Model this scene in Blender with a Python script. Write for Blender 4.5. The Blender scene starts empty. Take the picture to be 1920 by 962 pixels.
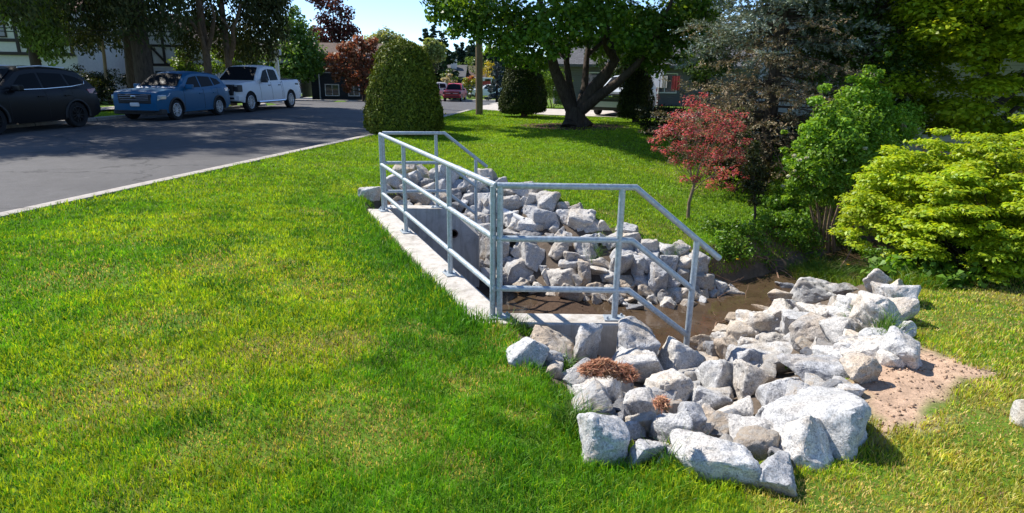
import bpy, bmesh, math, random
import numpy as np
from mathutils import Vector, Matrix, noise as mnoise

rnd = random.Random(11)
rng = np.random.default_rng(5)
scene = bpy.context.scene
COL = scene.collection
PI = math.pi

# ---------------------------------------------------------------- camera
F_PX, IMW, IMH = 1150.0, 1920, 962
TILT = math.atan((481 - 140) / F_PX)
ROLL = math.radians(0.8)
CAM = np.array([0.0, 0.0, 1.65])
_f = np.array([0, math.cos(TILT), -math.sin(TILT)])
_r0 = np.array([1.0, 0, 0])
_u0 = np.cross(_r0, _f)
_R = math.cos(ROLL) * _r0 + math.sin(ROLL) * _u0
_U = -math.sin(ROLL) * _r0 + math.cos(ROLL) * _u0

def ray(px, py):
    return _f + _R * ((px - 960) / F_PX) - _U * ((py - 481) / F_PX)

def on_z(px, py, z):
    d = ray(px, py)
    return CAM + d * ((z - CAM[2]) / d[2])

def at_y(px, py, y):
    d = ray(px, py)
    return CAM + d * (y / d[1])

cam_data = bpy.data.cameras.new('camera')
cam_data.sensor_width = 36.0
cam_data.lens = F_PX / IMW * 36.0
cam_data.clip_start = 0.05
cam_data.clip_end = 4000
cam = bpy.data.objects.new('camera', cam_data)
COL.objects.link(cam)
M = Matrix(((_R[0], _U[0], -_f[0], CAM[0]), (_R[1], _U[1], -_f[1], CAM[1]), (_R[2], _U[2], -_f[2], CAM[2]), (0, 0, 0, 1)))
cam.matrix_world = M
scene.camera = cam

# ---------------------------------------------------------------- tags and objects
def tag(o, label=None, cat=None, group=None, kind=None):
    if label: o['label'] = label
    if cat: o['category'] = cat
    if group: o['group'] = group
    if kind: o['kind'] = kind
    return o

def empty(name, loc=(0, 0, 0), rz=0.0, label=None, cat=None, group=None):
    o = bpy.data.objects.new(name, None)
    o.empty_display_size = 0.2
    o.location = loc
    o.rotation_euler = (0, 0, rz)
    COL.objects.link(o)
    return tag(o, label, cat, group)

def link_mesh(name, me, mat=None, parent=None):
    if mat: me.materials.append(mat)
    o = bpy.data.objects.new(name, me)
    COL.objects.link(o)
    if parent: o.parent = parent
    return o

def mesh_np(name, V, loops, sizes, mat=None, parent=None, col=None, smooth=False):
    """mesh from numpy: V (n,3), flat loop vertex indices, polygon sizes, optional per-vertex colour"""
    me = bpy.data.meshes.new(name)
    V = np.asarray(V, dtype=np.float32)
    loops = np.asarray(loops, dtype=np.int32).ravel()
    sizes = np.asarray(sizes, dtype=np.int32)
    me.vertices.add(len(V)); me.vertices.foreach_set('co', V.ravel())
    me.loops.add(len(loops)); me.loops.foreach_set('vertex_index', loops)
    me.polygons.add(len(sizes))
    st = np.zeros(len(sizes), dtype=np.int32); st[1:] = np.cumsum(sizes)[:-1]
    me.polygons.foreach_set('loop_start', st)
    me.polygons.foreach_set('loop_total', sizes)
    if smooth: me.polygons.foreach_set('use_smooth', np.ones(len(sizes), dtype=bool))
    me.update(calc_edges=True)
    if col is not None:
        a = me.attributes.new('col', 'FLOAT_COLOR', 'POINT')
        c = np.ones((len(V), 4), dtype=np.float32); c[:, :3] = col
        a.data.foreach_set('color', c.ravel())
    return link_mesh(name, me, mat, parent)

class MB:
    """collects polygons, then becomes one mesh object"""
    def __init__(self): self.v = []; self.f = []; self.c = []
    def add(self, verts, faces, col=None):
        b = len(self.v)
        self.v.extend([tuple(p) for p in verts])
        self.f.extend([tuple(b + i for i in f) for f in faces])
        if col is not None: self.c.extend([col] * len(verts))
    def box(self, x0, x1, y0, y1, z0, z1, m=None):
        vs = [Vector((x, y, z)) for x in (x0, x1) for y in (y0, y1) for z in (z0, z1)]
        if m is not None: vs = [m @ p for p in vs]
        self.add(vs, [(0, 1, 3, 2), (4, 6, 7, 5), (0, 4, 5, 1), (2, 3, 7, 6), (0, 2, 6, 4), (1, 5, 7, 3)])
        return self
    def tube(self, pts, radii, n=8, cap=True):
        pts = [Vector(p) for p in pts]
        if not hasattr(radii, '__len__'): radii = [radii] * len(pts)
        rings = []; t0 = None; a = None
        for i, p in enumerate(pts):
            if i == 0: t = pts[1] - p
            elif i == len(pts) - 1: t = p - pts[i - 1]
            else: t = (pts[i + 1] - p).normalized() + (p - pts[i - 1]).normalized()
            if t.length < 1e-9: t = Vector((0, 0, 1))
            t.normalize()
            if a is None:
                a = t.orthogonal().normalized()
            else:
                a = a - t * a.dot(t)
                a = a.normalized() if a.length > 1e-6 else t.orthogonal().normalized()
            b = t.cross(a)
            k = 1.0
            if 0 < i < len(pts) - 1:
                d = max(0.5, t.dot((pts[i + 1] - p).normalized())); k = 1.0
            rings.append([p + (a * math.cos(2 * PI * j / n) + b * math.sin(2 * PI * j / n)) * radii[i] * k for j in range(n)])
        vs = [q for r in rings for q in r]
        fs = []
        for i in range(len(pts) - 1):
            for j in range(n):
                fs.append((i * n + j, i * n + (j + 1) % n, (i + 1) * n + (j + 1) % n, (i + 1) * n + j))
        if cap:
            fs.append(tuple(range(n - 1, -1, -1)))
            fs.append(tuple((len(pts) - 1) * n + j for j in range(n)))
        self.add(vs, fs)
        return self
    def lathe(self, prof, n=24, m=None, close=False):
        """prof: (r, z) list turned about z; m: matrix"""
        vs = []
        for r, z in prof:
            for j in range(n):
                p = Vector((r * math.cos(2 * PI * j / n), r * math.sin(2 * PI * j / n), z))
                vs.append(m @ p if m is not None else p)
        fs = []
        k = len(prof)
        for i in range(k if close else k - 1):
            for j in range(n):
                i2 = (i + 1) % k
                fs.append((i * n + j, i * n + (j + 1) % n, i2 * n + (j + 1) % n, i2 * n + j))
        if not close:
            fs.append(tuple(range(n - 1, -1, -1)))
            fs.append(tuple((k - 1) * n + j for j in range(n)))
        self.add(vs, fs)
        return self
    def prism(self, poly, z0, z1, m=None):
        """polygon in xy extruded along z, or through matrix m"""
        n = len(poly)
        vs = [Vector((p[0], p[1], z0)) for p in poly] + [Vector((p[0], p[1], z1)) for p in poly]
        if m is not None: vs = [m @ p for p in vs]
        fs = [tuple(range(n - 1, -1, -1)), tuple(range(n, 2 * n))]
        fs += [(i, (i + 1) % n, n + (i + 1) % n, n + i) for i in range(n)]
        self.add(vs, fs)
        return self
    def build(self, name, mat=None, parent=None, smooth=False, bevel=0.0, segs=2, angle=0.6, fix=True):
        me = bpy.data.meshes.new(name)
        me.from_pydata(self.v, [], self.f)
        me.update()
        if fix or bevel:
            bm = bmesh.new(); bm.from_mesh(me)
            bmesh.ops.recalc_face_normals(bm, faces=bm.faces)
            if bevel:
                es = [e for e in bm.edges if len(e.link_faces) == 2 and e.calc_face_angle(0) > 0.5]
                bmesh.ops.bevel(bm, geom=es, offset=bevel, segments=segs, profile=0.6, affect='EDGES', clamp_overlap=True)
            bm.to_mesh(me); bm.free()
        if smooth:
            me.polygons.foreach_set('use_smooth', np.ones(len(me.polygons), dtype=bool))
            me.set_sharp_from_angle(angle=angle)
        if self.c and len(self.c) == len(self.v) and not bevel:
            a = me.attributes.new('col', 'FLOAT_COLOR', 'POINT')
            c = np.ones((len(self.v), 4), dtype=np.float32); c[:, :3] = self.c
            a.data.foreach_set('color', c.ravel())
        return link_mesh(name, me, mat, parent)

# ---------------------------------------------------------------- noise in numpy
def hash2(ix, iy, s):
    h = (ix.astype(np.int64) * 374761393 + iy.astype(np.int64) * 668265263 + s * 1442695041) & 0xFFFFFFFF
    h = ((h ^ (h >> 13)) * 1274126177) & 0xFFFFFFFF
    h = h ^ (h >> 16)
    return (h & 0xFFFFFF) / float(0xFFFFFF)

def vnoise(x, y, scale, s=0, octaves=3):
    x = np.asarray(x, float) * scale; y = np.asarray(y, float) * scale
    out = 0; amp = 1; tot = 0
    for o in range(octaves):
        ix = np.floor(x); iy = np.floor(y); fx = x - ix; fy = y - iy
        fx = fx * fx * (3 - 2 * fx); fy = fy * fy * (3 - 2 * fy)
        a = hash2(ix, iy, s + o); b = hash2(ix + 1, iy, s + o); c = hash2(ix, iy + 1, s + o); d = hash2(ix + 1, iy + 1, s + o)
        out = out + amp * ((a * (1 - fx) + b * fx) * (1 - fy) + (c * (1 - fx) + d * fx) * fy)
        tot += amp; amp *= 0.5; x = x * 2.03 + 17.3; y = y * 2.03 + 9.1
    return out / tot

def sstep(a, b, x):
    t = np.clip((np.asarray(x, float) - a) / (b - a), 0, 1)
    return t * t * (3 - 2 * t)

def in_poly(x, y, P):
    x = np.asarray(x, float); y = np.asarray(y, float)
    r = np.zeros(x.shape, bool)
    n = len(P)
    for i in range(n):
        x1, y1 = P[i]; x2, y2 = P[(i + 1) % n]
        c = ((y1 > y) != (y2 > y))
        xi = (x2 - x1) * (y - y1) / ((y2 - y1) if abs(y2 - y1) > 1e-12 else 1e-12) + x1
        r ^= c & (x < xi)
    return r

def dist_line(x, y, P, closed=False):
    x = np.asarray(x, float); y = np.asarray(y, float)
    best = np.full(x.shape, 1e9)
    n = len(P)
    for i in range(n if closed else n - 1):
        x1, y1 = P[i]; x2, y2 = P[(i + 1) % n]
        dx, dy = x2 - x1, y2 - y1
        t = np.clip(((x - x1) * dx + (y - y1) * dy) / (dx * dx + dy * dy + 1e-12), 0, 1)
        best = np.minimum(best, np.hypot(x - x1 - t * dx, y - y1 - t * dy))
    return best

# ---------------------------------------------------------------- materials
MATS = {}
def nodes_of(name):
    m = bpy.data.materials.new(name); m.use_nodes = True
    nt = m.node_tree; nt.nodes.clear()
    out = nt.nodes.new('ShaderNodeOutputMaterial')
    MATS[name] = m
    return m, nt, out

def N(nt, kind, **kw):
    n = nt.nodes.new(kind)
    for k, v in kw.items():
        if k in n.inputs.keys() if isinstance(k, str) else False: n.inputs[k].default_value = v
        else: setattr(n, k, v)
    return n

def L(nt, a, b): nt.links.new(a, b)

def ramp(nt, fac, stops):
    r = nt.nodes.new('ShaderNodeValToRGB')
    e = r.color_ramp.elements
    while len(e) < len(stops): e.new(0.5)
    for i, (p, c) in enumerate(stops):
        e[i].position = p
        e[i].color = (c, c, c, 1) if not hasattr(c, '__len__') else (c[0], c[1], c[2], 1)
    L(nt, fac, r.inputs[0])
    return r.outputs[0]

def noise_tex(nt, scale, detail=4, rough=0.55, coord=None, dist=0.0):
    t = nt.nodes.new('ShaderNodeTexNoise')
    t.inputs['Scale'].default_value = scale; t.inputs['Detail'].default_value = detail
    t.inputs['Roughness'].default_value = rough; t.inputs['Distortion'].default_value = dist
    if coord is not None: L(nt, coord, t.inputs['Vector'])
    return t

def mixc(nt, fac, a, b, mode='MIX'):
    m = nt.nodes.new('ShaderNodeMix'); m.data_type = 'RGBA'; m.blend_type = mode
    for sock, val in ((m.inputs[0], fac), (m.inputs[6], a), (m.inputs[7], b)):
        if hasattr(val, 'is_linked'): L(nt, val, sock)
        elif hasattr(val, '__len__'): sock.default_value = (val[0], val[1], val[2], 1)
        else: sock.default_value = val
    return m.outputs[2]

def mat_plain(name, col, rough=0.6, metal=0.0, spec=0.5, coat=0.0, var=0.0, vscale=8.0, bump=0.0, bscale=60.0, dirt=None):
    """principled surface with optional noise variation of its colour, roughness and relief"""
    if name in MATS: return MATS[name]
    m, nt, out = nodes_of(name)
    p = nt.nodes.new('ShaderNodeBsdfPrincipled')
    p.inputs['Base Color'].default_value = (*col, 1); p.inputs['Roughness'].default_value = rough
    p.inputs['Metallic'].default_value = metal; p.inputs['Specular IOR Level'].default_value = spec
    if coat: p.inputs['Coat Weight'].default_value = coat; p.inputs['Coat Roughness'].default_value = 0.03
    tc = nt.nodes.new('ShaderNodeTexCoord')
    if var:
        t = noise_tex(nt, vscale, 5, 0.6, tc.outputs['Object'])
        dark = tuple(c * (1 - var) for c in col); lite = tuple(min(1, c * (1 + var)) for c in col)
        L(nt, ramp(nt, t.outputs[0], [(0.3, dark), (0.7, lite)]), p.inputs['Base Color'])
        L(nt, ramp(nt, t.outputs[0], [(0.3, max(0, rough - 0.1)), (0.7, min(1, rough + 0.1))]), p.inputs['Roughness'])
    if bump:
        t2 = noise_tex(nt, bscale, 6, 0.65, tc.outputs['Object'])
        b = nt.nodes.new('ShaderNodeBump'); b.inputs['Strength'].default_value = bump; b.inputs['Distance'].default_value = 0.02
        L(nt, t2.outputs[0], b.inputs['Height']); L(nt, b.outputs[0], p.inputs['Normal'])
    L(nt, p.outputs[0], out.inputs[0])
    return m

def mat_leaf(name, trans=0.35, rough=0.5, spec=0.35, tint=(1.0, 1.0, 1.0), tcol=(1.25, 1.15, 0.5)):
    """foliage: colour of each leaf from the mesh attribute, part of the light passes through"""
    if name in MATS: return MATS[name]
    m, nt, out = nodes_of(name)
    a = nt.nodes.new('ShaderNodeAttribute'); a.attribute_name = 'col'
    p = nt.nodes.new('ShaderNodeBsdfPrincipled'); p.inputs['Roughness'].default_value = rough
    p.inputs['Specular IOR Level'].default_value = spec
    c0 = mixc(nt, 1.0, a.outputs['Color'], tint, 'MULTIPLY')
    L(nt, c0, p.inputs['Base Color'])
    t = nt.nodes.new('ShaderNodeBsdfTranslucent')
    L(nt, mixc(nt, 1.0, c0, tcol, 'MULTIPLY'), t.inputs['Color'])
    mx = nt.nodes.new('ShaderNodeMixShader'); mx.inputs[0].default_value = trans
    L(nt, p.outputs[0], mx.inputs[1]); L(nt, t.outputs[0], mx.inputs[2])
    L(nt, mx.outputs[0], out.inputs[0])
    return m

def mat_bark(name, c1, c2, scale=14.0, bump=0.6):
    if name in MATS: return MATS[name]
    m, nt, out = nodes_of(name)
    p = nt.nodes.new('ShaderNodeBsdfPrincipled'); p.inputs['Roughness'].default_value = 0.9; p.inputs['Specular IOR Level'].default_value = 0.2
    tc = nt.nodes.new('ShaderNodeTexCoord')
    mp = nt.nodes.new('ShaderNodeMapping'); mp.inputs['Scale'].default_value = (1, 1, 0.22)
    L(nt, tc.outputs['Object'], mp.inputs['Vector'])
    t = noise_tex(nt, scale, 6, 0.7, mp.outputs[0], 0.4)
    L(nt, ramp(nt, t.outputs[0], [(0.3, c1), (0.72, c2)]), p.inputs['Base Color'])
    b = nt.nodes.new('ShaderNodeBump'); b.inputs['Strength'].default_value = bump; b.inputs['Distance'].default_value = 0.03
    L(nt, t.outputs[0], b.inputs['Height']); L(nt, b.outputs[0], p.inputs['Normal'])
    L(nt, p.outputs[0], out.inputs[0])
    return m

# ---------------------------------------------------------------- foliage builders
def unit(n):
    v = rng.normal(size=(n, 3)); return v / np.linalg.norm(v, axis=1, keepdims=True)

def leaf_quads(C, Nrm, size, col, aspect=0.55, fold=0.15, droop=None):
    """diamond leaves: centres C, normals Nrm, sizes (n,), colours (n,3)"""
    n = len(C)
    size = np.broadcast_to(np.asarray(size, float), (n,))
    t = np.cross(Nrm, unit(n)); t /= np.linalg.norm(t, axis=1, keepdims=True) + 1e-9
    if droop is not None:
        t = t + np.asarray(droop); t /= np.linalg.norm(t, axis=1, keepdims=True) + 1e-9
    b = np.cross(Nrm, t); b /= np.linalg.norm(b, axis=1, keepdims=True) + 1e-9
    s = size[:, None]
    V = np.empty((n, 4, 3))
    V[:, 0] = C - t * s * 0.5
    V[:, 1] = C + b * s * 0.5 * aspect + Nrm * s * fold
    V[:, 2] = C + t * s * 0.5
    V[:, 3] = C - b * s * 0.5 * aspect + Nrm * s * fold
    return V.reshape(-1, 3), np.repeat(col, 4, axis=0)

def build_quads(name, V, col, mat, parent=None):
    n = len(V) // 4
    return mesh_np(name, V, np.arange(4 * n), np.full(n, 4), mat, parent, col)

def clump_leaves(clumps, per_m2, size, palette, shell=0.55, up=0.35, aspect=0.6, jit=0.22, size_var=0.35, clump_tint=0.18, flat=False, droop=None, total=None):
    """leaves for a list of (centre, radii): more near each clump's skin; returns V, col"""
    Cs, Ns, Ss, Ks = [], [], [], []
    palette = np.asarray(palette, float)
    areas = [4 * PI * ((r[0] * r[1] + r[0] * r[2] + r[1] * r[2]) / 3) for c, r in clumps]
    k = per_m2 if total is None else total / sum(areas)
    for (c, r), A in zip(clumps, areas):
        n = max(8, int(A * k))
        u = unit(n)
        rad = (shell + (1 - shell) * rng.random(n)) ** 1.0
        rad = np.where(rng.random(n) < 0.75, rad, rng.random(n) ** 0.5)
        rad = rad * (0.86 + 0.28 * rng.random(n))
        P = np.asarray(c) + u * rad[:, None] * np.asarray(r)
        nr = u * 0.6 + unit(n) * 0.8
        nr[:, 2] += up
        if flat: nr[:, 2] += 0.9
        nr /= np.linalg.norm(nr, axis=1, keepdims=True)
        w = rng.random((n, len(palette))) ** 3
        w /= w.sum(axis=1, keepdims=True)
        cc = w @ palette
        cc = cc * (1 + (rng.random((n, 1)) - 0.5) * 2 * jit) * (1 + (rng.random() - 0.5) * 2 * clump_tint)
        Cs.append(P); Ns.append(nr); Ks.append(cc)
        Ss.append(size * (1 + (rng.random(n) - 0.5) * 2 * size_var))
    return leaf_quads(np.concatenate(Cs), np.concatenate(Ns), np.concatenate(Ss), np.clip(np.concatenate(Ks), 0, 1), aspect, droop=droop)

def wobble_path(a, b, n=6, amp=0.1, seed=0, sag=0.0):
    r = random.Random(seed)
    a = Vector(a); b = Vector(b); out = []
    for i in range(n + 1):
        t = i / n
        p = a.lerp(b, t)
        k = math.sin(PI * t)
        p += Vector((r.uniform(-1, 1), r.uniform(-1, 1), r.uniform(-0.5, 0.5))) * amp * k
        p.z -= sag * k
        out.append(p)
    return out

def taper(r0, r1, n): return [r0 + (r1 - r0) * i / n for i in range(n + 1)]
# ================================================================ light and sky
SUN_AZ = Vector((0.82, -0.57, 0)).normalized()      # where the light travels, seen from above
SUN_EL = math.radians(49)
sd = bpy.data.lights.new('sun', 'SUN'); sd.energy = 4.6; sd.angle = math.radians(0.55); sd.color = (1.0, 0.95, 0.87)
sun = bpy.data.objects.new('sun', sd); COL.objects.link(sun)
sun.location = (-20, 20, 30)
sun.rotation_euler = Vector((SUN_AZ.x * math.cos(SUN_EL), SUN_AZ.y * math.cos(SUN_EL), -math.sin(SUN_EL))).to_track_quat('-Z', 'Y').to_euler()
w = bpy.data.worlds.new('World'); scene.world = w; w.use_nodes = True
wn = w.node_tree; wn.nodes.clear()
wo = wn.nodes.new('ShaderNodeOutputWorld'); bg = wn.nodes.new('ShaderNodeBackground')
sk = wn.nodes.new('ShaderNodeTexSky'); sk.sky_type = 'NISHITA'; sk.sun_disc = False
sk.sun_elevation = SUN_EL; sk.sun_rotation = math.atan2(-SUN_AZ.x, -SUN_AZ.y)
sk.air_density = 0.75; sk.dust_density = 0.0; sk.ozone_density = 4.0; sk.altitude = 1500
bg.inputs[1].default_value = 0.15
L(wn, sk.outputs[0], bg.inputs[0]); L(wn, bg.outputs[0], wo.inputs[0])
vs = scene.view_settings
vs.view_transform = 'Standard'; vs.look = 'None'; vs.exposure = 0.66; vs.gamma = 1.0; vs.use_curve_mapping = False
cy = scene.cycles
cy.use_denoising = True
try: cy.denoiser = 'OPENIMAGEDENOISE'; cy.denoising_input_passes = 'RGB_ALBEDO_NORMAL'
except Exception: pass
cy.max_bounces = 6; cy.diffuse_bounces = 3; cy.glossy_bounces = 3; cy.transmission_bounces = 4; cy.transparent_max_bounces = 4
cy.caustics_reflective = False; cy.caustics_refractive = False
cy.sample_clamp_indirect = 6.0

# ================================================================ the lie of the land
def drop(y): return -1.3 * sstep(32, 76, y)

RY = np.array([-14, 0, 7.0, 9.94, 16.96, 26.1, 34, 42, 55, 75, 200.0])
RX = np.array([-10.2, -7.4, -6.0, -5.42, -4.05, -2.75, -1.7, -1.2, -1.0, -1.0, -1.0])
RW = np.array([11.0, 11.0, 11.0, 11, 11.0, 11.0, 11.0, 10.2, 8.5, 7.6, 7.6])
def road_r(y): return np.interp(y, RY, RX)
def road_l(y): return np.interp(y, RY, RX - RW)
ROAD_END = 73.0
SIDE0, SIDE1 = 34.5, 42.5          # the side street
P_IN = [(0.10, 4.86), (-0.3, 5.6), (-1.56, 8.45), (-0.9, 8.75), (-0.35, 8.75), (0.7, 8.35), (1.8, 8.0), (2.85, 8.3), (3.6, 9.1), (4.6, 9.75), (6.5, 11.2), (10, 13.6),
        (10.4, 12.8), (7, 10.4), (5.2, 9.2), (4.2, 8.45), (3.1, 7.5), (2.2, 6.35), (1.75, 5.6), (1.45, 4.9), (1.0, 4.80)]
P_OUT = [(-0.30, 4.45), (-0.75, 5.4), (-1.45, 7.0), (-2.12, 8.6), (-2.3, 9.3), (-1.9, 10.6), (-0.9, 11.2), (0.4, 10.7), (1.1, 9.95), (1.9, 9.2), (2.8, 9.15), (3.5, 9.75),
         (4.4, 10.5), (6.3, 12.2), (9.8, 14.6), (11, 12.4), (7.5, 9.2), (5.3, 7.6), (4.0, 6.0), (3.3, 4.95), (2.6, 4.1), (2.0, 3.2), (1.8, 2.7), (1.1, 2.35), (0.42, 2.55), (0.3, 3.0), (0.05, 3.75), (-0.1, 4.42)]
P_IN2 = [(2.25, 6.2), (2.4, 6.6), (3.1, 7.5), (4.2, 8.45), (4.2, 9.0), (2.6, 8.0), (2.2, 7.0)]
BED = -1.42
CTRL = np.array([(0, 0, 0), (-3, 2, 0.0), (-6.5, 3, 0), (3, 1, 0), (-0.3, 4.4, -.22), (-2.1, 8.8, -.26), (-1.2, 6.6, -.25), (-1.5, 4.3, -.04), (-2.6, 7, -.07), (-3.8, 10, -.06), (-5.6, 8, 0), (-4.2, 15, 0),
    (-2.4, 13, -.14), (-1.9, 10.6, -.2), (0.4, 10.8, -.26), (1.1, 10, -.48), (1.9, 9.2, -.72), (2.8, 9.1, -.93), (3.6, 9.7, -.95), (5, 10.8, -.9), (2, 13.5, -.22), (2, 21.5, 0.0), (-1, 18, -.03),
    (6, 15, -.35), (10, 20, 0), (-1.5, 27, 0), (0.3, 3, -.1), (1.06, 2.3, -.07), (1.9, 2.9, -.1), (2.6, 4, -.12), (3.3, 4.9, -.17), (4.2, 6.1, -.3), (5.5, 7.7, -.5), (8, 9.4, -.7),
    (6, 4, -.05), (10, 5, 0), (4.3, 2.5, -.02), (9, 14.5, -.6), (-3, -3, 0), (3, -3, 0), (0, -8, 0), (9, -3, 0), (14, 10, -.1), (14, 16, -.1), (6, 26, 0), (14, 26, 0), (-1, 34, 0), (-9, 8, 0), (-9, 20, 0), (-8, -3, 0)] +
    [(40 * math.cos(a), 14 + 40 * math.sin(a), 0) for a in np.linspace(0, 2 * PI, 13)[:-1]], float)
def _tps(r): return np.where(r > 1e-9, r * r * np.log(np.maximum(r, 1e-9)), 0.0)
_n = len(CTRL)
_K = _tps(np.hypot(CTRL[:, None, 0] - CTRL[None, :, 0], CTRL[:, None, 1] - CTRL[None, :, 1])) + np.eye(_n) * 0.3
_P = np.c_[np.ones(_n), CTRL[:, :2]]
_A = np.block([[_K, _P], [_P.T, np.zeros((3, 3))]])
_W = np.linalg.solve(_A, np.r_[CTRL[:, 2], 0, 0, 0])
def lawn_h(x, y):
    x = np.asarray(x, float); y = np.asarray(y, float)
    out = _W[_n] + _W[_n + 1] * x + _W[_n + 2] * y
    for i in range(_n): out = out + _W[i] * _tps(np.hypot(x - CTRL[i, 0], y - CTRL[i, 1]))
    far = np.hypot(x, y - 14)
    return out * (1 - sstep(22, 38, far))

def road_dist(x, y):
    """metres outside the carriageway (negative inside); the main road and the side street"""
    x = np.asarray(x, float); y = np.asarray(y, float)
    d = np.maximum(x - road_r(y), road_l(y) - x)
    d = np.where(y > ROAD_END, np.maximum(d, y - ROAD_END), d)
    s = np.maximum(np.maximum(SIDE0 - y, y - SIDE1), x - road_l(y))
    c = np.maximum(np.maximum(65.0 - y, y - ROAD_END), x - road_r(y))     # the far end turns off to the left
    return np.minimum(np.minimum(d, s), c)

DRIVE = [(-1.9, 32.9), (-1.5, 30.2), (-0.2, 28.6), (1.5, 26.6), (4.5, 25.6), (14, 25.2), (14, 30), (4.5, 30.5), (1.5, 31.5), (-0.6, 35.5), (-1.1, 37.2)]
DIRT = [tuple(on_z(px, py, -0.1)[:2]) for px, py in ((1590, 745), (1575, 660), (1610, 625), (1700, 622), (1740, 655), (1810, 690), (1872, 708), (1850, 722), (1790, 735), (1765, 775), (1735, 808), (1690, 822), (1650, 822), (1625, 790))]
MULCH_C = (2.05, 21.2)
def ground_h(x, y):
    x = np.asarray(x, float); y = np.asarray(y, float)
    rd = road_dist(x, y)
    base = lawn_h(x, y) * sstep(0.3, 1.6, rd)
    base = base + (vnoise(x, y, 0.9, 3, 3) - 0.5) * 0.05 * sstep(0.5, 2.5, rd)
    inn = in_poly(x, y, P_IN) & ((y > 4.6) | (x > 1.6)); out = in_poly(x, y, P_OUT)
    di = np.where(inn, 0, dist_line(x, y, P_IN, True))
    kb = np.maximum(sstep(4.50, 4.66, y), sstep(1.62, 2.5, x))          # the fill behind the near wing wall
    di = di * kb + dist_line(x, y, P_IN2, True) * (1 - kb); do = np.where(out, dist_line(x, y, P_OUT, True), 0)
    t = np.where(out, do / (di + do + 1e-6), 0.0)
    t = np.where(inn, 1.0, t)
    t = t * t * (3 - 2 * t) * 0.35 + t * 0.65
    bed = BED + (vnoise(x, y, 1.3, 9, 3) - 0.5) * 0.16 - 0.12 * sstep(0.7, 2.0, x)
    z = base * (1 - t) + bed * t
    z = z + np.where((t > 0.02) & (t < 0.98), (vnoise(x, y, 3.0, 21, 2) - 0.5) * 0.10, 0)
    sandy = in_poly(x, y, DIRT)
    z = z + np.where(sandy, (vnoise(x, y, 7, 171, 4) - 0.5) * 0.05, 0)
    z = z + drop(y)
    return np.where(rd < 0.27, drop(y) - 0.16, z)

def hz(x, y): return float(ground_h(np.array([x]), np.array([y]))[0])

def hit(px, py, lift=0.0):
    """where the view through a pixel of the photograph meets the ground raised by lift"""
    d = ray(px, py)
    t = np.linspace(1.2, 60, 2400)
    P = CAM[None, :] + d[None, :] * t[:, None]
    below = P[:, 2] < ground_h(P[:, 0], P[:, 1]) + lift
    i = int(np.argmax(below)) if below.any() else len(t) - 1
    p = P[i]
    return np.array([p[0], p[1], p[2]])

def axis(parts):
    out = [parts[0][0]]
    for a, b, s in parts:
        n = max(1, int(round((b - a) / s)))
        out.extend(list(np.linspace(a, b, n + 1)[1:]))
    return np.array(out)
GX = axis([(-1500, -300, 200), (-300, -80, 20), (-80, -24, 4), (-24, -17, 0.5), (-17, -11, 0.3), (-11, -7.5, 0.25), (-7.5, -3.5, 0.12), (-3.5, 6.2, 0.085), (6.2, 12, 0.25), (12, 30, 1.5), (30, 100, 8), (100, 300, 20), (300, 1500, 200)])
GY = axis([(-400, -40, 60), (-40, -8, 4), (-8, 0, 0.4), (0, 13, 0.085), (13, 22, 0.2), (22, 46, 0.35), (46, 80, 0.7), (80, 160, 5), (160, 400, 20), (400, 2600, 200)])
gx, gy = np.meshgrid(GX, GY)
gz = ground_h(gx.ravel(), gy.ravel()).reshape(gx.shape)
nx, ny = len(GX), len(GY)
ii = (np.arange(ny - 1)[:, None] * nx + np.arange(nx - 1)[None, :]).ravel()
quads = np.stack([ii, ii + 1, ii + 1 + nx, ii + nx], axis=1)
X, Y = gx.ravel(), gy.ravel()
inn = in_poly(X, Y, P_IN); outp = in_poly(X, Y, P_OUT)
green = np.array([0.10, 0.18, 0.016]); soil = np.array([0.20, 0.135, 0.085]); mud = np.array([0.085, 0.054, 0.036]); sand = np.array([0.50, 0.345, 0.24]); bark = np.array([0.085, 0.045, 0.03]); rubble = np.array([0.135, 0.105, 0.08])
straw = np.array([0.21, 0.16, 0.06])
pn = vnoise(X, Y, 1.1, 40, 4)
gcol = green[None, :] * (0.75 + 0.5 * vnoise(X, Y, 2.2, 50, 3))[:, None]
k = sstep(0.55, 0.75, pn)[:, None] * 0.6
gcol = gcol * (1 - k) + straw * k
dd = dist_line(X, Y, P_OUT, True)
k = (sstep(-0.05, 0.12, np.where(outp, dd, -dd)))[:, None]
gcol = gcol * (1 - k) + rubble * k
farbank = outp & ~inn & ((Y > X * 0.75 + 6.65) & (X > 2.6))
eros = np.array([0.19, 0.125, 0.075])
gcol[farbank] = eros * (0.7 + 0.6 * vnoise(X[farbank], Y[farbank], 4, 61, 3))[:, None]
k = sstep(-0.05, 0.1, np.where(inn, dist_line(X, Y, P_IN, True), -dist_line(X, Y, P_IN, True)))[:, None]
gcol = gcol * (1 - k) + mud * k
dj = dist_line(X, Y, DIRT, True); ind = in_poly(X, Y, DIRT)
k = sstep(-0.06, 0.08, np.where(ind, dj, -dj) + (vnoise(X, Y, 7, 77, 4) - 0.5) * 0.30)[:, None]
gcol_sand = sand * (0.82 + 0.32 * vnoise(X, Y, 5.0, 171, 4))[:, None]
gcol = gcol * (1 - k) + gcol_sand * k
dm = np.hypot((X - MULCH_C[0]) / 1.25, Y - MULCH_C[1])
k = (1 - sstep(1.2, 1.9, dm + (vnoise(X, Y, 2, 88, 3) - 0.5)))[:, None]
gcol = gcol * (1 - k) + bark * k

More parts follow.
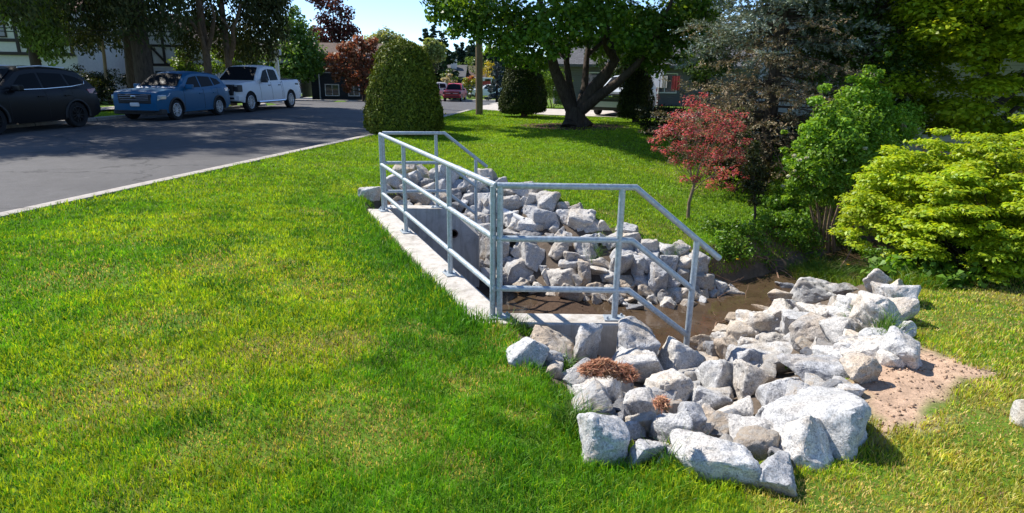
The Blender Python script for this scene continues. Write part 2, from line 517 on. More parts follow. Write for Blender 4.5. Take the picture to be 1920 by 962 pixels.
m, nt, out = nodes_of('ground_soil_and_turf')
p = nt.nodes.new('ShaderNodeBsdfPrincipled'); p.inputs['Roughness'].default_value = 0.95; p.inputs['Specular IOR Level'].default_value = 0.15
a = nt.nodes.new('ShaderNodeAttribute'); a.attribute_name = 'col'
tc = nt.nodes.new('ShaderNodeTexCoord')
t1 = noise_tex(nt, 14, 8, 0.7, tc.outputs['Object'])
t2 = noise_tex(nt, 90, 4, 0.7, tc.outputs['Object'])
c = mixc(nt, 1.0, a.outputs['Color'], ramp(nt, t1.outputs[0], [(0.25, 0.62), (0.75, 1.35)]), 'MULTIPLY')
c = mixc(nt, 1.0, c, ramp(nt, t2.outputs[0], [(0.3, 0.7), (0.7, 1.25)]), 'MULTIPLY')
L(nt, c, p.inputs['Base Color'])
b = nt.nodes.new('ShaderNodeBump'); b.inputs['Strength'].default_value = 0.7; b.inputs['Distance'].default_value = 0.02
L(nt, t1.outputs[0], b.inputs['Height'])
b2 = nt.nodes.new('ShaderNodeBump'); b2.inputs['Strength'].default_value = 0.5; b2.inputs['Distance'].default_value = 0.006
L(nt, t2.outputs[0], b2.inputs['Height']); L(nt, b.outputs[0], b2.inputs['Normal'])
L(nt, b2.outputs[0], p.inputs['Normal']); L(nt, p.outputs[0], out.inputs[0])
g = mesh_np('ground', np.c_[X, Y, gz.ravel()], quads, np.full(len(quads), 4), m, None, gcol, smooth=True)
tag(g, kind='structure')

# ---------------------------------------------------------------- road, kerbs, drive
m, nt, out = nodes_of('asphalt')
p = nt.nodes.new('ShaderNodeBsdfPrincipled'); p.inputs['Roughness'].default_value = 0.85; p.inputs['Specular IOR Level'].default_value = 0.3
tc = nt.nodes.new('ShaderNodeTexCoord')
t1 = noise_tex(nt, 0.6, 5, 0.6, tc.outputs['Object']); t2 = noise_tex(nt, 130, 3, 0.7, tc.outputs['Object']); t3 = noise_tex(nt, 5, 6, 0.7, tc.outputs['Object'], 0.5)
c = ramp(nt, t1.outputs[0], [(0.3, (0.080, 0.077, 0.078)), (0.7, (0.108, 0.104, 0.104))])
c = mixc(nt, 1.0, c, ramp(nt, t2.outputs[0], [(0.35, 0.6), (0.65, 1.4)]), 'MULTIPLY')
c = mixc(nt, 1.0, c, ramp(nt, t3.outputs[0], [(0.3, 0.86), (0.7, 1.12)]), 'MULTIPLY')
t4 = noise_tex(nt, 1.1, 6, 0.75, tc.outputs['Object'], 1.5)
c = mixc(nt, ramp(nt, t4.outputs[0], [(0.62, 0.0), (0.70, 0.45)]), c, (0.15, 0.142, 0.135))
vo = nt.nodes.new('ShaderNodeTexVoronoi'); vo.feature = 'DISTANCE_TO_EDGE'; vo.inputs['Scale'].default_value = 0.32
wv = noise_tex(nt, 1.6, 5, 0.6, tc.outputs['Object']); va = nt.nodes.new('ShaderNodeVectorMath'); va.operation = 'MULTIPLY_ADD'; va.inputs[1].default_value = (0.9, 0.9, 0.9)
L(nt, wv.outputs['Color'], va.inputs[0]); L(nt, tc.outputs['Object'], va.inputs[2]); L(nt, va.outputs[0], vo.inputs['Vector'])
c = mixc(nt, ramp(nt, vo.outputs['Distance'], [(0.0, 0.75), (0.006, 0.5), (0.011, 0.0)]), c, (0.03, 0.03, 0.032))
L(nt, c, p.inputs['Base Color'])
b = nt.nodes.new('ShaderNodeBump'); b.inputs['Strength'].default_value = 0.35; b.inputs['Distance'].default_value = 0.006
L(nt, t2.outputs[0], b.inputs['Height']); L(nt, b.outputs[0], p.inputs['Normal']); L(nt, p.outputs[0], out.inputs[0])
ASPH = m
def strip(name, rows, mat):
    """sheet from rows of points"""
    mb = MB(); k = len(rows[0])
    vs = [q for r in rows for q in r]
    fs = [(i * k + j, i * k + j + 1, (i + 1) * k + j + 1, (i + 1) * k + j) for i in range(len(rows) - 1) for j in range(k - 1)]
    mb.add(vs, fs)
    o = mb.build(name, mat, smooth=True)
    return tag(o, kind='structure')
rows = []
for y in np.arange(-14, ROAD_END + 0.01, 0.75):
    xr, xl = float(road_r(y)), float(road_l(y))
    if y > 65.0: xl = -90.0
    rows.append([(xl + (xr - xl) * u, y, float(drop(y)) - 0.065 + 0.05 * (0.25 - (u - 0.5) ** 2)) for u in np.linspace(0, 1, 9)])
strip('road', rows, ASPH)
rows = []
for x in np.linspace(-90, -12.0, 60):
    rows.append([(min(x, float(road_l(y)) + 0.02), y, float(drop(y)) - 0.06) for y in np.linspace(SIDE0, SIDE1, 12)])
strip('side_street', rows, ASPH)
CONC = mat_plain('pale_concrete', (0.50, 0.45, 0.40), 0.85, spec=0.25, var=0.16, vscale=3.5, bump=0.25, bscale=90)
def mat_cast(name, c, joints=False):
    """cast concrete: board marks, pin holes, runs of dirt from the top"""
    m, nt, out = nodes_of(name)
    p = nt.nodes.new('ShaderNodeBsdfPrincipled'); p.inputs['Roughness'].default_value = 0.85; p.inputs['Specular IOR Level'].default_value = 0.25
    tc = nt.nodes.new('ShaderNodeTexCoord'); mp = nt.nodes.new('ShaderNodeMapping'); mp.inputs['Scale'].default_value = (1, 1, 0.10); L(nt, tc.outputs['Object'], mp.inputs[0])
    a = noise_tex(nt, 4.0, 6, 0.65, tc.outputs['Object'], 0.4); s_ = noise_tex(nt, 9.0, 5, 0.7, mp.outputs[0], 0.2); f_ = noise_tex(nt, 70, 4, 0.7, tc.outputs['Object'])
    col = ramp(nt, a.outputs[0], [(0.28, tuple(q * 0.70 for q in c)), (0.5, c), (0.75, tuple(q * 1.12 for q in c))])
    col = mixc(nt, 1.0, col, ramp(nt, s_.outputs[0], [(0.30, (0.66, 0.63, 0.58)), (0.52, (1, 1, 1))]), 'MULTIPLY')
    col = mixc(nt, 1.0, col, ramp(nt, f_.outputs[0], [(0.28, 0.70), (0.42, 1.0), (0.8, 1.06)]), 'MULTIPLY')
    if joints:
        sx_ = nt.nodes.new('ShaderNodeSeparateXYZ'); L(nt, tc.outputs['Object'], sx_.inputs[0])
        d_ = nt.nodes.new('ShaderNodeMath'); d_.operation = 'DIVIDE'; d_.inputs[1].default_value = 2.4; L(nt, sx_.outputs[1], d_.inputs[0])
        fr = nt.nodes.new('ShaderNodeMath'); fr.operation = 'FRACT'; L(nt, d_.outputs[0], fr.inputs[0])
        col = mixc(nt, 1.0, col, ramp(nt, fr.outputs[0], [(0.0, 0.3), (0.010, 0.3), (0.016, 1.0)]), 'MULTIPLY')
    L(nt, col, p.inputs['Base Color'])
    b = nt.nodes.new('ShaderNodeBump'); b.inputs['Strength'].default_value = 0.4; b.inputs['Distance'].default_value = 0.008
    L(nt, f_.outputs[0], b.inputs['Height']); L(nt, b.outputs[0], p.inputs['Normal']); L(nt, p.outputs[0], out.inputs[0])
    return m
WALLC = mat_cast('weathered_wall_concrete', (0.56, 0.525, 0.48))
KERBC = mat_cast('grey_kerb_concrete', (0.40, 0.365, 0.33), True)
def kerb(name, pts, wdt, side, top=0.035):
    rows = []
    for i, (x, y) in enumerate(pts):
        a = pts[max(0, i - 1)]; b = pts[min(len(pts) - 1, i + 1)]
        t = Vector((b[0] - a[0], b[1] - a[1], 0)).normalized(); nrm = Vector((t.y, -t.x, 0)) * side
        z = float(drop(y)) + top
        o = Vector((x, y, 0))
        rows.append([tuple(o + Vector((0, 0, z - 0.14))), tuple(o + nrm * 0.02 + Vector((0, 0, z - 0.012))), tuple(o + nrm * 0.05 + Vector((0, 0, z))), tuple(o + nrm * wdt + Vector((0, 0, z))), tuple(o + nrm * wdt + Vector((0, 0, z - 0.16)))])
    strip(name, rows, KERBC)
kerb('kerb', [(float(road_r(y)), y) for y in np.arange(-14, 30.3, 0.8)], 0.25, 1)
kerb('kerb', [(float(road_r(y)), y) for y in np.arange(36.8, ROAD_END, 1.5)], 0.40, 1)
kerb('kerb', [(float(road_l(y)), y) for y in np.arange(-14, SIDE0 - 1.9, 0.8)] + [(float(road_l(SIDE0 - 2)) - 2.2 * (1 - math.cos(a)), SIDE0 - 2.0 + 2.0 * math.sin(a)) for a in np.linspace(0.1, PI / 2, 7)] + [(x, SIDE0) for x in np.arange(-15.5, -60, -4)], 0.30, -1)
kerb('kerb', [(x, SIDE1) for x in np.arange(-60, -15, 4)] + [(float(road_l(SIDE1 + 2)) - 2.2 * (1 - math.sin(a)), SIDE1 + 2 - 2 * math.cos(a)) for a in np.linspace(0.0, PI / 2 - 0.1, 7)] + [(float(road_l(y)), y) for y in np.arange(SIDE1 + 2.2, 65, 1.2)], 0.30, -1)
kerb('kerb', [(x, ROAD_END) for x in np.arange(-60, 0.5, 3)], 1.5, -1, top=0.06)
mb = MB(); n = len(DRIVE)
zt = 0.045
mb.add([(x, y, float(drop(y)) + zt) for x, y in DRIVE] + [(x, y, float(drop(y)) - 0.18) for x, y in DRIVE], [tuple(range(n))] + [(i, (i + 1) % n, n + (i + 1) % n, n + i) for i in range(n)])
tag(mb.build('driveway', CONC), kind='structure')
# far pavement and verge by the parked cars
rows = []
for y in np.arange(8, SIDE0 - 3, 1.0):
    xl = float(road_l(y)) - 2.6
    rows.append([(xl, y, float(drop(y)) + 0.075), (xl - 1.5, y, float(drop(y)) + 0.075)])
strip('pavement', rows, CONC)

# ---------------------------------------------------------------- creek
m, nt, out = nodes_of('muddy_water')
p = nt.nodes.new('ShaderNodeBsdfPrincipled')
p.inputs['Base Color'].default_value = (0.105, 0.068, 0.038, 1); p.inputs['Roughness'].default_value = 0.06; p.inputs['Specular IOR Level'].default_value = 0.5
tc = nt.nodes.new('ShaderNodeTexCoord')
t1 = noise_tex(nt, 2.2, 4, 0.6, tc.outputs['Object'], 0.6)
L(nt, ramp(nt, t1.outputs[0], [(0.35, (0.065, 0.043, 0.025)), (0.7, (0.105, 0.07, 0.042))]), p.inputs['Base Color'])
t2 = noise_tex(nt, 9, 3, 0.5, tc.outputs['Object'], 0.3)
b = nt.nodes.new('ShaderNodeBump'); b.inputs['Strength'].default_value = 0.12; b.inputs['Distance'].default_value = 0.02
L(nt, t2.outputs[0], b.inputs['Height']); L(nt, b.outputs[0], p.inputs['Normal']); L(nt, p.outputs[0], out.inputs[0])
WP = [(-2.2, 4.3), (12, 4.3), (12, 15), (-2.2, 15)]
mb = MB(); WZ = -1.435
mb.add([(0.2, 4.95, WZ), (1.6, 4.85, WZ), (2.7, 6.2, WZ), (3.6, 7.4, WZ), (5.6, 8.9, WZ), (7.2, 10.1, WZ), (10.6, 12.6, WZ), (10.2, 13.9, WZ), (6.5, 11.6, WZ), (4.5, 10.2, WZ), (3.4, 9.5, WZ), (2.8, 8.7, WZ), (1.8, 8.4, WZ), (0.7, 8.7, WZ), (-0.3, 8.76, WZ), (-1.5, 8.4, WZ)], [tuple(range(16))])
tag(mb.build('creek_water', m), kind='structure')
# ================================================================ headwall of the culvert
PA = Vector((-0.12, 4.59, 0)); PB = Vector((-1.86, 8.59, 0)); TOP = -0.225
dAB = (PB - PA).normalized(); nAB = Vector((dAB.y, -dAB.x, 0))       # towards the creek
hw = empty('culvert_headwall', (PA.x, PA.y, BED), 0, 'pale concrete culvert headwall with two wing walls around the creek inlet', 'headwall')
def wall_piece(name, poly, z_top_fn, z0, parent, bevel=0.012):
    """wall: plan polygon, heights of the top per vertex"""
    mb = MB(); n = len(poly); o = parent.location
    vs = [(x - o.x, y - o.y, z0 - o.z) for x, y in poly] + [(x - o.x, y - o.y, z_top_fn(x, y) - o.z) for x, y in poly]
    mb.add(vs, [tuple(range(n - 1, -1, -1)), tuple(range(n, 2 * n))] + [(i, (i + 1) % n, n + (i + 1) % n, n + i) for i in range(n)])
    return mb.build(name, WALLC, parent, bevel=bevel, segs=2)
def off(p, along, across): q = p + dAB * along + nAB * across; return (q.x, q.y)
wall_piece('head_wall', [off(PA, -0.02, 0.10), off(PB, 0.0, 0.10), off(PB, 0.14, -0.19), off(PA, -0.14, -0.19)], lambda x, y: TOP, -2.2, hw)
# near wing: level for a metre, then down at 45 degrees
def wing_profile(name, x0, x1, x2, x3, y0, y1, z_low):
    mb = MB(); o = hw.location
    prof = [(x0, -2.2), (x3, -2.2), (x3, z_low), (x2, z_low), (x1, TOP), (x0, TOP)]
    n = len(prof)
    vs = [(x - o.x, y0 - o.y, z - o.z) for x, z in prof] + [(x - o.x, y1 - o.y, z - o.z) for x, z in prof]
    mb.add(vs, [tuple(range(n - 1, -1, -1)), tuple(range(n, 2 * n))] + [(i, (i + 1) % n, n + (i + 1) % n, n + i) for i in range(n)])
    return mb.build(name, WALLC, hw, bevel=0.012, segs=2)
wing_profile('wing_wall', -0.115, 0.93, 1.50, 1.62, 4.475, 4.70, -0.80)
fw = wing_profile('wing_wall', -1.90, -0.93, -0.50, -0.49, 8.71, 8.93, -0.62)
# weep hole with its rust run in the far wing
wh = MB(); q = at_y(851, 438, 8.70)
mm = Matrix.Translation(Vector(q) - hw.location) @ Matrix.Rotation(PI / 2, 4, 'X')
wh.lathe([(0.045, -0.02), (0.062, -0.02), (0.062, 0.012), (0.045, 0.012)], 18, mm, close=True)
wo_ = wh.build('weep_hole', mat_plain('rusty_sleeve', (0.10, 0.055, 0.04), 0.9, var=0.3), hw)
ins = MB(); ins.lathe([(0.046, -0.018), (0.046, -0.010)], 18, mm); ins.build('hole_shade', mat_plain('hollow_shade', (0.01, 0.01, 0.01), 0.9), wo_)  # black disc, the shade inside the hole put into its colour
# culvert mouth in the head wall, facing the creek
cm = MB(); mid = (PA + PB) / 2 + nAB * 0.10
ang = math.atan2(nAB.y, nAB.x)
mm = Matrix.Translation(Vector((mid.x, mid.y, BED + 0.42)) - hw.location) @ Matrix.Rotation(ang, 4, 'Z') @ Matrix.Rotation(PI / 2, 4, 'Y')
cm.lathe([(0.36, -0.02), (0.42, -0.02), (0.42, 0.06), (0.36, 0.06)], 32, mm, close=True)
co = cm.build('culvert_pipe', WALLC, hw, smooth=True)
ci = MB(); ci.lathe([(0.362, 0.004), (0.362, 0.010)], 32, mm); ci.build('mouth_shade', MATS['hollow_shade'], co)  # black disc painted as the shade inside the culvert

# ================================================================ railings
GALV = mat_plain('galvanised_steel', (0.42, 0.47, 0.51), 0.5, metal=0.4, spec=0.5, var=0.24, vscale=38.0, bump=0.08, bscale=160)
RR = 0.0245
HT, HM, HB = 1.07, 0.655, 0.245
def railing(label, base, pts, posts, slope=None, n_end=None):
    """pts: (start, end) plan points of the level rails; posts: list of (x,y,z of the foot, height, with plate); slope: plan points of the falling rails"""
    t = empty('guard_railing', base, 0, label, 'railing', 'galvanised railings round the culvert')
    o = t.location
    for nm, h in (('top_rail', HT), ('middle_rail', HM), ('lower_rail', HB)):
        mb = MB()
        P = [Vector(p) + Vector((0, 0, TOP + h)) for p in pts]
        if slope:
            s = slope[nm]
            P += [Vector(q) for q in s]
        mb.tube([p - o for p in P], RR, 12)
        mb.build(nm, GALV, t, smooth=True, angle=0.9)
    for (x, y, z, h, plate) in posts:
        mb = MB(); mb.tube([Vector((x, y, z + 0.004)) - o, Vector((x, y, z + h - RR * 0.4)) - o], RR, 12)
        po = mb.build('post', GALV, t, smooth=True, angle=0.9)
        if plate:
            pl = MB(); ca = math.atan2(dAB.y, dAB.x) if plate == 'ab' else 0
            mt = Matrix.Translation(Vector((x, y, z)) - o) @ Matrix.Rotation(ca, 4, 'Z')
            pl.box(-0.085, 0.085, -0.06, 0.06, 0.0015, 0.013, mt)
            pp = pl.build('base_plate', GALV, po, bevel=0.003)
            for bx in (-0.062, 0.062):
                bo = MB(); bo.lathe([(0.011, 0.0135), (0.011, 0.026), (0.007, 0.034)], 6, mt @ Matrix.Translation((bx, -0.035 if bx < 0 else 0.035, 0)))
                bo.build('anchor_bolt', GALV, po)
    return t
yw = 4.60
x1 = 0.93
sl = 0.80            # fall per metre
p3x, p3y = 1.47, 4.72
def fall(h, x_end, xs=x1):
    return [(x_end, yw + (p3y - yw) * (x_end - xs) / (p3x - xs), TOP + h - (x_end - xs) * sl)]
railing('galvanised pipe railing on the near wing wall, its end sloping down to the rocks', (-0.10, yw, TOP),
        [(-0.118, yw, 0), (x1, yw, 0)],
        [(-0.095, yw, TOP, HT, 'x'), (0.83, yw, TOP, HT, 'x'), (p3x, p3y, TOP + HT - (p3x - x1) * sl - 1.09, 1.09, None)],
        {'top_rail': fall(HT, p3x + 0.21), 'middle_rail': fall(HM, p3x), 'lower_rail': fall(HB, p3x)})
# head wall section
A2 = PA + dAB * 0.075 + Vector((-0.035, 0, 0))
def on_ab(y): return (PA + dAB * ((y - PA.y) / dAB.y))
posts = []
for y in (5.69, 7.31, 8.52):
    q = on_ab(y); posts.append((q.x, q.y, TOP, HT, 'ab'))
q0 = PA + Vector((-0.030, 0.03, 0))
posts.insert(0, (q0.x, q0.y, TOP, HT, None))
qe = on_ab(8.52)
railing('long galvanised pipe railing along the headwall beside the lawn', (PA.x, PA.y, TOP), [(PA.x - 0.008, PA.y + 0.005, 0), (qe.x, qe.y, 0)], posts)
yf = 8.80; xf = -0.98
fx3, fy3 = -0.54, 8.86
def fall2(h, x_end): return [(x_end, yf + (fy3 - yf) * (x_end - xf) / (fx3 - xf), TOP + h - (x_end - xf) * sl)]
railing('galvanised pipe railing on the far wing wall near the clipped cone hedge', (-1.80, yf, TOP), [(-1.83, yf - 0.12, 0), (xf, yf, 0)],
        [(-1.83, yf - 0.12, TOP, HT, 'x'), (-1.10, yf, TOP, HT, 'x'), (fx3, fy3, TOP + HT - (fx3 - xf) * sl - 1.09, 1.09, None)],
        {'top_rail': fall2(HT, fx3 + 0.16), 'middle_rail': fall2(HM, fx3), 'lower_rail': fall2(HB, fx3)})

# ================================================================ rocks
def mat_granite(name, c_lo, c_hi, stain, amount):
    m, nt, out = nodes_of(name)
    p = nt.nodes.new('ShaderNodeBsdfPrincipled'); p.inputs['Roughness'].default_value = 0.8; p.inputs['Specular IOR Level'].default_value = 0.3
    tc = nt.nodes.new('ShaderNodeTexCoord'); oi = nt.nodes.new('ShaderNodeObjectInfo')
    ad = nt.nodes.new('ShaderNodeVectorMath'); ad.operation = 'ADD'
    sc = nt.nodes.new('ShaderNodeVectorMath'); sc.operation = 'SCALE'; sc.inputs['Scale'].default_value = 37.0
    cx = nt.nodes.new('ShaderNodeCombineXYZ'); L(nt, oi.outputs['Random'], cx.inputs[0]); L(nt, oi.outputs['Random'], cx.inputs[1])
    L(nt, cx.outputs[0], sc.inputs[0]); L(nt, tc.outputs['Object'], ad.inputs[0]); L(nt, sc.outputs[0], ad.inputs[1])
    co = ad.outputs[0]
    base = noise_tex(nt, 3.5, 5, 0.6, co, 0.3)
    col = ramp(nt, base.outputs[0], [(0.3, c_lo), (0.7, c_hi)])
    # rough tint per stone
    col = mixc(nt, 1.0, col, ramp(nt, oi.outputs['Random'], [(0.0, (0.78, 0.79, 0.82)), (0.3, (0.96, 0.96, 0.97)), (0.6, (1.06, 1.05, 1.03)), (0.8, (1.02, 0.95, 0.86)), (1.0, (0.88, 0.86, 0.84))]), 'MULTIPLY')
    st = noise_tex(nt, 2.2, 4, 0.65, co, 0.8)
    col = mixc(nt, ramp(nt, st.outputs[0], [(0.55 - amount * 0.3, 0.0), (0.66 - amount * 0.2, 0.75)]), col, stain)
    sp = nt.nodes.new('ShaderNodeTexVoronoi'); sp.inputs['Scale'].default_value = 150; L(nt, co, sp.inputs['Vector'])
    spk = ramp(nt, sp.outputs['Color'], [(0.0, 0.35), (0.22, 0.62), (0.5, 1.0), (0.85, 1.22)])
    col = mixc(nt, 0.8, col, spk, 'MULTIPLY')
    g = noise_tex(nt, 38, 5, 0.75, co)
    col = mixc(nt, 1.0, col, ramp(nt, g.outputs[0], [(0.3, 0.72), (0.65, 1.14)]), 'MULTIPLY')
    vein = noise_tex(nt, 1.3, 3, 0.5, co, 2.5)
    col = mixc(nt, ramp(nt, vein.outputs[0], [(0.485, 0.0), (0.5, 0.35), (0.515, 0.0)]), col, (0.62, 0.60, 0.56))
    L(nt, col, p.inputs['Base Color'])
    b1 = nt.nodes.new('ShaderNodeBump'); b1.inputs['Strength'].default_value = 0.75; b1.inputs['Distance'].default_value = 0.025
    h1 = noise_tex(nt, 9, 7, 0.68, co, 0.3); L(nt, h1.outputs[0], b1.inputs['Height'])
    b2 = nt.nodes.new('ShaderNodeBump'); b2.inputs['Strength'].default_value = 0.35; b2.inputs['Distance'].default_value = 0.006
    L(nt, g.outputs[0], b2.inputs['Height']); L(nt, b1.outputs[0], b2.inputs['Normal'])
    L(nt, b2.outputs[0], p.inputs['Normal']); L(nt, p.outputs[0], out.inputs[0])
    return m
ROCKM = {
    'g': mat_granite('grey_granite', (0.41, 0.41, 0.41), (0.58, 0.575, 0.57), (0.44, 0.38, 0.31), 0.2),
    'w': mat_granite('white_granite', (0.49, 0.485, 0.475), (0.69, 0.675, 0.65), (0.52, 0.43, 0.33), 0.25),
    't': mat_granite('tan_stained_granite', (0.40, 0.38, 0.35), (0.56, 0.52, 0.47), (0.46, 0.36, 0.26), 0.5),
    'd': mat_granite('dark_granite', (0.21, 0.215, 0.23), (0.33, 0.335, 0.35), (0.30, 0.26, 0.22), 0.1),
}
def rock_mesh(name, a, b, c, seed, angular=1.0, sub=1):
    r = np.random.default_rng(seed)
    n = int(r.integers(9, 15))
    u = r.normal(size=(n, 3)); u /= np.linalg.norm(u, axis=1, keepdims=True)
    # push towards a box so that the hull has broad flat faces
    u = np.sign(u) * np.abs(u) ** 0.62
    u *= r.uniform(0.82, 1.08, size=(n, 1))
    u = u / np.abs(u).max(axis=0)
    bm = bmesh.new()
    for q in u: bm.verts.new((q[0] * a, q[1] * b, q[2] * c))
    ch = bmesh.ops.convex_hull(bm, input=bm.verts)
    for v in [v for v in bm.verts if not v.link_faces]: bm.verts.remove(v)
    bmesh.ops.dissolve_limit(bm, angle_limit=0.22, verts=bm.verts, edges=bm.edges)
    s = (a * b * c) ** (1 / 3)
    bmesh.ops.bevel(bm, geom=list(bm.edges), offset=s * 0.085, segments=2, profile=0.5, affect='EDGES', clamp_overlap=True)
    bmesh.ops.triangulate(bm, faces=bm.faces)
    lim = 0.115 if s > 0.085 and a < 0.9 else 0.22
    for _ in range(5 if s > 0.085 else 2):
        le = [e for e in bm.edges if e.calc_length() > s * lim]
        if not le: break
        bmesh.ops.subdivide_edges(bm, edges=le, cuts=1, use_grid_fill=False)
        bmesh.ops.triangulate(bm, faces=[f for f in bm.faces if len(f.verts) > 3])
    bm.normal_update()
    o = Vector((seed * 1.37 % 91, seed * 2.11 % 83, seed * 0.77 % 71))
    moves = []
    for v in bm.verts:
        q = v.co / s
        d = mnoise.noise(q * 1.3 + o) * 0.085 + mnoise.noise(q * 3.1 + o) * 0.05 + abs(mnoise.noise(q * 6.5 + o)) * 0.04 - max(0, mnoise.noise(q * 4.3 + o * 1.7) - 0.25) * 0.16 + mnoise.noise(q * 14 + o) * 0.012
        moves.append(v.co + v.normal * d * s)
    for v, p in zip(bm.verts, moves): v.co = p
    bmesh.ops.recalc_face_normals(bm, faces=bm.faces)
    me = bpy.data.meshes.new(name); bm.to_mesh(me); bm.free()
    me.polygons.foreach_set('use_smooth', np.ones(len(me.polygons), dtype=bool))
    me.set_sharp_from_angle(angle=0.52)
    return me
ROCKS = []
def place_rock(px, py, wpx, hpx, tone, label, group, lift=0.30, seed=None, rot=None, depth_k=None, grow=1.0, ymax=None):
    """a stone whose foot stands on the ground where the photograph shows its lower edge"""
    seed = seed if seed is not None else len(ROCKS) * 7 + 3
    r = random.Random(seed)
    wpx, hpx = wpx * grow, hpx * grow
    p0 = hit(px, py + hpx * 0.34)
    if ymax and p0[1] > ymax: p0 = at_y(px, py + hpx * 0.34, ymax)
    dist = float(np.dot(p0 - CAM, _f))
    a = wpx * 0.5 * dist / F_PX * 1.10
    v = hpx * 0.5 * dist / F_PX * 1.12
    # seen from above at about 30 degrees: part of the height in the picture is depth
    el = math.asin(min(0.9, (CAM[2] - p0[2]) / float(np.linalg.norm(p0 - CAM))))
    c = v * 1.14
    b = (depth_k or r.uniform(0.95, 1.25)) * (a * 0.45 + c * 0.55)
    q = at_y(px, py, min(p0[1] + b * 0.55, ymax or 1e9))
    me = rock_mesh('rock', a, b, c, seed)
    me.materials.append(ROCKM[tone])
    o = bpy.data.objects.new('rock', me); COL.objects.link(o)
    o.location = (q[0], q[1], q[2])
    o.rotation_euler = (r.uniform(-0.35, 0.05), (rot if rot is not None else r.uniform(-0.18, 0.18)), r.uniform(-0.3, 0.3))
    tag(o, label, 'rock', group)
    ROCKS.append((q[0], q[1], max(a, b)))
    return o
TONE = {'g': 'grey', 'w': 'whitish', 't': 'tan stained', 'd': 'dark grey'}
GN, GF = 'granite rocks banked below the lawn', 'granite rocks lining the far bank'
# the near bank, crop by crop: x, y, width, height in the photograph's pixels, tone, tilt, label
def NA(x, y): return 920 + x / 2.405, 560 + y / 2.405
def NB(x, y): return 1260 + x / 2.092, 500 + y / 2.092
near_a = [
 (165, 255, 150, 130, 'g', 0.5, 'grey pointed rock at the corner where lawn meets the near wing wall'),
 (280, 205, 225, 170, 't', -0.35, 'tan topped rock with dark underside leaning by the near wing wall'),
 (285, 325, 85, 65, 't', 0, 'small rounded pale rock at the grass edge below the tan topped rock'),
 (345, 290, 60, 55, 'd', 0, 'small dark rock wedged beneath the tan topped rock'),
 (365, 345, 85, 75, 'w', 0, 'small pale rock beside the dry needle heap at the grass edge'),
 (440, 240, 140, 200, 'g', 0.1, 'tall pointed grey rock standing behind the heap of brown needles'),
 (660, 205, 190, 150, 'g', 0.3, 'big grey slab rock resting against the end of near wing wall'),
 (670, 330, 225, 170, 'g', 0, 'broad speckled grey rock just past the brown needle heap'),
 (485, 445, 220, 150, 'w', 0, 'flat whitish rock in front of the brown needle heap'),
 (675, 500, 195, 150, 'g', -0.15, 'bluish grey flat topped rock carrying a small tuft of needles'),
 (490, 650, 225, 240, 'g', 0.15, 'large grey block rock half sunk in the long grass edge'),
 (800, 420, 170, 190, 'w', 0.2, 'tall white rock behind the one with the small needle tuft'),
 (835, 300, 190, 190, 'w', 0.4, 'big white rock with tan cap under the last railing post'),
 (815, 585, 160, 200, 'g', 0.1, 'upright grey rock with a shaded flank in the pile middle'),
 (655, 620, 150, 85, 'w', 0, 'low pale rock behind the small front grey one'),
 (690, 718, 165, 120, 'g', 0.2, 'squat grey rock at the grass edge beside the large block'),
 (590, 545, 45, 60, 'd', 0, 'small dark rock in the gap below the bluish flat topped rock'),
 (840, 695, 110, 50, 'w', 0, 'thin pale rock lying behind the biggest front rock'),
 (790, 745, 70, 60, 'w', 0, 'small pale rock in the grass before the thin pale one'),
]
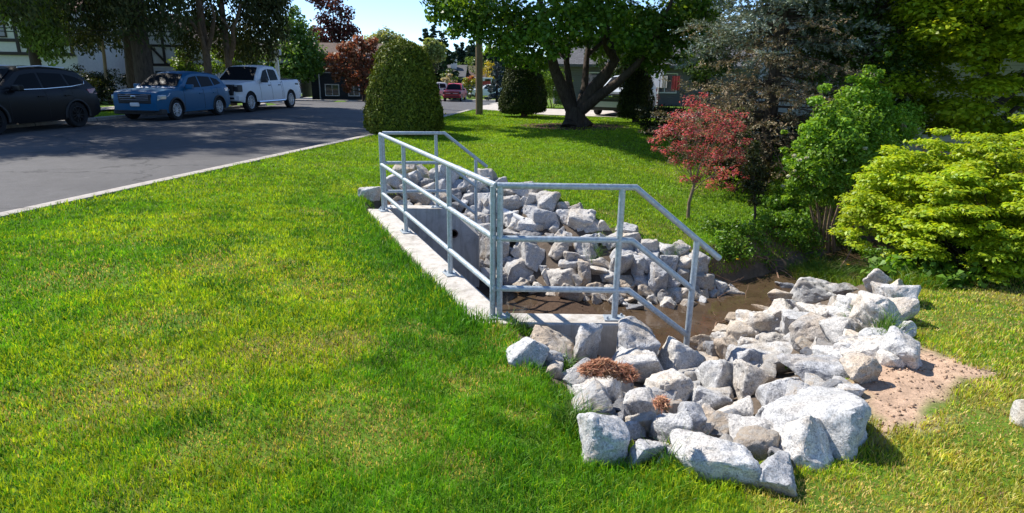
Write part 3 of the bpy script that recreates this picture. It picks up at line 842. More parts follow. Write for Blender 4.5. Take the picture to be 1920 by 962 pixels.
near_b = [
 (160, 775, 290, 200, 'g', -0.05, 'biggest grey front rock, its broad face toward the lawn'),
 (378, 828, 140, 125, 'g', 0, 'frontmost small grey block by itself in the grass'),
 (325, 690, 250, 120, 'g', 0.1, 'grey rock overhanging a dark hollow behind the frontmost block'),
 (545, 705, 250, 200, 'w', 0.45, 'long white rock with rusty patches facing the sandy lawn'),
 (420, 610, 200, 110, 'w', 0.4, 'pale slab rock leading up to the long white rock'),
 (620, 620, 360, 270, 'g', 0.35, 'largest grey boulder standing beside the bare sandy patch'),
 (110, 622, 115, 85, 't', 0, 'tan brick shaped rock among grey ones in the pile'),
 (95, 685, 130, 85, 't', 0, 'rounded tan grey rock below the tan brick shaped one'),
 (140, 545, 130, 100, 'g', 0, 'grey rock just behind the tan brick shaped rock'),
 (235, 590, 100, 130, 'w', 0.2, 'upright white rock right of the tan brick shaped rock'),
 (215, 455, 210, 130, 'g', 0.35, 'wide grey sloping rock in the middle of the pile'),
 (300, 460, 110, 110, 't', 0.5, 'tan rock leaning on the wide grey sloping rock'),
 (415, 500, 130, 110, 'g', 0.2, 'grey wedge rock below the broad flat tan edged slab'),
 (565, 440, 290, 120, 'g', 0.0, 'broad flat slab rock with a tan edge and deep shadow beneath'),
 (400, 362, 240, 85, 'g', 0, 'long flat grey rock behind the broad tan edged slab'),
 (310, 385, 130, 90, 'g', 0.3, 'grey slanting rock next to the long flat grey one'),
 (225, 365, 85, 95, 't', 0, 'tan rock between the water and the slanting grey rock'),
 (300, 335, 70, 60, 'w', 0, 'little white rock above the slanting grey rock'),
 (742, 428, 95, 95, 't', 0, 'cream coloured rock at the edge of the sandy patch'),
 (700, 512, 75, 55, 'w', 0, 'small white rock at the shadowed end of the flat slab'),
 (655, 278, 130, 100, 'g', 0.5, 'grey tilted plate rock in the middle of the white pile'),
 (575, 275, 110, 110, 't', 0.3, 'tan faced rock beside the tilted grey plate'),
 (490, 250, 150, 110, 'w', 0.4, 'bright slanting slab rock pointing down to the creek'),
 (590, 190, 140, 60, 'w', 0, 'flat white rock in the upper white pile'),
 (460, 200, 130, 85, 'w', 0.2, 'white rock above the bright slanting slab'),
 (792, 212, 145, 120, 'w', 0.45, 'big bright white rock with a cream edge below the weeds'),
 (862, 188, 100, 95, 'w', 0.3, 'white rock leaning on the big cream edged one'),
 (915, 130, 105, 70, 'w', 0, 'white rock alone in the grass at the top end of pile'),
 (830, 112, 70, 60, 'w', 0.3, 'small white rock at the top of the pile'),
 (815, 72, 65, 55, 'w', 0.6, 'pointed white rock standing up against the green weeds'),
 (885, 80, 65, 35, 'w', 0, 'thin white rock lying in the weeds at the top end'),
 (745, 140, 115, 55, 'w', 0, 'flat white rock below the pointed one in the weeds'),
 (700, 170, 90, 60, 'w', 0.2, 'white rock between the flat ones of the upper pile'),
 (680, 97, 75, 32, 'd', 0, 'thin dark rock at the weedy top of the pile'),
 (610, 102, 85, 50, 'w', 0.2, 'white rock at the weedy edge beside the thin dark rock'),
 (540, 110, 105, 70, 'g', 0.3, 'grey slab rock at the grassy creek end of pile'),
 (500, 165, 135, 50, 'g', 0, 'low grey rock under the grassy creek end slab'),
 (400, 185, 90, 55, 'w', 0, 'white rock above the tan stones at the water'),
 (350, 250, 145, 100, 'w', 0.3, 'large white rock with a shaded foot near the water'),
 (270, 222, 90, 60, 't', 0, 'pale tan rock at the water beside fallen twigs'),
 (285, 275, 105, 75, 'w', 0, 'whitish rock near the water under the large white one'),
 (240, 280, 55, 70, 'w', 0.3, 'narrow white rock at the water edge'),
 (190, 262, 60, 42, 't', 0, 'little tan rock in the shallow water edge'),
 (200, 300, 80, 52, 'w', 0, 'white rounded rock at the water above the tan one'),
 (120, 332, 105, 80, 't', 0.1, 'tan rock standing at the water near the last railing post'),
 (172, 350, 62, 65, 'd', 0, 'dark rock tucked beside the tan water edge rock'),
 (345, 175, 65, 45, 't', 0, 'small tan rock at the creek bend'),
 (430, 142, 65, 60, 't', 0, 'reddish tan rock by the twiggy creek corner'),
 (440, 98, 60, 40, 'd', 0, 'brown dark rock under the bank grass at creek corner'),
 (160, 388, 90, 45, 't', 0, 'low tan rock at the water below the dark tucked rock'),
 (100, 392, 60, 36, 'd', 0, 'small dark rock half sunk in mud at the post foot'),
 (812, 290, 95, 55, 'g', 0, 'grey rock under the weed tuft of the upper pile'),
 (890, 340, 115, 105, 'g', 0.15, 'square grey rock at the corner of the sandy patch'),
 (850, 368, 65, 50, 'w', 0, 'small white rock beside the square grey one'),
 (762, 330, 130, 75, 'w', -0.2, 'white slanted rock above the cream coloured rock'),
 (640, 362, 110, 70, 'w', 0, 'whitish rock behind the broad tan edged slab'),
 (565, 345, 110, 70, 'g', 0.1, 'pale grey rock behind the tan faced one'),
 (700, 342, 80, 60, 'w', 0, 'white rock between tilted plate and cream rock'),
 (425, 305, 95, 50, 'g', 0, 'low grey rock under the bright slanting slab'),
 (702, 290, 60, 60, 'w', 0, 'small white rock behind the tilted grey plate'),
 (865, 255, 90, 55, 'w', 0, 'low white rock below the big cream edged one'),
 (50, 630, 90, 150, 'g', 0.2, 'steep grey rock shading the gap beside the tan brick'),
 (70, 400, 60, 45, 't', 0, 'small tan rock at the foot of the last railing post'),
 (20, 745, 70, 70, 'w', 0, 'pale rock at the grass beside the biggest front rock'),
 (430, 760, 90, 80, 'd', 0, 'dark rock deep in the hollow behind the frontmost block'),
]
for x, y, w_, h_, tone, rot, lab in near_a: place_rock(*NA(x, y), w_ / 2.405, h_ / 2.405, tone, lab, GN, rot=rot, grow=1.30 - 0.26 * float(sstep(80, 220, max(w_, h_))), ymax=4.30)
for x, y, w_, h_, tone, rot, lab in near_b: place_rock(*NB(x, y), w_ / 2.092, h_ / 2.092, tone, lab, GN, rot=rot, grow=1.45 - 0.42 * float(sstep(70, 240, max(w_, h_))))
N_NEAR = len(ROCKS)
def FA(x, y): return 880 + x / 2.672, 300 + y / 2.672
def FB(x, y): return 640 + x / 3.006, 230 + y / 3.006
# the far bank, in rows from the grass down to the water
rows7 = {
 'topmost row': [(250, 160, 165, 80, 'g'), (280, 222, 50, 38, 'w'), (330, 215, 65, 55, 'g'), (395, 225, 92, 90, 'g'), (470, 242, 62, 34, 'w'), (485, 285, 65, 55, 'w'), (550, 305, 105, 90, 'w'), (620, 335, 85, 45, 'g'), (675, 330, 48, 44, 'w'), (690, 388, 65, 50, 'w'), (790, 370, 100, 60, 't'), (800, 402, 90, 55, 'w'), (900, 445, 75, 60, 'w'), (945, 455, 62, 72, 'w'), (990, 470, 55, 60, 'w'), (1050, 460, 64, 62, 'g'), (1145, 490, 80, 45, 'w')],
 'second row': [(15, 110, 65, 55, 'g'), (85, 105, 72, 62, 'g'), (55, 150, 112, 82, 't'), (20, 172, 55, 52, 'd'), (175, 182, 85, 62, 't'), (75, 235, 95, 92, 'g'), (215, 240, 95, 76, 'g'), (300, 265, 75, 55, 'g'), (390, 297, 145, 82, 't'), (310, 330, 115, 52, 'w'), (500, 400, 95, 42, 't'), (585, 430, 102, 92, 'g'), (640, 460, 105, 82, 'g'), (770, 488, 92, 55, 'g'), (795, 440, 92, 62, 't'), (870, 470, 60, 50, 'w'), (1060, 530, 165, 82, 'w'), (1130, 535, 62, 82, 'g')],
 'middle row': [(20, 242, 55, 72, 'g'), (40, 300, 75, 52, 'g'), (120, 300, 85, 45, 'd'), (200, 305, 65, 62, 't'), (230, 410, 95, 80, 'g'), (330, 405, 155, 62, 'd'), (445, 440, 65, 92, 'g'), (540, 465, 112, 92, 'g'), (590, 500, 62, 42, 'w'), (635, 530, 112, 52, 'w'), (760, 540, 92, 112, 't'), (830, 540, 54, 92, 'g'), (895, 530, 75, 82, 'g'), (990, 530, 64, 62, 't'), (1000, 580, 64, 52, 'w')],
 'lower row': [(30, 355, 64, 62, 'd'), (78, 360, 64, 62, 'g'), (112, 455, 170, 145, 'g'), (340, 495, 185, 145, 'g'), (250, 565, 165, 120, 'g'), (365, 597, 64, 62, 'w'), (490, 540, 135, 62, 'g'), (480, 592, 165, 82, 'g'), (572, 565, 44, 92, 't'), (648, 570, 95, 62, 'w'), (700, 600, 90, 60, 'g'), (870, 600, 64, 52, 'g'), (940, 600, 92, 112, 'g'), (1015, 615, 60, 50, 't'), (1150, 602, 105, 52, 't'), (1190, 642, 64, 50, 't'), (1310, 640, 54, 32, 't'), (1240, 635, 60, 45, 'w')],
 'waterline row': [(200, 600, 70, 60, 'd'), (415, 655, 92, 42, 't'), (512, 670, 82, 62, 't'), (590, 680, 62, 32, 't'), (622, 655, 112, 52, 't'), (672, 692, 72, 42, 't'), (732, 675, 92, 72, 't'), (812, 620, 92, 62, 't'), (832, 700, 142, 62, 't'), (922, 655, 112, 82, 't'), (1040, 685, 64, 62, 'w'), (1110, 672, 62, 62, 't'), (1180, 682, 64, 42, 't'), (1295, 668, 112, 50, 't'), (985, 690, 60, 50, 'd'), (1250, 690, 50, 30, 'd')],
}
ORD = ['first', 'second', 'third', 'fourth', 'fifth', 'sixth', 'seventh', 'eighth', 'ninth', 'tenth', 'eleventh', 'twelfth', 'thirteenth', 'fourteenth', 'fifteenth', 'sixteenth', 'seventeenth', 'eighteenth', 'nineteenth', 'twentieth']
special = {(340, 495): 'largest angular grey block in the middle of the far bank', (112, 455): 'big dark shaded block beside the end of the far wing wall', (250, 565): 'wide grey wedge rock above the mud, below the largest angular block', (330, 405): 'flat dark rock lying over the largest angular block of the far bank',
           (250, 160): 'broad flat topped grey rock at the grass, topmost on the far bank', (1060, 530): 'long whitish rock near the sloping end of the near railing', (832, 700): 'long tan rock lying in the mud at the far waterline', (1295, 668): 'long tan stone reaching out at the tip of the far bank'}
for rname, items in rows7.items():
    items = sorted(items, key=lambda q: q[0])
    for i, (x, y, w_, h_, tone) in enumerate(items):
        if tone == 't' and rname != 'waterline row' and (x * 7 + y) % 5 < 3: tone = 'g'
        lab = special.get((x, y), f'{TONE[tone]} rock, {ORD[i]} from the headwall in the {rname} of the far bank')
        place_rock(*FA(x, y), w_ / 2.672, h_ / 2.672, tone, lab, GF, grow=1.50 - 0.38 * float(sstep(60, 160, w_)))
# behind the railing, beyond the far wing wall
behind = [
 (165, 408, 112, 72, 'w', 'cream rounded rock alone in the grass outside the railing corner'),
 (250, 368, 60, 45, 'g', 'small grey rock just inside the far corner post'),
 (290, 340, 85, 62, 'w', 'whitish rock behind the far corner post'),
 (350, 282, 95, 66, 't', 'tan rock at the top of the heap by the grass'),
 (408, 275, 66, 48, 'w', 'little pale rock between two tan ones at the heap top'),
 (480, 285, 75, 62, 't', 'tan rock near the far middle post at the heap top'),
 (420, 318, 90, 62, 'w', 'pale grey rock in the upper heap by the far post'),
 (330, 330, 80, 55, 'g', 'grey rock low in the upper heap'),
 (335, 382, 140, 66, 'w', 'long white rock behind the second post of the long railing'),
 (405, 432, 175, 88, 't', 'big tan boulder above the far wing wall corner'),
 (290, 432, 85, 66, 't', 'brownish rock on the soil inside the far corner'),
 (465, 440, 85, 62, 'd', 'dark shaded rock beside the big tan boulder'),
 (480, 345, 62, 52, 'd', 'dark rock under the far handrail by the tan boulder'),
 (545, 300, 72, 62, 'g', 'grey rock behind the far middle post'),
 (620, 300, 100, 105, 'g', 'upright grey rock beneath the sloping far handrail'),
 (660, 272, 75, 46, 'w', 'whitish rock at the grass under the far handrail end'),
 (735, 320, 68, 44, 'g', 'grey rock at the grass past the far handrail end'),
 (790, 340, 74, 54, 'd', 'dark topped rock at the grass beside the long rectangular one'),
 (675, 385, 140, 100, 'g', 'big grey rock behind the last far post'),
 (785, 385, 145, 70, 'w', 'long rectangular pale rock pointing at the near railing'),
 (800, 470, 110, 100, 'g', 'large smooth grey rock behind the near corner posts'),
 (700, 440, 70, 60, 'g', 'grey rock left of the large smooth one'),
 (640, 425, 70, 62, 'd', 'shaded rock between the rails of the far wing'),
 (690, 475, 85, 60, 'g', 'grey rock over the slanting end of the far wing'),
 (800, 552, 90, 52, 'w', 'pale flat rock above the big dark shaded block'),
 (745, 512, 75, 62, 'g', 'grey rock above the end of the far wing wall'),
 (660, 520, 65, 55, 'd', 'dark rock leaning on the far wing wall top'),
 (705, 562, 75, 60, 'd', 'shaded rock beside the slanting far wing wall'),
 (762, 612, 72, 62, 'g', 'grey rock just past the far wing wall end'),
 (822, 618, 56, 52, 'g', 'small grey rock above the big dark block by the wall end'),
 (570, 360, 70, 70, 'g', 'grey rock behind the lower far rails'),
 (560, 440, 80, 60, 't', 'tan rock at the back of the far wing wall'),
 (760, 830, 80, 70, 'd', 'dark rock at the foot of the far wing wall end'),
]
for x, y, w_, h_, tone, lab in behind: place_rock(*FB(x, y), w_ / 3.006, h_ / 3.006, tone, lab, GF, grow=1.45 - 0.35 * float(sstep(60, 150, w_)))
N_BIG = len(ROCKS)
tag(place_rock(1921, 785, 22, 70, 'g', 'grey rock at the border of the lawn past the sandy patch', 'lawn border rocks'), cat='rock')
# small stones wedged in the gaps
def fill(poly, n, rmin, rmax, tones, label, group, seed, solo, heap):
    r = random.Random(seed); xs = [p[0] for p in poly]; ys = [p[1] for p in poly]
    protos = []
    for i in range(9):
        me = rock_mesh('stone', 1.0, 0.85, 0.75, 900 + seed * 31 + i)
        me.materials.append(ROCKM[tones[i % len(tones)]]); protos.append(me)
    spots = []; tries = 0
    while len(spots) < n and tries < 5000:
        tries += 1
        x = r.uniform(min(xs), max(xs)); y = r.uniform(min(ys), max(ys))
        if not bool(in_poly(np.array([x]), np.array([y]), poly)[0]): continue
        s = r.uniform(rmin, rmax)
        if any(math.hypot(x - a, y - b_) < (c_ * 0.58 + s * 0.5) for a, b_, c_ in ROCKS): continue
        spots.append((s / math.hypot(x, y), s, x, y)); ROCKS.append((x, y, s))
    spots.sort(reverse=True)
    Vs, Ls, Ss, k0 = [], [], [], 0
    for i, (_q, s, x, y) in enumerate(spots):
        rot = (r.uniform(-.4, .4), r.uniform(-.4, .4), r.uniform(0, 6.28)); me = r.choice(protos)
        if i < solo:
            o = bpy.data.objects.new('rock', me); COL.objects.link(o)
            o.location = (x, y, hz(x, y) + s * 0.55); o.scale = (s, s, s); o.rotation_euler = rot
            tag(o, label, 'rock', group)
        else:                                          # the smallest ones are one heap of rubble
            from mathutils import Euler
            R3 = np.array(Euler(rot).to_matrix()); co = np.empty(len(me.vertices) * 3); me.vertices.foreach_get('co', co)
            Vs.append(co.reshape(-1, 3) @ R3.T * s + np.array([x, y, hz(x, y) + s * 0.55]))
            li = np.empty(len(me.loops), dtype=np.int32); me.loops.foreach_get('vertex_index', li); Ls.append(li + k0); k0 += len(me.vertices)
            lt = np.empty(len(me.polygons), dtype=np.int32); me.polygons.foreach_get('loop_total', lt); Ss.append(lt)
    if Vs:
        o = mesh_np('stone_rubble', np.concatenate(Vs), np.concatenate(Ls), np.concatenate(Ss), ROCKM['g'], smooth=True)
        o.data.set_sharp_from_angle(angle=0.52)
        tag(o, 'small grey rubble filling the gaps of the ' + heap, 'rubble', kind='stuff')
NEARP = [(1.65, 4.9), (1.9, 5.6), (2.3, 6.3), (3.15, 7.4), (3.7, 7.4), (3.4, 6.0), (3.2, 5.0), (2.55, 4.2), (1.95, 3.3), (1.75, 2.8), (1.1, 2.45), (0.5, 2.65), (0.35, 3.1), (0.15, 3.7), (0.4, 3.95), (1.2, 3.95), (1.6, 4.4)]
FARP = [(-1.5, 8.98), (-0.4, 8.98), (-0.35, 8.7), (0.7, 8.35), (1.8, 8.0), (2.75, 8.2), (3.1, 8.6), (2.6, 9.05), (1.9, 9.15), (1.1, 9.9), (0.4, 10.6), (-0.9, 11.0), (-1.8, 10.4), (-2.0, 9.3)]
fill(NEARP, 150, 0.065, 0.13, ['g', 'w', 't', 'd'], 'small filler stone wedged between the larger rocks of the near pile', 'filler stones of the near pile', 1, 54, 'near rock pile')
fill(FARP, 110, 0.09, 0.19, ['g', 'd', 't', 'w'], 'small filler stone wedged between the larger rocks of the far bank', 'filler stones of the far bank', 2, 44, 'far bank')

# ---------------------------------------------------------------- loose things on the stones and in the creek
p = hit(957, 402, 0.14)
t = empty('plastic_pipe', p, 0, 'white plastic pipe stub poking out between grey rocks of the far bank', 'pipe')
WHITEP = mat_plain('white_plastic', (0.75, 0.75, 0.73), 0.35)
mb = MB(); d = Vector((0.32, -0.22, -0.10)).normalized()
a = Vector((0, 0, 0)) - d * 0.42
mm = d.to_track_quat('Z', 'Y').to_matrix().to_4x4()
mm2 = Matrix.Translation(d * -0.45) @ mm
mb.lathe([(0.042, 0), (0.054, 0), (0.054, 0.72), (0.042, 0.72)], 20, mm2, close=True); tub = mb.build('pipe_wall', WHITEP, t, smooth=True)
mb = MB(); mb.lathe([(0.043, 0.700), (0.043, 0.706)], 16, mm2); mb.build('bore_shade', MATS['hollow_shade'], t)  # black disc standing in for the shade inside the pipe

NEEDLE = mat_leaf('dry_needles', trans=0.1, rough=0.8, spec=0.15)
def needle_heap(px, py, wx, wy, n, label, lift=0.1, hgt=0.05, seed=0):
    """dry needles heaped on the stones: thin slivers on top of each other"""
    p = hit(px, py, lift)
    C = np.c_[rng.normal(size=n) * wx * 0.45, rng.normal(size=n) * wy * 0.45, rng.random(n) * hgt]
    rr = np.hypot(C[:, 0] / wx, C[:, 1] / wy); C = C[rr < 1.0]; rr = rr[rr < 1.0]; n = len(C)
    C[:, 2] = C[:, 2] * (1 - rr * 0.6) + vnoise(C[:, 0], C[:, 1], 12, 5, 2) * 0.03
    C += np.array([p[0], p[1], p[2]])
    Nn = unit(n); Nn[:, 2] = np.abs(Nn[:, 2]) + 0.8; Nn /= np.linalg.norm(Nn, axis=1, keepdims=True)
    pal = np.array([(0.46, 0.22, 0.13), (0.34, 0.14, 0.085), (0.56, 0.32, 0.19)])
    V, c = leaf_quads(C, Nn, 0.03 + 0.035 * rng.random(n), pal[rng.integers(0, 3, n)] * (0.7 + 0.6 * rng.random((n, 1))), aspect=0.10, fold=0.02)
    o = build_quads('needle_litter', V, c, NEEDLE)
    return tag(o, label, 'needle litter', kind='stuff')
needle_heap(1128, 704, 0.13, 0.07, 2600, 'heap of reddish brown dry needles lying on the pale rocks', lift=0.26, hgt=0.09)
needle_heap(1172, 712, 0.07, 0.085, 1300, 'second part of the brown needle heap', lift=0.26, hgt=0.08)
needle_heap(1240, 766, 0.04, 0.045, 350, 'small tuft of brown needles on the bluish rock', lift=0.30, hgt=0.05)
needle_heap(738, 388, 0.20, 0.14, 900, 'brown needles on the soil at the railing corner', lift=0.02, hgt=0.04)

TWIG = mat_bark('bare_twig_bark', (0.20, 0.12, 0.08), (0.38, 0.25, 0.17), 30)
def twig(pts, r0, r1, label, side=()):
    P = [Vector(hit(px, py, lf)) for px, py, lf in pts]
    mb = MB(); fine = []
    for i in range(len(P) - 1):
        for k in range(4):
            fine.append(P[i].lerp(P[i + 1], k / 4) + Vector((rnd.uniform(-1, 1), rnd.uniform(-1, 1), rnd.uniform(-.5, .5))) * 0.012)
    fine.append(P[-1])
    o = empty('branch', P[0], 0, label, 'branch', 'dead branches washed into the creek')
    mb.tube([q - P[0] for q in fine], taper(r0, r1, len(fine) - 1), 6); mb.build('stem', TWIG, o, smooth=True)
    for t0, dx, dy, dz, ln in side:
        b = fine[int(t0 * (len(fine) - 1))] - P[0]
        s = MB(); e = b + Vector((dx, dy, dz)).normalized() * ln
        s.tube(wobble_path(b, e, 5, 0.03, int(t0 * 100)), taper(r1 * 1.1, 0.002, 5), 5); s.build('twig', TWIG, o, smooth=True)
twig([(1322, 512, .2), (1340, 545, .1), (1352, 572, .05), (1385, 590, .05)], 0.013, 0.005, 'long bare branch slanting from the far bank rocks into the water', [(0.5, 1, 0.2, 0.5, 0.35), (0.7, -0.4, -0.5, 0.6, 0.25)])
twig([(1318, 505, .15), (1372, 528, .12), (1395, 533, .06)], 0.009, 0.003, 'thin branch lying level across the tip of the far bank', [(0.6, 1, 0.1, 0.4, 0.2)])
twig([(1338, 620, .06), (1345, 604, .12), (1375, 598, .08), (1412, 597, .1)], 0.012, 0.004, 'curved red brown branch resting on the near water edge stones', [(0.4, -0.2, 0.4, 0.8, 0.15), (0.7, 0.5, 0.5, 0.5, 0.2)])
twig([(1380, 585, .04), (1398, 560, .10), (1403, 535, .25)], 0.008, 0.003, 'upright thin stick standing in the shallow water')
twig([(1432, 478, .03), (1455, 500, .10), (1463, 528, .06), (1450, 545, .05)], 0.016, 0.006, 'pale dead root hanging down the washed out earth bank', [(0.3, 0.8, -0.3, -0.3, 0.3), (0.6, -0.8, -0.4, -0.2, 0.3)])
twig([(1418, 480, .06), (1440, 487, .10), (1470, 489, .10)], 0.012, 0.005, 'grey dead stick lying on the earth bank ledge', [(0.5, 0.2, -0.5, -0.5, 0.25)])
twig([(1462, 505, .1), (1480, 515, .12), (1492, 532, .05)], 0.010, 0.004, 'forked dead root beside the grass tussock', [(0.4, 0.6, -0.2, -0.4, 0.25)])
twig([(1575, 500, .15), (1592, 478, .35), (1604, 447, .55)], 0.012, 0.005, 'bare curved stem rising under the yellow green bush')

# ---------------------------------------------------------------- crumbs of soil and creek litter
def crumbs(name, P, size, cols, mat, label):
    n = len(P)
    base = np.array([(1, 0, 0), (0, 1, 0), (-1, 0, 0), (0, -1, 0), (0, 0, .8), (0, 0, -.6)], float)
    V = base[None] * size[:, None, None] * (0.6 + 0.8 * rng.random((n, 6, 1))) + P[:, None, :]
    F = np.array([(0, 1, 4), (1, 2, 4), (2, 3, 4), (3, 0, 4), (1, 0, 5), (2, 1, 5), (3, 2, 5), (0, 3, 5)])
    loops = (np.arange(n)[:, None, None] * 6 + F[None]).reshape(-1)
    o = mesh_np(name, V.reshape(-1, 3), loops, np.full(n * 8, 3), mat, None, np.repeat(cols, 6, axis=0))
    return tag(o, label, 'soil', kind='stuff')
def spread(poly, n):
    xs = [p[0] for p in poly]; ys = [p[1] for p in poly]
    x = rng.uniform(min(xs), max(xs), n * 3); y = rng.uniform(min(ys), max(ys), n * 3)
    k = in_poly(x, y, poly) & (vnoise(x, y, 4, 14, 3) * 1.3 > rng.random(n * 3) * 0.9); return x[k][:n], y[k][:n]
x, y = spread(DIRT, 1000)
crumbs('soil_crumbs', np.c_[x, y, ground_h(x, y) + 0.002], 0.003 + 0.011 * rng.random(len(x)) ** 3, np.array([(0.46, 0.32, 0.22)]) * (0.55 + 0.7 * rng.random((len(x), 1))), NEEDLE, 'crumbs of dry soil over the sandy patch')
x, y = spread(P_IN, 2600)
crumbs('creek_gravel', np.c_[x, y, ground_h(x, y) + 0.004], 0.004 + 0.016 * rng.random(len(x)) ** 3, np.array([(0.16, 0.11, 0.075)]) * (0.4 + 0.9 * rng.random((len(x), 1))), NEEDLE, 'silt lumps and grit on the creek bed')
x, y = spread(P_IN, 1500)
Nn = unit(len(x)); Nn[:, 2] = np.abs(Nn[:, 2]) + 1.2; Nn /= np.linalg.norm(Nn, axis=1, keepdims=True)
V, c = leaf_quads(np.c_[x, y, np.maximum(ground_h(x, y), WZ) + 0.012], Nn, 0.03 + 0.07 * rng.random(len(x)), np.array([(0.07, 0.045, 0.03)]) * (0.4 + 1.3 * rng.random((len(x), 1))), aspect=0.16, fold=0.03)
tag(build_quads('creek_litter', V, c, NEEDLE), 'dark twigs and leaf litter lying in the muddy creek bed', 'litter', kind='stuff')
# ================================================================ grass
GRASS = mat_leaf('grass_blades', trans=0.38, rough=0.45, spec=0.35, tcol=(1.3, 1.2, 0.55))
G_GREEN = np.array([0.100, 0.245, 0.011]); G_DEEP = np.array([0.048, 0.145, 0.009]); G_YEL = np.array([0.30, 0.37, 0.018]); G_STRAW = np.array([0.46, 0.35, 0.13]); G_BROWN = np.array([0.20, 0.13, 0.06])
STRAW_SPOTS = [(250, 700, .32), (360, 735, .25), (120, 770, .4), (690, 800, .33), (640, 760, .25), (770, 620, .14), (830, 640, .12), (880, 720, .2), (500, 660, .25), (360, 845, .14), (500, 850, .12), (870, 880, .14), (270, 610, .3), (600, 540, .5), (420, 500, .5), (150, 520, .5), (640, 790, .2), (690, 840, .2), (960, 700, .15), (1640, 900, .3), (1850, 800, .3), (1740, 940, .25), (1560, 930, .3), (1500, 890, .12), (1750, 590, .5), (1880, 560, .5), (620, 640, .3), (980, 780, .1)]
STRAW_P = [(hit(px, py)[:2], r) for px, py, r in STRAW_SPOTS]
def grass_cols(x, y, n):
    dry = vnoise(x, y, 1.5, 31, 4); fine = vnoise(x, y, 7.0, 33, 3); yel = vnoise(x, y, 0.8, 35, 4); deep = vnoise(x, y, 2.6, 37, 3)
    k = np.zeros(n)
    for (c, r) in STRAW_P:
        d = np.hypot(x - c[0], y - c[1])
        k = np.maximum(k, (1 - sstep(r * 0.2, r * 1.5, d)) * 0.55)
    right = sstep(0.0, 0.35, x - (1.6 + 0.25 * np.maximum(0, y - 2.6))) * (1 - sstep(6.0, 8.0, y)) * (y < 6.5 + 0 * x)
    right = np.where((x > 1.0) & (y < 2.35), 0.8, right)
    dryness = np.clip(k * (0.35 + 1.1 * fine) + sstep(0.60, 0.80, dry) * 0.30 * (y < 12) + right * (0.14 + 0.42 * fine), 0, 1)
    yv = np.clip(sstep(0.36, 0.66, yel) * 0.62 + right * 0.45 + 0.10, 0, 1)
    c = np.where((rng.random(n) < yv)[:, None], G_YEL, G_GREEN)
    dp = rng.random(n) < sstep(0.52, 0.7, deep) * 0.55 * (1 - right)
    c = np.where(dp[:, None], G_DEEP, c)
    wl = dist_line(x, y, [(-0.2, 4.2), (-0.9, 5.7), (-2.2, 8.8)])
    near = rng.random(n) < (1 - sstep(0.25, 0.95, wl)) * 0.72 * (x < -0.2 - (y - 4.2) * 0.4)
    c = np.where(near[:, None], G_DEEP * 1.25, c)  # shade of the lawn falling to the wall, put into the blade colour
    pale = rng.random(n) < right * (0.30 + 0.6 * sstep(0.4, 0.7, yel))
    c = np.where(pale[:, None], np.array([0.36, 0.355, 0.060]), c)
    st = rng.random(n) < dryness * 0.85
    c = np.where(st[:, None], np.where((rng.random(n) < 0.18)[:, None], G_BROWN, G_STRAW), c)
    rr_ = np.hypot(x, y); kf = (sstep(5, 15, rr_) * 0.65)[:, None]
    c = c * (1 - kf) + (0.55 * G_GREEN + 0.45 * G_YEL) * (0.8 + 0.4 * vnoise(x, y, 0.7, 53, 3))[:, None] * kf
    tuft = 0.62 + 0.76 * vnoise(x, y, 11.0, 59, 2) * (0.75 + 0.5 * vnoise(x, y, 2.3, 57, 3))
    return c * (0.70 + 0.6 * rng.random((n, 1))) * tuft[:, None] * 1.42, st, dryness

def blades(x, y, h, wd, col, lean=0.5):
    n = len(x)
    z = ground_h(x, y) - 0.006
    a = rng.random(n) * 2 * PI
    dx, dy = np.cos(a), np.sin(a)
    b = rng.random(n) * 2 * PI
    lx, ly = np.cos(b) * h * lean * rng.random(n), np.sin(b) * h * lean * rng.random(n)
    V = np.empty((n, 5, 3))
    B = np.c_[x, y, z]
    sd_ = np.c_[dx, dy, np.zeros(n)] * (wd * 0.5)[:, None]
    mid = B + np.c_[lx * 0.35, ly * 0.35, h * 0.58]
    tip = B + np.c_[lx * 1.25, ly * 1.25, h * (1 - 0.3 * rng.random(n))]
    V[:, 0] = B - sd_; V[:, 1] = B + sd_; V[:, 2] = mid + sd_ * 0.85; V[:, 3] = mid - sd_ * 0.85; V[:, 4] = tip
    base = np.arange(n)[:, None] * 5
    loops = np.concatenate([base + np.array([0, 1, 2, 3]), base + np.array([3, 2, 4])], axis=1)
    sizes = np.tile([4, 3], n)
    return V.reshape(-1, 3), loops, sizes, np.repeat(col, 5, axis=0)

def polar(n_den, r0, r1, a0, a1):
    """points round the viewer, thinner with distance"""
    xs, ys = [], []
    edges = np.geomspace(r0, r1, 26)
    for a, b in zip(edges[:-1], edges[1:]):
        k = int(n_den((a + b) / 2) * (a1 - a0) * (b * b - a * a) / 2)
        r = np.sqrt(a * a + rng.random(k) * (b * b - a * a)); t = a0 + rng.random(k) * (a1 - a0)
        xs.append(r * np.sin(t)); ys.append(r * np.cos(t))
    return np.concatenate(xs), np.concatenate(ys)
def rock_clear(x, y):
    """not under the larger stones"""
    keep = np.ones(len(x), bool)
    for a, b, c in ROCKS[:N_BIG + 1]:
        if c > 0.09: keep &= np.hypot(x - a, y - b) > c * 0.62
    return keep
x, y = polar(lambda r: 15500 * min(1.0, (2.6 / r) ** 1.6), 1.35, 34, math.radians(-62), math.radians(62))
rd = road_dist(x, y)
out_ch = ~in_poly(x, y, P_OUT)
dch = dist_line(x, y, P_OUT, True)
fb = (Y * 0)[:1]
dwall = dist_line(x, y, [(-0.1, 4.45), (-2.0, 8.9)])
dirt_d = np.where(in_poly(x, y, DIRT), dist_line(x, y, DIRT, True), -dist_line(x, y, DIRT, True))
rag = (vnoise(x, y, 6, 91, 3) - 0.5)
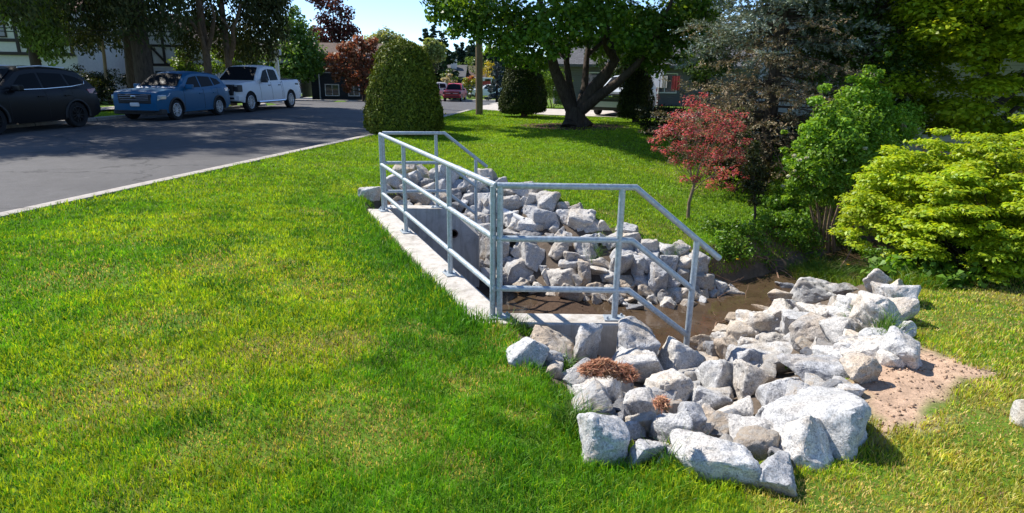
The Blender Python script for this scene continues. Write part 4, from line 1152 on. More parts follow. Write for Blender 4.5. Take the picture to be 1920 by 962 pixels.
edge = (out_ch & (dch > -0.02)) | (~out_ch & (dch < 0.10 + rag * 0.25) & ~((x > -2.3) & (x < 0.95) & (y > 4.3) & (y < 9.1)))
far_b = ~out_ch & (x > 2.35) & (y > x * 0.72 + 6.75) & (dch < 0.75 + rag) & (rng.random(len(x)) < 0.8)
ok = (rd > 0.22 + rag * 0.30) & (edge | far_b) & (dirt_d < 0.02 + rag * 0.14) & ~in_poly(x, y, DRIVE)
ok &= ~((np.hypot((x - MULCH_C[0]) / 1.25, y - MULCH_C[1]) < 1.5 + rag * 1.2) & (rng.random(len(x)) < 0.9))
ok &= ~((x < road_l(y) - 2.5) & (x > road_l(y) - 4.2))
x, y = x[ok], y[ok]
k = rock_clear(x, y); x, y = x[k], y[k]
n = len(x)
r = np.hypot(x, y)
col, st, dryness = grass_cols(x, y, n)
dch = np.minimum(dist_line(x, y, P_OUT, True), dist_line(x, y, [(-0.3, 4.42), (-2.2, 8.8)]))
edge_tall = 1 + (0.35 + 1.15 * sstep(3.4, 3.9, y)) * (1 - sstep(0.02, 0.30, dch)) * (0.4 + rng.random(n)) * ((y > 2.2) & (y < 9.2) & (x < 1.0))
dk = dist_line(x, y, [(float(road_r(v)), v) for v in np.arange(0, 30, 1.0)])
edge_tall *= 1 + 0.5 * (1 - sstep(0.25, 0.45, dk))
h = (0.024 + 0.019 * rng.random(n) + 0.045 * vnoise(x, y, 8.0, 71, 3) ** 1.5) * edge_tall * np.where(st, 0.8, 1.0) * (1 - 0.45 * dryness)
wd = 0.0038 * np.maximum(1, r / 2.4) ** 0.80 * (0.7 + 0.6 * rng.random(n))
thin = rng.random(n) > dryness * 0.35
x, y, h, wd, col = x[thin], y[thin], h[thin], wd[thin], col[thin]
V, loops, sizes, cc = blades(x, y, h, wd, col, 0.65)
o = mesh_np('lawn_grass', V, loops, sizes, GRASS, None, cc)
tag(o, 'short mown lawn grass, green with yellow and straw patches', 'grass', kind='stuff')
# taller wild grass where the lawn meets the creek on the right
a_ = [tuple(hit(px, py)[:2]) for px, py in ((1478, 535), (1500, 505), (1560, 492), (1700, 500), (1790, 520), (1760, 545), (1690, 545), (1600, 540), (1530, 545))]
xs = rng.uniform(min(q[0] for q in a_), max(q[0] for q in a_), 26000); ys = rng.uniform(min(q[1] for q in a_), max(q[1] for q in a_), 26000)
k = in_poly(xs, ys, a_) & (vnoise(xs, ys, 2.5, 19, 3) > 0.36); xs, ys = xs[k], ys[k]; n = len(xs)
cw = np.where((rng.random(n) < 0.5)[:, None], G_GREEN, G_YEL * 0.8) * (0.6 + 0.6 * rng.random((n, 1)))
V, l, s_, c_ = blades(xs, ys, 0.08 + 0.22 * rng.random(n) * vnoise(xs, ys, 1.8, 23, 3) * 1.6, np.full(n, 0.0065), cw, 1.0)
tag(mesh_np('creekside_grass', V, l, s_, GRASS, None, c_), 'tall wild grass along the creek side above the white stones', 'grass', kind='stuff')
# long grass tussocks by the creek and in the gaps of the stones
def tussock(px, py, n, rad, hgt, label, pal=None, lift=0.0, group='grass tussocks by the creek', cat='grass tuft'):
    p = hit(px, py, lift)
    a = rng.random(n) * 2 * PI; q = np.sqrt(rng.random(n)) * rad
    X_, Y_ = p[0] + np.cos(a) * q, p[1] + np.sin(a) * q
    cols = np.where((rng.random(n) < 0.55)[:, None], np.array([0.06, 0.17, 0.012]), np.array([0.14, 0.24, 0.03])) * (0.7 + 0.6 * rng.random((n, 1)))
    V, l, s, c = blades(X_, Y_, hgt * (0.45 + 0.7 * rng.random(n)), np.full(n, 0.0055), cols, 1.3)
    if lift: V[:, 2] += lift * 0.6
    o = mesh_np('grass_tussock', V, l, s, GRASS, None, c)
    return tag(o, label, cat, group)
tussock(1545, 525, 1100, 0.30, 0.34, 'tall grass tussock at the creek bend above the white stones')
tussock(1500, 520, 500, 0.22, 0.24, 'grass tussock leaning over the creek corner')
tussock(1610, 520, 700, 0.26, 0.26, 'grass tussock under the yellow green bush')
tussock(1608, 604, 160, 0.10, 0.20, 'grass tuft growing among the upper white stones', lift=0.08)
tussock(1665, 622, 120, 0.07, 0.22, 'thin weed tuft by the square grey rock', lift=0.08)
tussock(1660, 632, 90, 0.08, 0.12, 'short grass tuft between pale stones near the sandy patch', lift=0.06)
tussock(1484, 680, 40, 0.04, 0.10, 'tiny grass tuft behind the broad tan edged slab', lift=0.1)
tussock(1113, 480, 120, 0.10, 0.20, 'thin weed growing in the middle of the far bank', lift=0.1)
tussock(1123, 450, 80, 0.10, 0.16, 'little green weed between rocks high on the far bank', lift=0.1)
tussock(1255, 478, 120, 0.12, 0.22, 'weed tuft at the tip of the far bank rocks', lift=0.08)
tussock(1276, 880, 160, 0.12, 0.14, 'long grass blades in front of the biggest front rock')
tussock(985, 625, 420, 0.13, 0.13, 'long grass hanging over the wing wall corner')
tussock(1075, 800, 300, 0.10, 0.15, 'long grass tuft against the large grey block rock')
tussock(1060, 700, 260, 0.10, 0.13, 'long grass tuft by the flat whitish rock')

# ================================================================ plants
LEAF = mat_leaf('broad_leaves', trans=0.45, rough=0.45, spec=0.4)
CONI = mat_leaf('conifer_needles', trans=0.12, rough=0.6, spec=0.25)
REDL = mat_leaf('red_leaves', trans=0.52, rough=0.5, spec=0.3, tcol=(1.35, 0.8, 0.7))
BARK_D = mat_bark('dark_bark', (0.035, 0.026, 0.02), (0.11, 0.085, 0.065), 16)
BARK_B = mat_bark('brown_bark', (0.07, 0.048, 0.032), (0.19, 0.13, 0.085), 18)
BARK_P = mat_bark('pale_bark', (0.16, 0.11, 0.07), (0.36, 0.27, 0.18), 20)

def limb_mesh(name, limbs, mat, parent, n=9):
    """limbs of one plant joined at their forks: list of (points, r0, r1)"""
    mb = MB()
    for P, r0, r1 in limbs: mb.tube(P, taper(r0, r1, len(P) - 1), n if r0 > 0.03 else 5)
    return mb.build(name, mat, parent, smooth=True, angle=1.2, fix=False)
def rel(P, o): return [Vector(q) - o for q in P]

def crown_clumps(c, rad, n, r0, r1, seed, zmin=None, hollow=0.55):
    r = np.random.default_rng(seed); out = []
    while len(out) < n:
        u = r.normal(size=3); u /= np.linalg.norm(u)
        q = np.array(c) + u * np.array(rad) * (hollow + (1 - hollow) * r.random())
        if zmin is not None and q[2] < zmin(q): continue
        s = r.uniform(r0, r1); out.append((q, (s, s, s * r.uniform(0.55, 0.85))))
    return out

def clipped_hedge(base, r_max, hgt, label, pal, stem=0.12, n=15000, top=0.42, seed=1):
    base = Vector(base)
    t = empty('clipped_hedge', base, 0, label, 'topiary', 'clipped cone hedges on the lawn')
    prof = [(0.0, 0.0), (0.84, 0.0), (0.97, 0.04), (1.0, 0.11), (0.96, 0.28), (0.81, 0.57), (0.68, 0.76), (0.57, 0.88), (top, 0.95), (0.2, 0.99), (0.0, 1.0)]
    zs = stem
    core = MB(); core.lathe([(max(0.02, p[0] * r_max * 0.93), zs + 0.02 + p[1] * (hgt - zs) * 0.965) for p in prof[1:-1]], 28)
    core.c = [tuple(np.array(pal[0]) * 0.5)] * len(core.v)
    core.build('foliage_core', CONI, t, smooth=True)
    st = MB(); st.tube([(0, 0, -0.15), (0.02, 0, zs + 0.2)], 0.09, 8); st.tube([(0.1, 0.05, -0.15), (0.2, 0.1, zs + 0.2)], 0.06, 8); st.build('stem', BARK_B, t, smooth=True)
    r = np.array([p[0] for p in prof]); z = np.array([p[1] for p in prof])
    # even spread over the outside of the turned shape
    seg = np.hypot(np.diff(r) * r_max, np.diff(z) * hgt) * (r[:-1] + r[1:] + 0.02)
    k = rng.choice(len(seg), size=n, p=seg / seg.sum()); u = rng.random(n)
    rr = (r[k] * (1 - u) + r[k + 1] * u) * r_max; zz = zs + (z[k] * (1 - u) + z[k + 1] * u) * (hgt - zs)
    a = rng.random(n) * 2 * PI
    dr = np.diff(r)[k] * r_max; dz = np.diff(z)[k] * (hgt - zs); ln = np.hypot(dr, dz) + 1e-9
    nr, nz = dz / ln, -dr / ln
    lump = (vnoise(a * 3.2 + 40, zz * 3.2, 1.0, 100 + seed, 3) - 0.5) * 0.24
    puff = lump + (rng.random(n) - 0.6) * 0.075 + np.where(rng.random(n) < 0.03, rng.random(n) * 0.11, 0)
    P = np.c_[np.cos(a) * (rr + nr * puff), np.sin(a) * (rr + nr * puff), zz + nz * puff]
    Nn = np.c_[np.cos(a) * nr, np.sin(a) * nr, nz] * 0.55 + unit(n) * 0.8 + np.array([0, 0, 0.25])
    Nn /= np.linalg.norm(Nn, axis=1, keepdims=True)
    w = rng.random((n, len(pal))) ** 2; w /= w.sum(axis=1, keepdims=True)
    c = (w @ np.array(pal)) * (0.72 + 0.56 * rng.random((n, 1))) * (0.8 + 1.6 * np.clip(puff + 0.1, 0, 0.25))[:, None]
    V, cc = leaf_quads(P, Nn, 0.075 * (0.6 + 0.8 * rng.random(n)), c, aspect=0.45, droop=(0, 0, 0.8))
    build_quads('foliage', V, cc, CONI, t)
    return t
YEW = [(0.09, 0.14, 0.014), (0.18, 0.22, 0.018), (0.26, 0.26, 0.025), (0.06, 0.105, 0.014)]
YEWD = [(0.028, 0.05, 0.010), (0.05, 0.075, 0.010), (0.075, 0.085, 0.014)]
def gz(x, y): return hz(x, y)
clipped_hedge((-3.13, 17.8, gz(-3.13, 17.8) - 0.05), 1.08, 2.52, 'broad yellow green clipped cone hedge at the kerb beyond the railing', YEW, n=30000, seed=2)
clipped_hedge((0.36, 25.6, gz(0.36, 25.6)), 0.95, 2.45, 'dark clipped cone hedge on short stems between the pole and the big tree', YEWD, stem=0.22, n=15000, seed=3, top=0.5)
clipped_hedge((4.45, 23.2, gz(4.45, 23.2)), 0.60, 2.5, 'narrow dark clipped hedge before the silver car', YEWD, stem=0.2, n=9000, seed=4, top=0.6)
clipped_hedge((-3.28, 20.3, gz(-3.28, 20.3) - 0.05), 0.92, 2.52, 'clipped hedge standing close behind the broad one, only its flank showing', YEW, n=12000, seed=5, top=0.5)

# ---------------------------------------------------------------- the big spreading tree
def P3(px, py, y): return Vector(at_y(px, py, y))
o = Vector((2.15, 21.4, gz(2.15, 21.4) - 0.1))
t = empty('spreading_tree', o, 0, 'big broad tree with forked low trunk spreading leafy green crown over the lawn', 'tree')
b0 = P3(1078, 200, 21.4)
LB = [
 ([o, P3(1079, 225, 21.4), b0], 0.46, 0.30),
 ([o + Vector((-0.25, -0.2, 0.05)), P3(1070, 228, 21.3)], 0.34, 0.24), ([o + Vector((0.3, -0.1, 0.02)), P3(1088, 226, 21.4)], 0.32, 0.24),
 ([P3(1074, 208, 21.4), P3(1056, 170, 21.2), P3(1040, 130, 20.9), P3(1030, 85, 20.5), P3(1018, 30, 20.0), P3(1000, -60, 19.4)], 0.24, 0.07),
 ([P3(1076, 205, 21.4), P3(1068, 160, 21.6), P3(1062, 115, 21.8), P3(1070, 60, 22.2), P3(1062, -40, 22.5)], 0.15, 0.05),
 ([P3(1085, 208, 21.4), P3(1096, 165, 21.8), P3(1100, 110, 22.3), P3(1108, 60, 22.6), P3(1100, -50, 23)], 0.15, 0.05),
 ([P3(1088, 206, 21.4), P3(1112, 168, 21.2), P3(1135, 140, 21.0), P3(1153, 112, 20.9), P3(1140, 92, 20.6), P3(1128, 50, 20.3), P3(1120, -40, 20.0)], 0.25, 0.07),
 ([P3(1153, 114, 20.9), P3(1146, 80, 21.2), P3(1136, 40, 21.4), P3(1150, -30, 21.5)], 0.10, 0.04),
 ([P3(1093, 204, 21.3), P3(1125, 178, 20.9), P3(1158, 155, 20.4), P3(1195, 120, 20.0), P3(1230, 70, 19.6), P3(1260, 0, 19.3)], 0.20, 0.05),
 ([P3(1034, 100, 20.6), P3(1000, 62, 20.2), P3(950, 40, 19.8), P3(890, 20, 19.4)], 0.09, 0.03),
 ([P3(1062, 110, 21.8), P3(1010, 72, 22.8), P3(940, 40, 23.6)], 0.07, 0.03),
 ([P3(1100, 105, 22.3), P3(1150, 60, 23.6), P3(1200, 30, 24.6)], 0.08, 0.03),
]
limb_mesh('trunk', [(rel(P, o), a, b) for P, a, b in LB], BARK_D, t, 11)
cl = []
# sprays of the lower rim as the photograph shows it, then the hidden bulk
rim = [(830, 14, 19.3, .55), (868, 40, 19.5, .6), (812, -6, 19.6, .5), (905, 62, 19.8, .62), (880, 12, 20.0, .8), (930, 20, 19.6, .8), (948, 92, 20.0, .55), (975, 70, 19.4, .7), (1000, 100, 19.8, .5), (985, 30, 20.4, .9), (1030, 60, 18.6, .7), (1045, 95, 19.0, .45), (1010, 120, 22.5, .55), (965, 112, 22.6, .55),
       (1060, 20, 18.4, .9), (1100, 50, 18.3, .7), (1140, 18, 18.6, .85), (1180, 70, 18.8, .7), (1215, 40, 19.3, .8), (1240, 85, 19.6, .6), (1265, 30, 19.8, .7), (1290, 80, 20.0, .6), (1310, 20, 20.2, .7), (1195, 110, 20.3, .55), (1230, 128, 20.6, .45), (1165, 92, 23.5, .6), (1225, 90, 23.2, .7), (1120, 95, 24.2, .6), (1060, 80, 24.4, .6), (1275, 110, 21.8, .5), (1085, 30, 24.6, .9), (855, 60, 21.5, .4), (925, 95, 22.4, .4), (845, -10, 22, .8), (900, -20, 23, .9), (1250, 60, 20.5, .8), (1300, 40, 21, .9), (1200, 50, 21.5, .9), (1280, 10, 21.5, .9), (1235, 105, 21.3, .6), (1180, 30, 22.5, 1.0), (1325, 70, 21.5, .6), (1210, 90, 19.2, .5), (820, 35, 20.5, .4), (890, 40, 20.8, .7), (1000, 60, 21.5, .8), (950, 65, 21, .7), (1090, 75, 20, .5), (1135, 75, 23.5, .6)]
for px, py, yy, s in rim: cl.append((np.array(P3(px, py, yy)), (s, s, s * 0.6)))
cl += crown_clumps((2.1, 21.3, 6.3), (5.0, 4.6, 2.6), 85, 0.7, 1.05, 71, zmin=lambda q: 3.9 + 0.05 * abs(q[0] - 2))
pal = [(0.08, 0.19, 0.018), (0.13, 0.27, 0.026), (0.055, 0.13, 0.016), (0.21, 0.33, 0.035)]
V, c = clump_leaves(cl, 0, 0.135, pal, shell=0.35, up=0.5, aspect=0.75, total=95000)
build_quads('crown', V - np.array(o), c, LEAF, t)

# ---------------------------------------------------------------- conifers
def conifer(name, base, hgt, z0, r_low, label, pal_top, pal_dead, dead_below, whorl=0.28, per=6, group=None, cat='conifer', seed=3, needle=0.11, side=0.55, droop=0.35, trunk_r=0.16, bark=None, wide=0.022, dens=1.0, shape=0.8, z_top_full=None):
    r = random.Random(seed); base = Vector(base)
    t = empty(name, base, r.uniform(0, 6), label, cat, group)
    tr = MB(); tr.tube([(0, 0, -0.2), (0.03, 0.02, hgt * 0.4), (0, 0, hgt)], [trunk_r, trunk_r * 0.7, 0.02], 9)
    tr.build('trunk', bark or BARK_D, t, smooth=True)
    bm_ = MB(); Cs, Ts, Ks, Ss = [], [], [], []
    z = z0
    while z < hgt - 0.15:
        f = (z - z0) / (hgt - z0)
        Lb = r_low * (1 - f) ** shape + 0.12
        for k in range(per):
            az = r.uniform(0, 2 * PI); ln = Lb * r.uniform(0.6, 1.08)
            d = Vector((math.cos(az), math.sin(az), 0)); s = Vector((-d.y, d.x, 0))
            zz = z + r.uniform(-0.9, 0.9) * whorl; droop_ = droop * r.uniform(0.3, 1.5)
            up = 0.35 * f
            path = [Vector((0, 0, zz)) + d * (ln * u) + Vector((0, 0, ln * (up * u - droop_ * u * u + 0.10 * u ** 4))) for u in (0, 0.25, 0.5, 0.75, 1.0)]
            bm_.tube(path, [0.022 * ln / 2 + 0.008, 0.016, 0.011, 0.007, 0.003], 4, cap=False)
            dead = zz < dead_below + r.uniform(-0.7, 0.7)
            pal = pal_dead if dead else pal_top
            nb = max(3, int(ln / 0.13 * (0.62 if dead else 1.0)))
            for j in range(nb):
                u = 0.15 + 0.85 * (j + r.random()) / nb
                i0 = min(3, int(u * 4)); p = path[i0].lerp(path[i0 + 1], u * 4 - i0)
                sgn = 1 if j % 2 else -1
                bl = ln * side * (1 - u * 0.75) * r.uniform(0.5, 1.1) * 0.6 + 0.10
                bd = (d * 0.75 + s * sgn * 0.8 + Vector((0, 0, r.uniform(-0.6, 0.35)))).normalized()
                m_ = max(4, int(bl / 0.022 * dens))
                q = np.array(p)[None, :] + np.array(bd)[None, :] * (rng.random((m_, 1)) * bl)
                q = q + rng.normal(size=q.shape) * 0.018 + np.array([0, 0, -0.06]) * (rng.random((m_, 1)))
                tt = np.array(bd)[None, :] * 0.8 + unit(m_) * 0.75
                Cs.append(q); Ts.append(tt)
                cc = np.array(pal)[rng.integers(0, len(pal), m_)] * (0.65 + 0.6 * rng.random((m_, 1))) * r.uniform(0.8, 1.2)
                Ks.append(cc); Ss.append(needle * (0.6 + 0.7 * rng.random(m_)) * (0.75 if dead else 1))
        z += whorl
    bm_.build('branches', bark or BARK_D, t, fix=False)
    C = np.concatenate(Cs); T = np.concatenate(Ts); K = np.concatenate(Ks); S = np.concatenate(Ss)
    T /= np.linalg.norm(T, axis=1, keepdims=True)
    Nn = np.cross(T, unit(len(T))); Nn /= np.linalg.norm(Nn, axis=1, keepdims=True) + 1e-9
    B = np.cross(Nn, T); n = len(C); V = np.empty((n, 4, 3)); s_ = S[:, None]; wv = wide / needle * s_
    V[:, 0] = C - T * s_ * 0.4; V[:, 1] = C + B * wv; V[:, 2] = C + T * s_ * 0.6; V[:, 3] = C - B * wv
    build_quads('needles', V.reshape(-1, 3), np.repeat(K, 4, axis=0), CONI, t)
    return t
BLUE = [(0.20, 0.245, 0.195), (0.27, 0.315, 0.26), (0.145, 0.19, 0.13), (0.23, 0.235, 0.15)]
DEAD = [(0.31, 0.215, 0.12), (0.21, 0.145, 0.085), (0.27, 0.225, 0.13), (0.17, 0.155, 0.09)]
DGRN = [(0.022, 0.045, 0.014), (0.032, 0.06, 0.018), (0.045, 0.065, 0.016)]
sx, sy = 5.55, 13.6
conifer('spruce_tree', (sx, sy, gz(sx, sy)), 9.0, 0.9, 2.75, 'blue grey spruce with many dead brown lower branches behind the red leaved tree', BLUE, DEAD, 2.9, whorl=0.21, per=9, seed=8, needle=0.085, droop=0.26, dens=1.9, trunk_r=0.17, side=0.75, wide=0.0135)

# ---------------------------------------------------------------- shrubs and small trees
def bush(name, base, clumps, size, pal, label, cat='shrub', total=8000, stems=5, mat=None, group=None, bark=None, aspect=0.55, flat=False, stem_r=0.02, up=0.35, shell=0.4, trunk=None, tint=0.18):
    base = Vector(base)
    t = empty(name, base, 0, label, cat, group)
    V, c = clump_leaves(clumps, 0, size, pal, shell=shell, total=total, aspect=aspect, flat=flat, up=up, clump_tint=tint)
    lims = []
    if trunk:
        lims = [(rel(P, base), a, b) for P, a, b in trunk]
    cs = sorted(clumps, key=lambda q: q[0][2])
    for i in range(stems):
        c_ = cs[int((i + 0.5) * len(cs) / stems)][0]
        s0 = (lims[0][0][-1] if lims and trunk else Vector((rnd.uniform(-.1, .1), rnd.uniform(-.1, .1), -0.08)))
        lims.append((wobble_path(s0, Vector(c_) - base, 6, 0.06, i + 3), stem_r, stem_r * 0.3))
    if lims: limb_mesh('trunk' if trunk else 'stem', lims, bark or BARK_B, t, 7)
    build_quads('foliage', V - np.array(base), c, mat or LEAF, t)
    return t
def cl_px(items, zr=0.7, jy=0.0):
    out = []
    for px, py, y, s in items:
        out.append((np.array(P3(px, py, y)), (s, s, s * zr)))
    return out
# red leaved tree on the far bank
b = hit(1290, 410)
tr = [([b + np.array([0, 0, -.1]), P3(1292, 380, b[1]), P3(1302, 345, b[1])], 0.035, 0.024), ([P3(1302, 345, b[1]), P3(1312, 310, b[1] - .1), P3(1330, 270, b[1])], 0.018, 0.008), ([P3(1301, 348, b[1]), P3(1290, 300, b[1] + .1), P3(1285, 240, b[1])], 0.018, 0.007), ([P3(1296, 362, b[1]), P3(1318, 340, b[1] + .1), P3(1345, 322, b[1])], 0.012, 0.006), ([P3(1290, 300, b[1] + .1), P3(1262, 270, b[1]), P3(1240, 255, b[1])], 0.010, 0.004)]
red = [(1292, 190, b[1] + .1, .13), (1310, 205, b[1], .18), (1335, 215, b[1] + .2, .16), (1285, 220, b[1] - .2, .17), (1370, 222, b[1], .15), (1385, 240, b[1] + .1, .12), (1262, 240, b[1], .16), (1240, 250, b[1] + .1, .13), (1232, 262, b[1] - .1, .10), (1300, 245, b[1] - .2, .20), (1340, 250, b[1], .19), (1365, 262, b[1] + .2, .15), (1275, 275, b[1], .15), (1310, 285, b[1] - .15, .19), (1345, 290, b[1] - .1, .18), (1380, 285, b[1], .14), (1325, 315, b[1], .15), (1355, 325, b[1] + .1, .15), (1385, 318, b[1], .12), (1400, 265, b[1] + .1, .09), (1290, 310, b[1] + .1, .12), (1265, 300, b[1], .10), (1228, 280, b[1], .07), (1400, 332, b[1], .07), (1320, 178, b[1], .08), (1305, 335, b[1] - .1, .10), (1335, 345, b[1] + .1, .13), (1368, 350, b[1], .10), (1392, 300, b[1] - .1, .10), (1250, 285, b[1] - .1, .10), (1280, 335, b[1], .08), (1350, 240, b[1] - .3, .14), (1262, 215, b[1], .07), (1395, 215, b[1], .07), (1218, 262, b[1], .05)]
red = [(q0_, q1_, q2_, q3_ * 1.25) for q0_, q1_, q2_, q3_ in red]
bush('red_leaved_tree', b, cl_px(red, 0.75), 0.050, [(0.60, 0.075, 0.18), (0.50, 0.06, 0.14), (0.62, 0.16, 0.25), (0.32, 0.045, 0.08), (0.46, 0.24, 0.12), (0.24, 0.32, 0.06)], 'small red leaved maple on the grassy far bank', 'small tree', 4000, 22, REDL, trunk=tr, stem_r=0.006, flat=True, aspect=0.4, bark=BARK_P)
# dark little tree on the bank edge
b = hit(1414, 432)
bush('dark_little_tree', b, cl_px([(1412, 292, b[1], .16), (1404, 318, b[1], .17), (1424, 320, b[1] + .1, .16), (1412, 350, b[1], .17), (1398, 345, b[1] + .1, .12), (1428, 355, b[1], .13), (1415, 378, b[1], .12), (1418, 272, b[1], .09)], 0.9), 0.045, [(0.035, 0.055, 0.016), (0.055, 0.075, 0.022), (0.08, 0.075, 0.03)], 'thin dark stemmed little tree standing at the creek bank edge', 'small tree', 2800, 5, trunk=[([b + np.array([0, 0, -.1]), P3(1416, 400, b[1]), P3(1414, 365, b[1]), P3(1412, 300, b[1])], 0.03, 0.012)], stem_r=0.006, bark=BARK_D)
# bright green shrub
b = hit(1540, 462)
yy = b[1] - 0.2
gs = [(1625, 150, yy + .6, .20), (1600, 185, yy + .3, .28), (1640, 185, yy + .5, .26), (1560, 215, yy, .28), (1610, 225, yy, .34), (1660, 220, yy + .4, .30), (1530, 245, yy - .1, .26), (1580, 260, yy - .3, .34), (1640, 260, yy, .34), (1690, 245, yy + .5, .30), (1510, 275, yy, .22), (1545, 290, yy - .3, .30), (1605, 295, yy - .3, .32), (1660, 290, yy + .2, .32), (1500, 310, yy - .2, .22), (1530, 325, yy - .4, .24), (1575, 330, yy - .3, .28), (1490, 345, yy - .2, .18), (1520, 365, yy - .4, .18), (1560, 370, yy - .2, .20), (1700, 215, yy + .9, .26), (1480, 300, yy, .12), (1630, 130, yy + .6, .10), (1525, 190, yy + .2, .10)]
rs_ = random.Random(77)
gs = [(q0, q1, q2, q3 * 1.1) for q0, q1, q2, q3 in gs] + [(q0 + rs_.uniform(-40, 40), q1 + rs_.uniform(-34, 34), q2 + rs_.uniform(-.3, .3), rs_.uniform(.05, .11)) for q0, q1, q2, q3 in gs for _k in range(2)]
st = [([b + np.array([q, 0, -.1]), P3(1546 + 60 * q, 420, yy), P3(tx, ty, yy - .1)], 0.035, 0.014) for q, tx, ty in ((-.15, 1525, 330), (0.0, 1560, 320), (.12, 1575, 300), (-.3, 1510, 350), (.25, 1600, 310))]
bush('bright_green_shrub', b, cl_px(gs, 0.8), 0.066, [(0.18, 0.38, 0.022), (0.25, 0.44, 0.035), (0.12, 0.27, 0.018), (0.31, 0.46, 0.06)], 'tall bright green shrub with bare stems at the creek bend', 'shrub', 23000, 14, trunk=st, stem_r=0.012, bark=BARK_P)
fl = [(1489, 292, .035), (1500, 300, .03), (1512, 296, .028), (1478, 330, .03), (1622, 278, .03), (1584, 300, .028), (1468, 348, .025), (1490, 320, .025)]
V, c = clump_leaves([(np.array(P3(px, py, yy - .55)), (s, s, s * .7)) for px, py, s in fl], 0, 0.03, [(0.75, 0.75, 0.66), (0.6, 0.64, 0.5)], total=700)
fo = build_quads('blossom', V - np.array(b), c, LEAF, bpy.data.objects['bright_green_shrub'])
# yellow green layered bush
bx, by = 5.12, 6.4
b = Vector((bx, by, gz(bx, by)))
r = np.random.default_rng(44); cl = []
for k in range(900):
    a = r.uniform(0, 2 * PI); q = r.random() ** 0.45
    lump = 1 + 0.10 * math.sin(a * 3 + 1) + 0.06 * math.sin(a * 7)
    zt = 1.36 * lump * math.sqrt(max(0, 1 - (q * 0.93) ** 2.6)); z = r.uniform(0.06 + 0.06 * q, 1.0) ** 0.75 * zt + r.uniform(-.04, .05)
    s = r.uniform(0.06, 0.17)
    cl.append((np.array((bx + math.cos(a) * q * 1.42 * lump, by + math.sin(a) * q * 1.18, b.z + 0.08 + z)), (s * 1.15, s * 1.15, s * 0.34)))
bush('yellow_green_bush', b, cl, 0.048, [(0.42, 0.53, 0.020), (0.54, 0.59, 0.035), (0.30, 0.46, 0.02), (0.20, 0.35, 0.018)], 'wide yellow green bush with layered leaves beside the right lawn', 'shrub', 110000, 26, flat=True, aspect=0.5, stem_r=0.014, shell=0.25, bark=BARK_D)
bx, by = 7.1, 7.3
b = Vector((bx, by, gz(bx, by)))
cl = crown_clumps((bx, by, b.z + 0.7), (1.25, 1.0, 0.75), 40, 0.22, 0.36, 45)
bush('golden_bush', b, cl, 0.06, [(0.26, 0.28, 0.03), (0.30, 0.22, 0.06), (0.15, 0.2, 0.02)], 'golden bush at the picture edge behind the layered yellow green bush', 'shrub', 12000, 8)
# russet hedge along the back
b = Vector((8.8, 10.6, gz(8.8, 10.6)))
cl = [(np.array((7.0 + 0.26 * i, 10.4 + 0.3 * math.sin(i * 1.7), b.z + 1.0 + 0.12 * math.sin(i * 2.3))), (0.42, 0.4, 0.40)) for i in range(18)] + [(np.array((7.0 + 0.36 * i, 10.3, b.z + 0.5)), (0.45, 0.4, 0.45)) for i in range(13)]
bush('russet_hedge', b, cl, 0.055, [(0.26, 0.15, 0.05), (0.16, 0.19, 0.03), (0.30, 0.22, 0.06), (0.36, 0.12, 0.07)], 'low russet tinged hedge under the tall yellow green tree', 'hedge', 14000, 8)
# trees on the right
def broad_tree(name, base, clumps, size, pal, label, total, hgt, tr=0.14, cat='tree', group=None, mat=None, bark=None, flat=False, nl=9, up=0.4, lean=(0, 0), aspect=0.65, shell=0.4):
    base = Vector(base)
    t = empty(name, base, 0, label, cat, group)
    top = Vector((lean[0], lean[1], hgt))
    lims = [(wobble_path(Vector((0, 0, -.2)), top, 7, hgt * 0.02, int(base.x * 10) % 97), tr, tr * 0.25)]
    cs = sorted(clumps, key=lambda q: q[0][2])
    for i in range(nl):
        c_ = Vector(cs[int((i + 0.5) * len(cs) / nl)][0]) - base
        f = max(0.18, min(0.85, (c_.z / hgt) * 0.6)); s0 = Vector((0, 0, -.2)).lerp(top, f)
        lims.append((wobble_path(s0, c_, 6, 0.12 * hgt / 8, i + 5), tr * 0.4, tr * 0.08))
    limb_mesh('trunk', lims, bark or BARK_D, t, 8)
    V, c = clump_leaves(clumps, 0, size, pal, shell=shell, total=total, flat=flat, up=up, aspect=aspect)
    build_quads('crown', V - np.array(base), c, mat or LEAF, t)
    return t
def layered(c, rad, n, seed, s0, s1, zr=0.3):
    r = np.random.default_rng(seed); out = []
    while len(out) < n:
        q = r.uniform(-1, 1, 3)
        if np.linalg.norm(q) > 1 or np.linalg.norm(q) < 0.35: continue
        s = r.uniform(s0, s1); out.append((np.array(c) + q * np.array(rad), (s, s, s * zr)))
    return out
b = (9.4, 12.6, gz(9.4, 12.6))
broad_tree('yellow_green_tree', b, layered((9.7, 12.3, 3.9), (3.0, 2.4, 3.6), 300, 51, 0.30, 0.70, 0.36), 0.10, [(0.46, 0.58, 0.022), (0.58, 0.64, 0.035), (0.28, 0.42, 0.018), (0.17, 0.28, 0.016)], 'tall yellow green tree with layered branches before the grey siding', 100000, 7.0, flat=True)
b = (7.3, 13.2, gz(7.3, 13.2))
broad_tree('dark_green_tree', b, crown_clumps((7.6, 13.4, 3.9), (1.8, 1.6, 3.6), 95, 0.5, 0.8, 52, zmin=lambda q: 0.5), 0.085, [(0.045, 0.095, 0.016), (0.075, 0.14, 0.018), (0.12, 0.20, 0.022)], 'dark green leafy tree squeezed between spruce and yellow green tree', 40000, 7.2)
b = (12.5, 12.0, gz(12.5, 12))
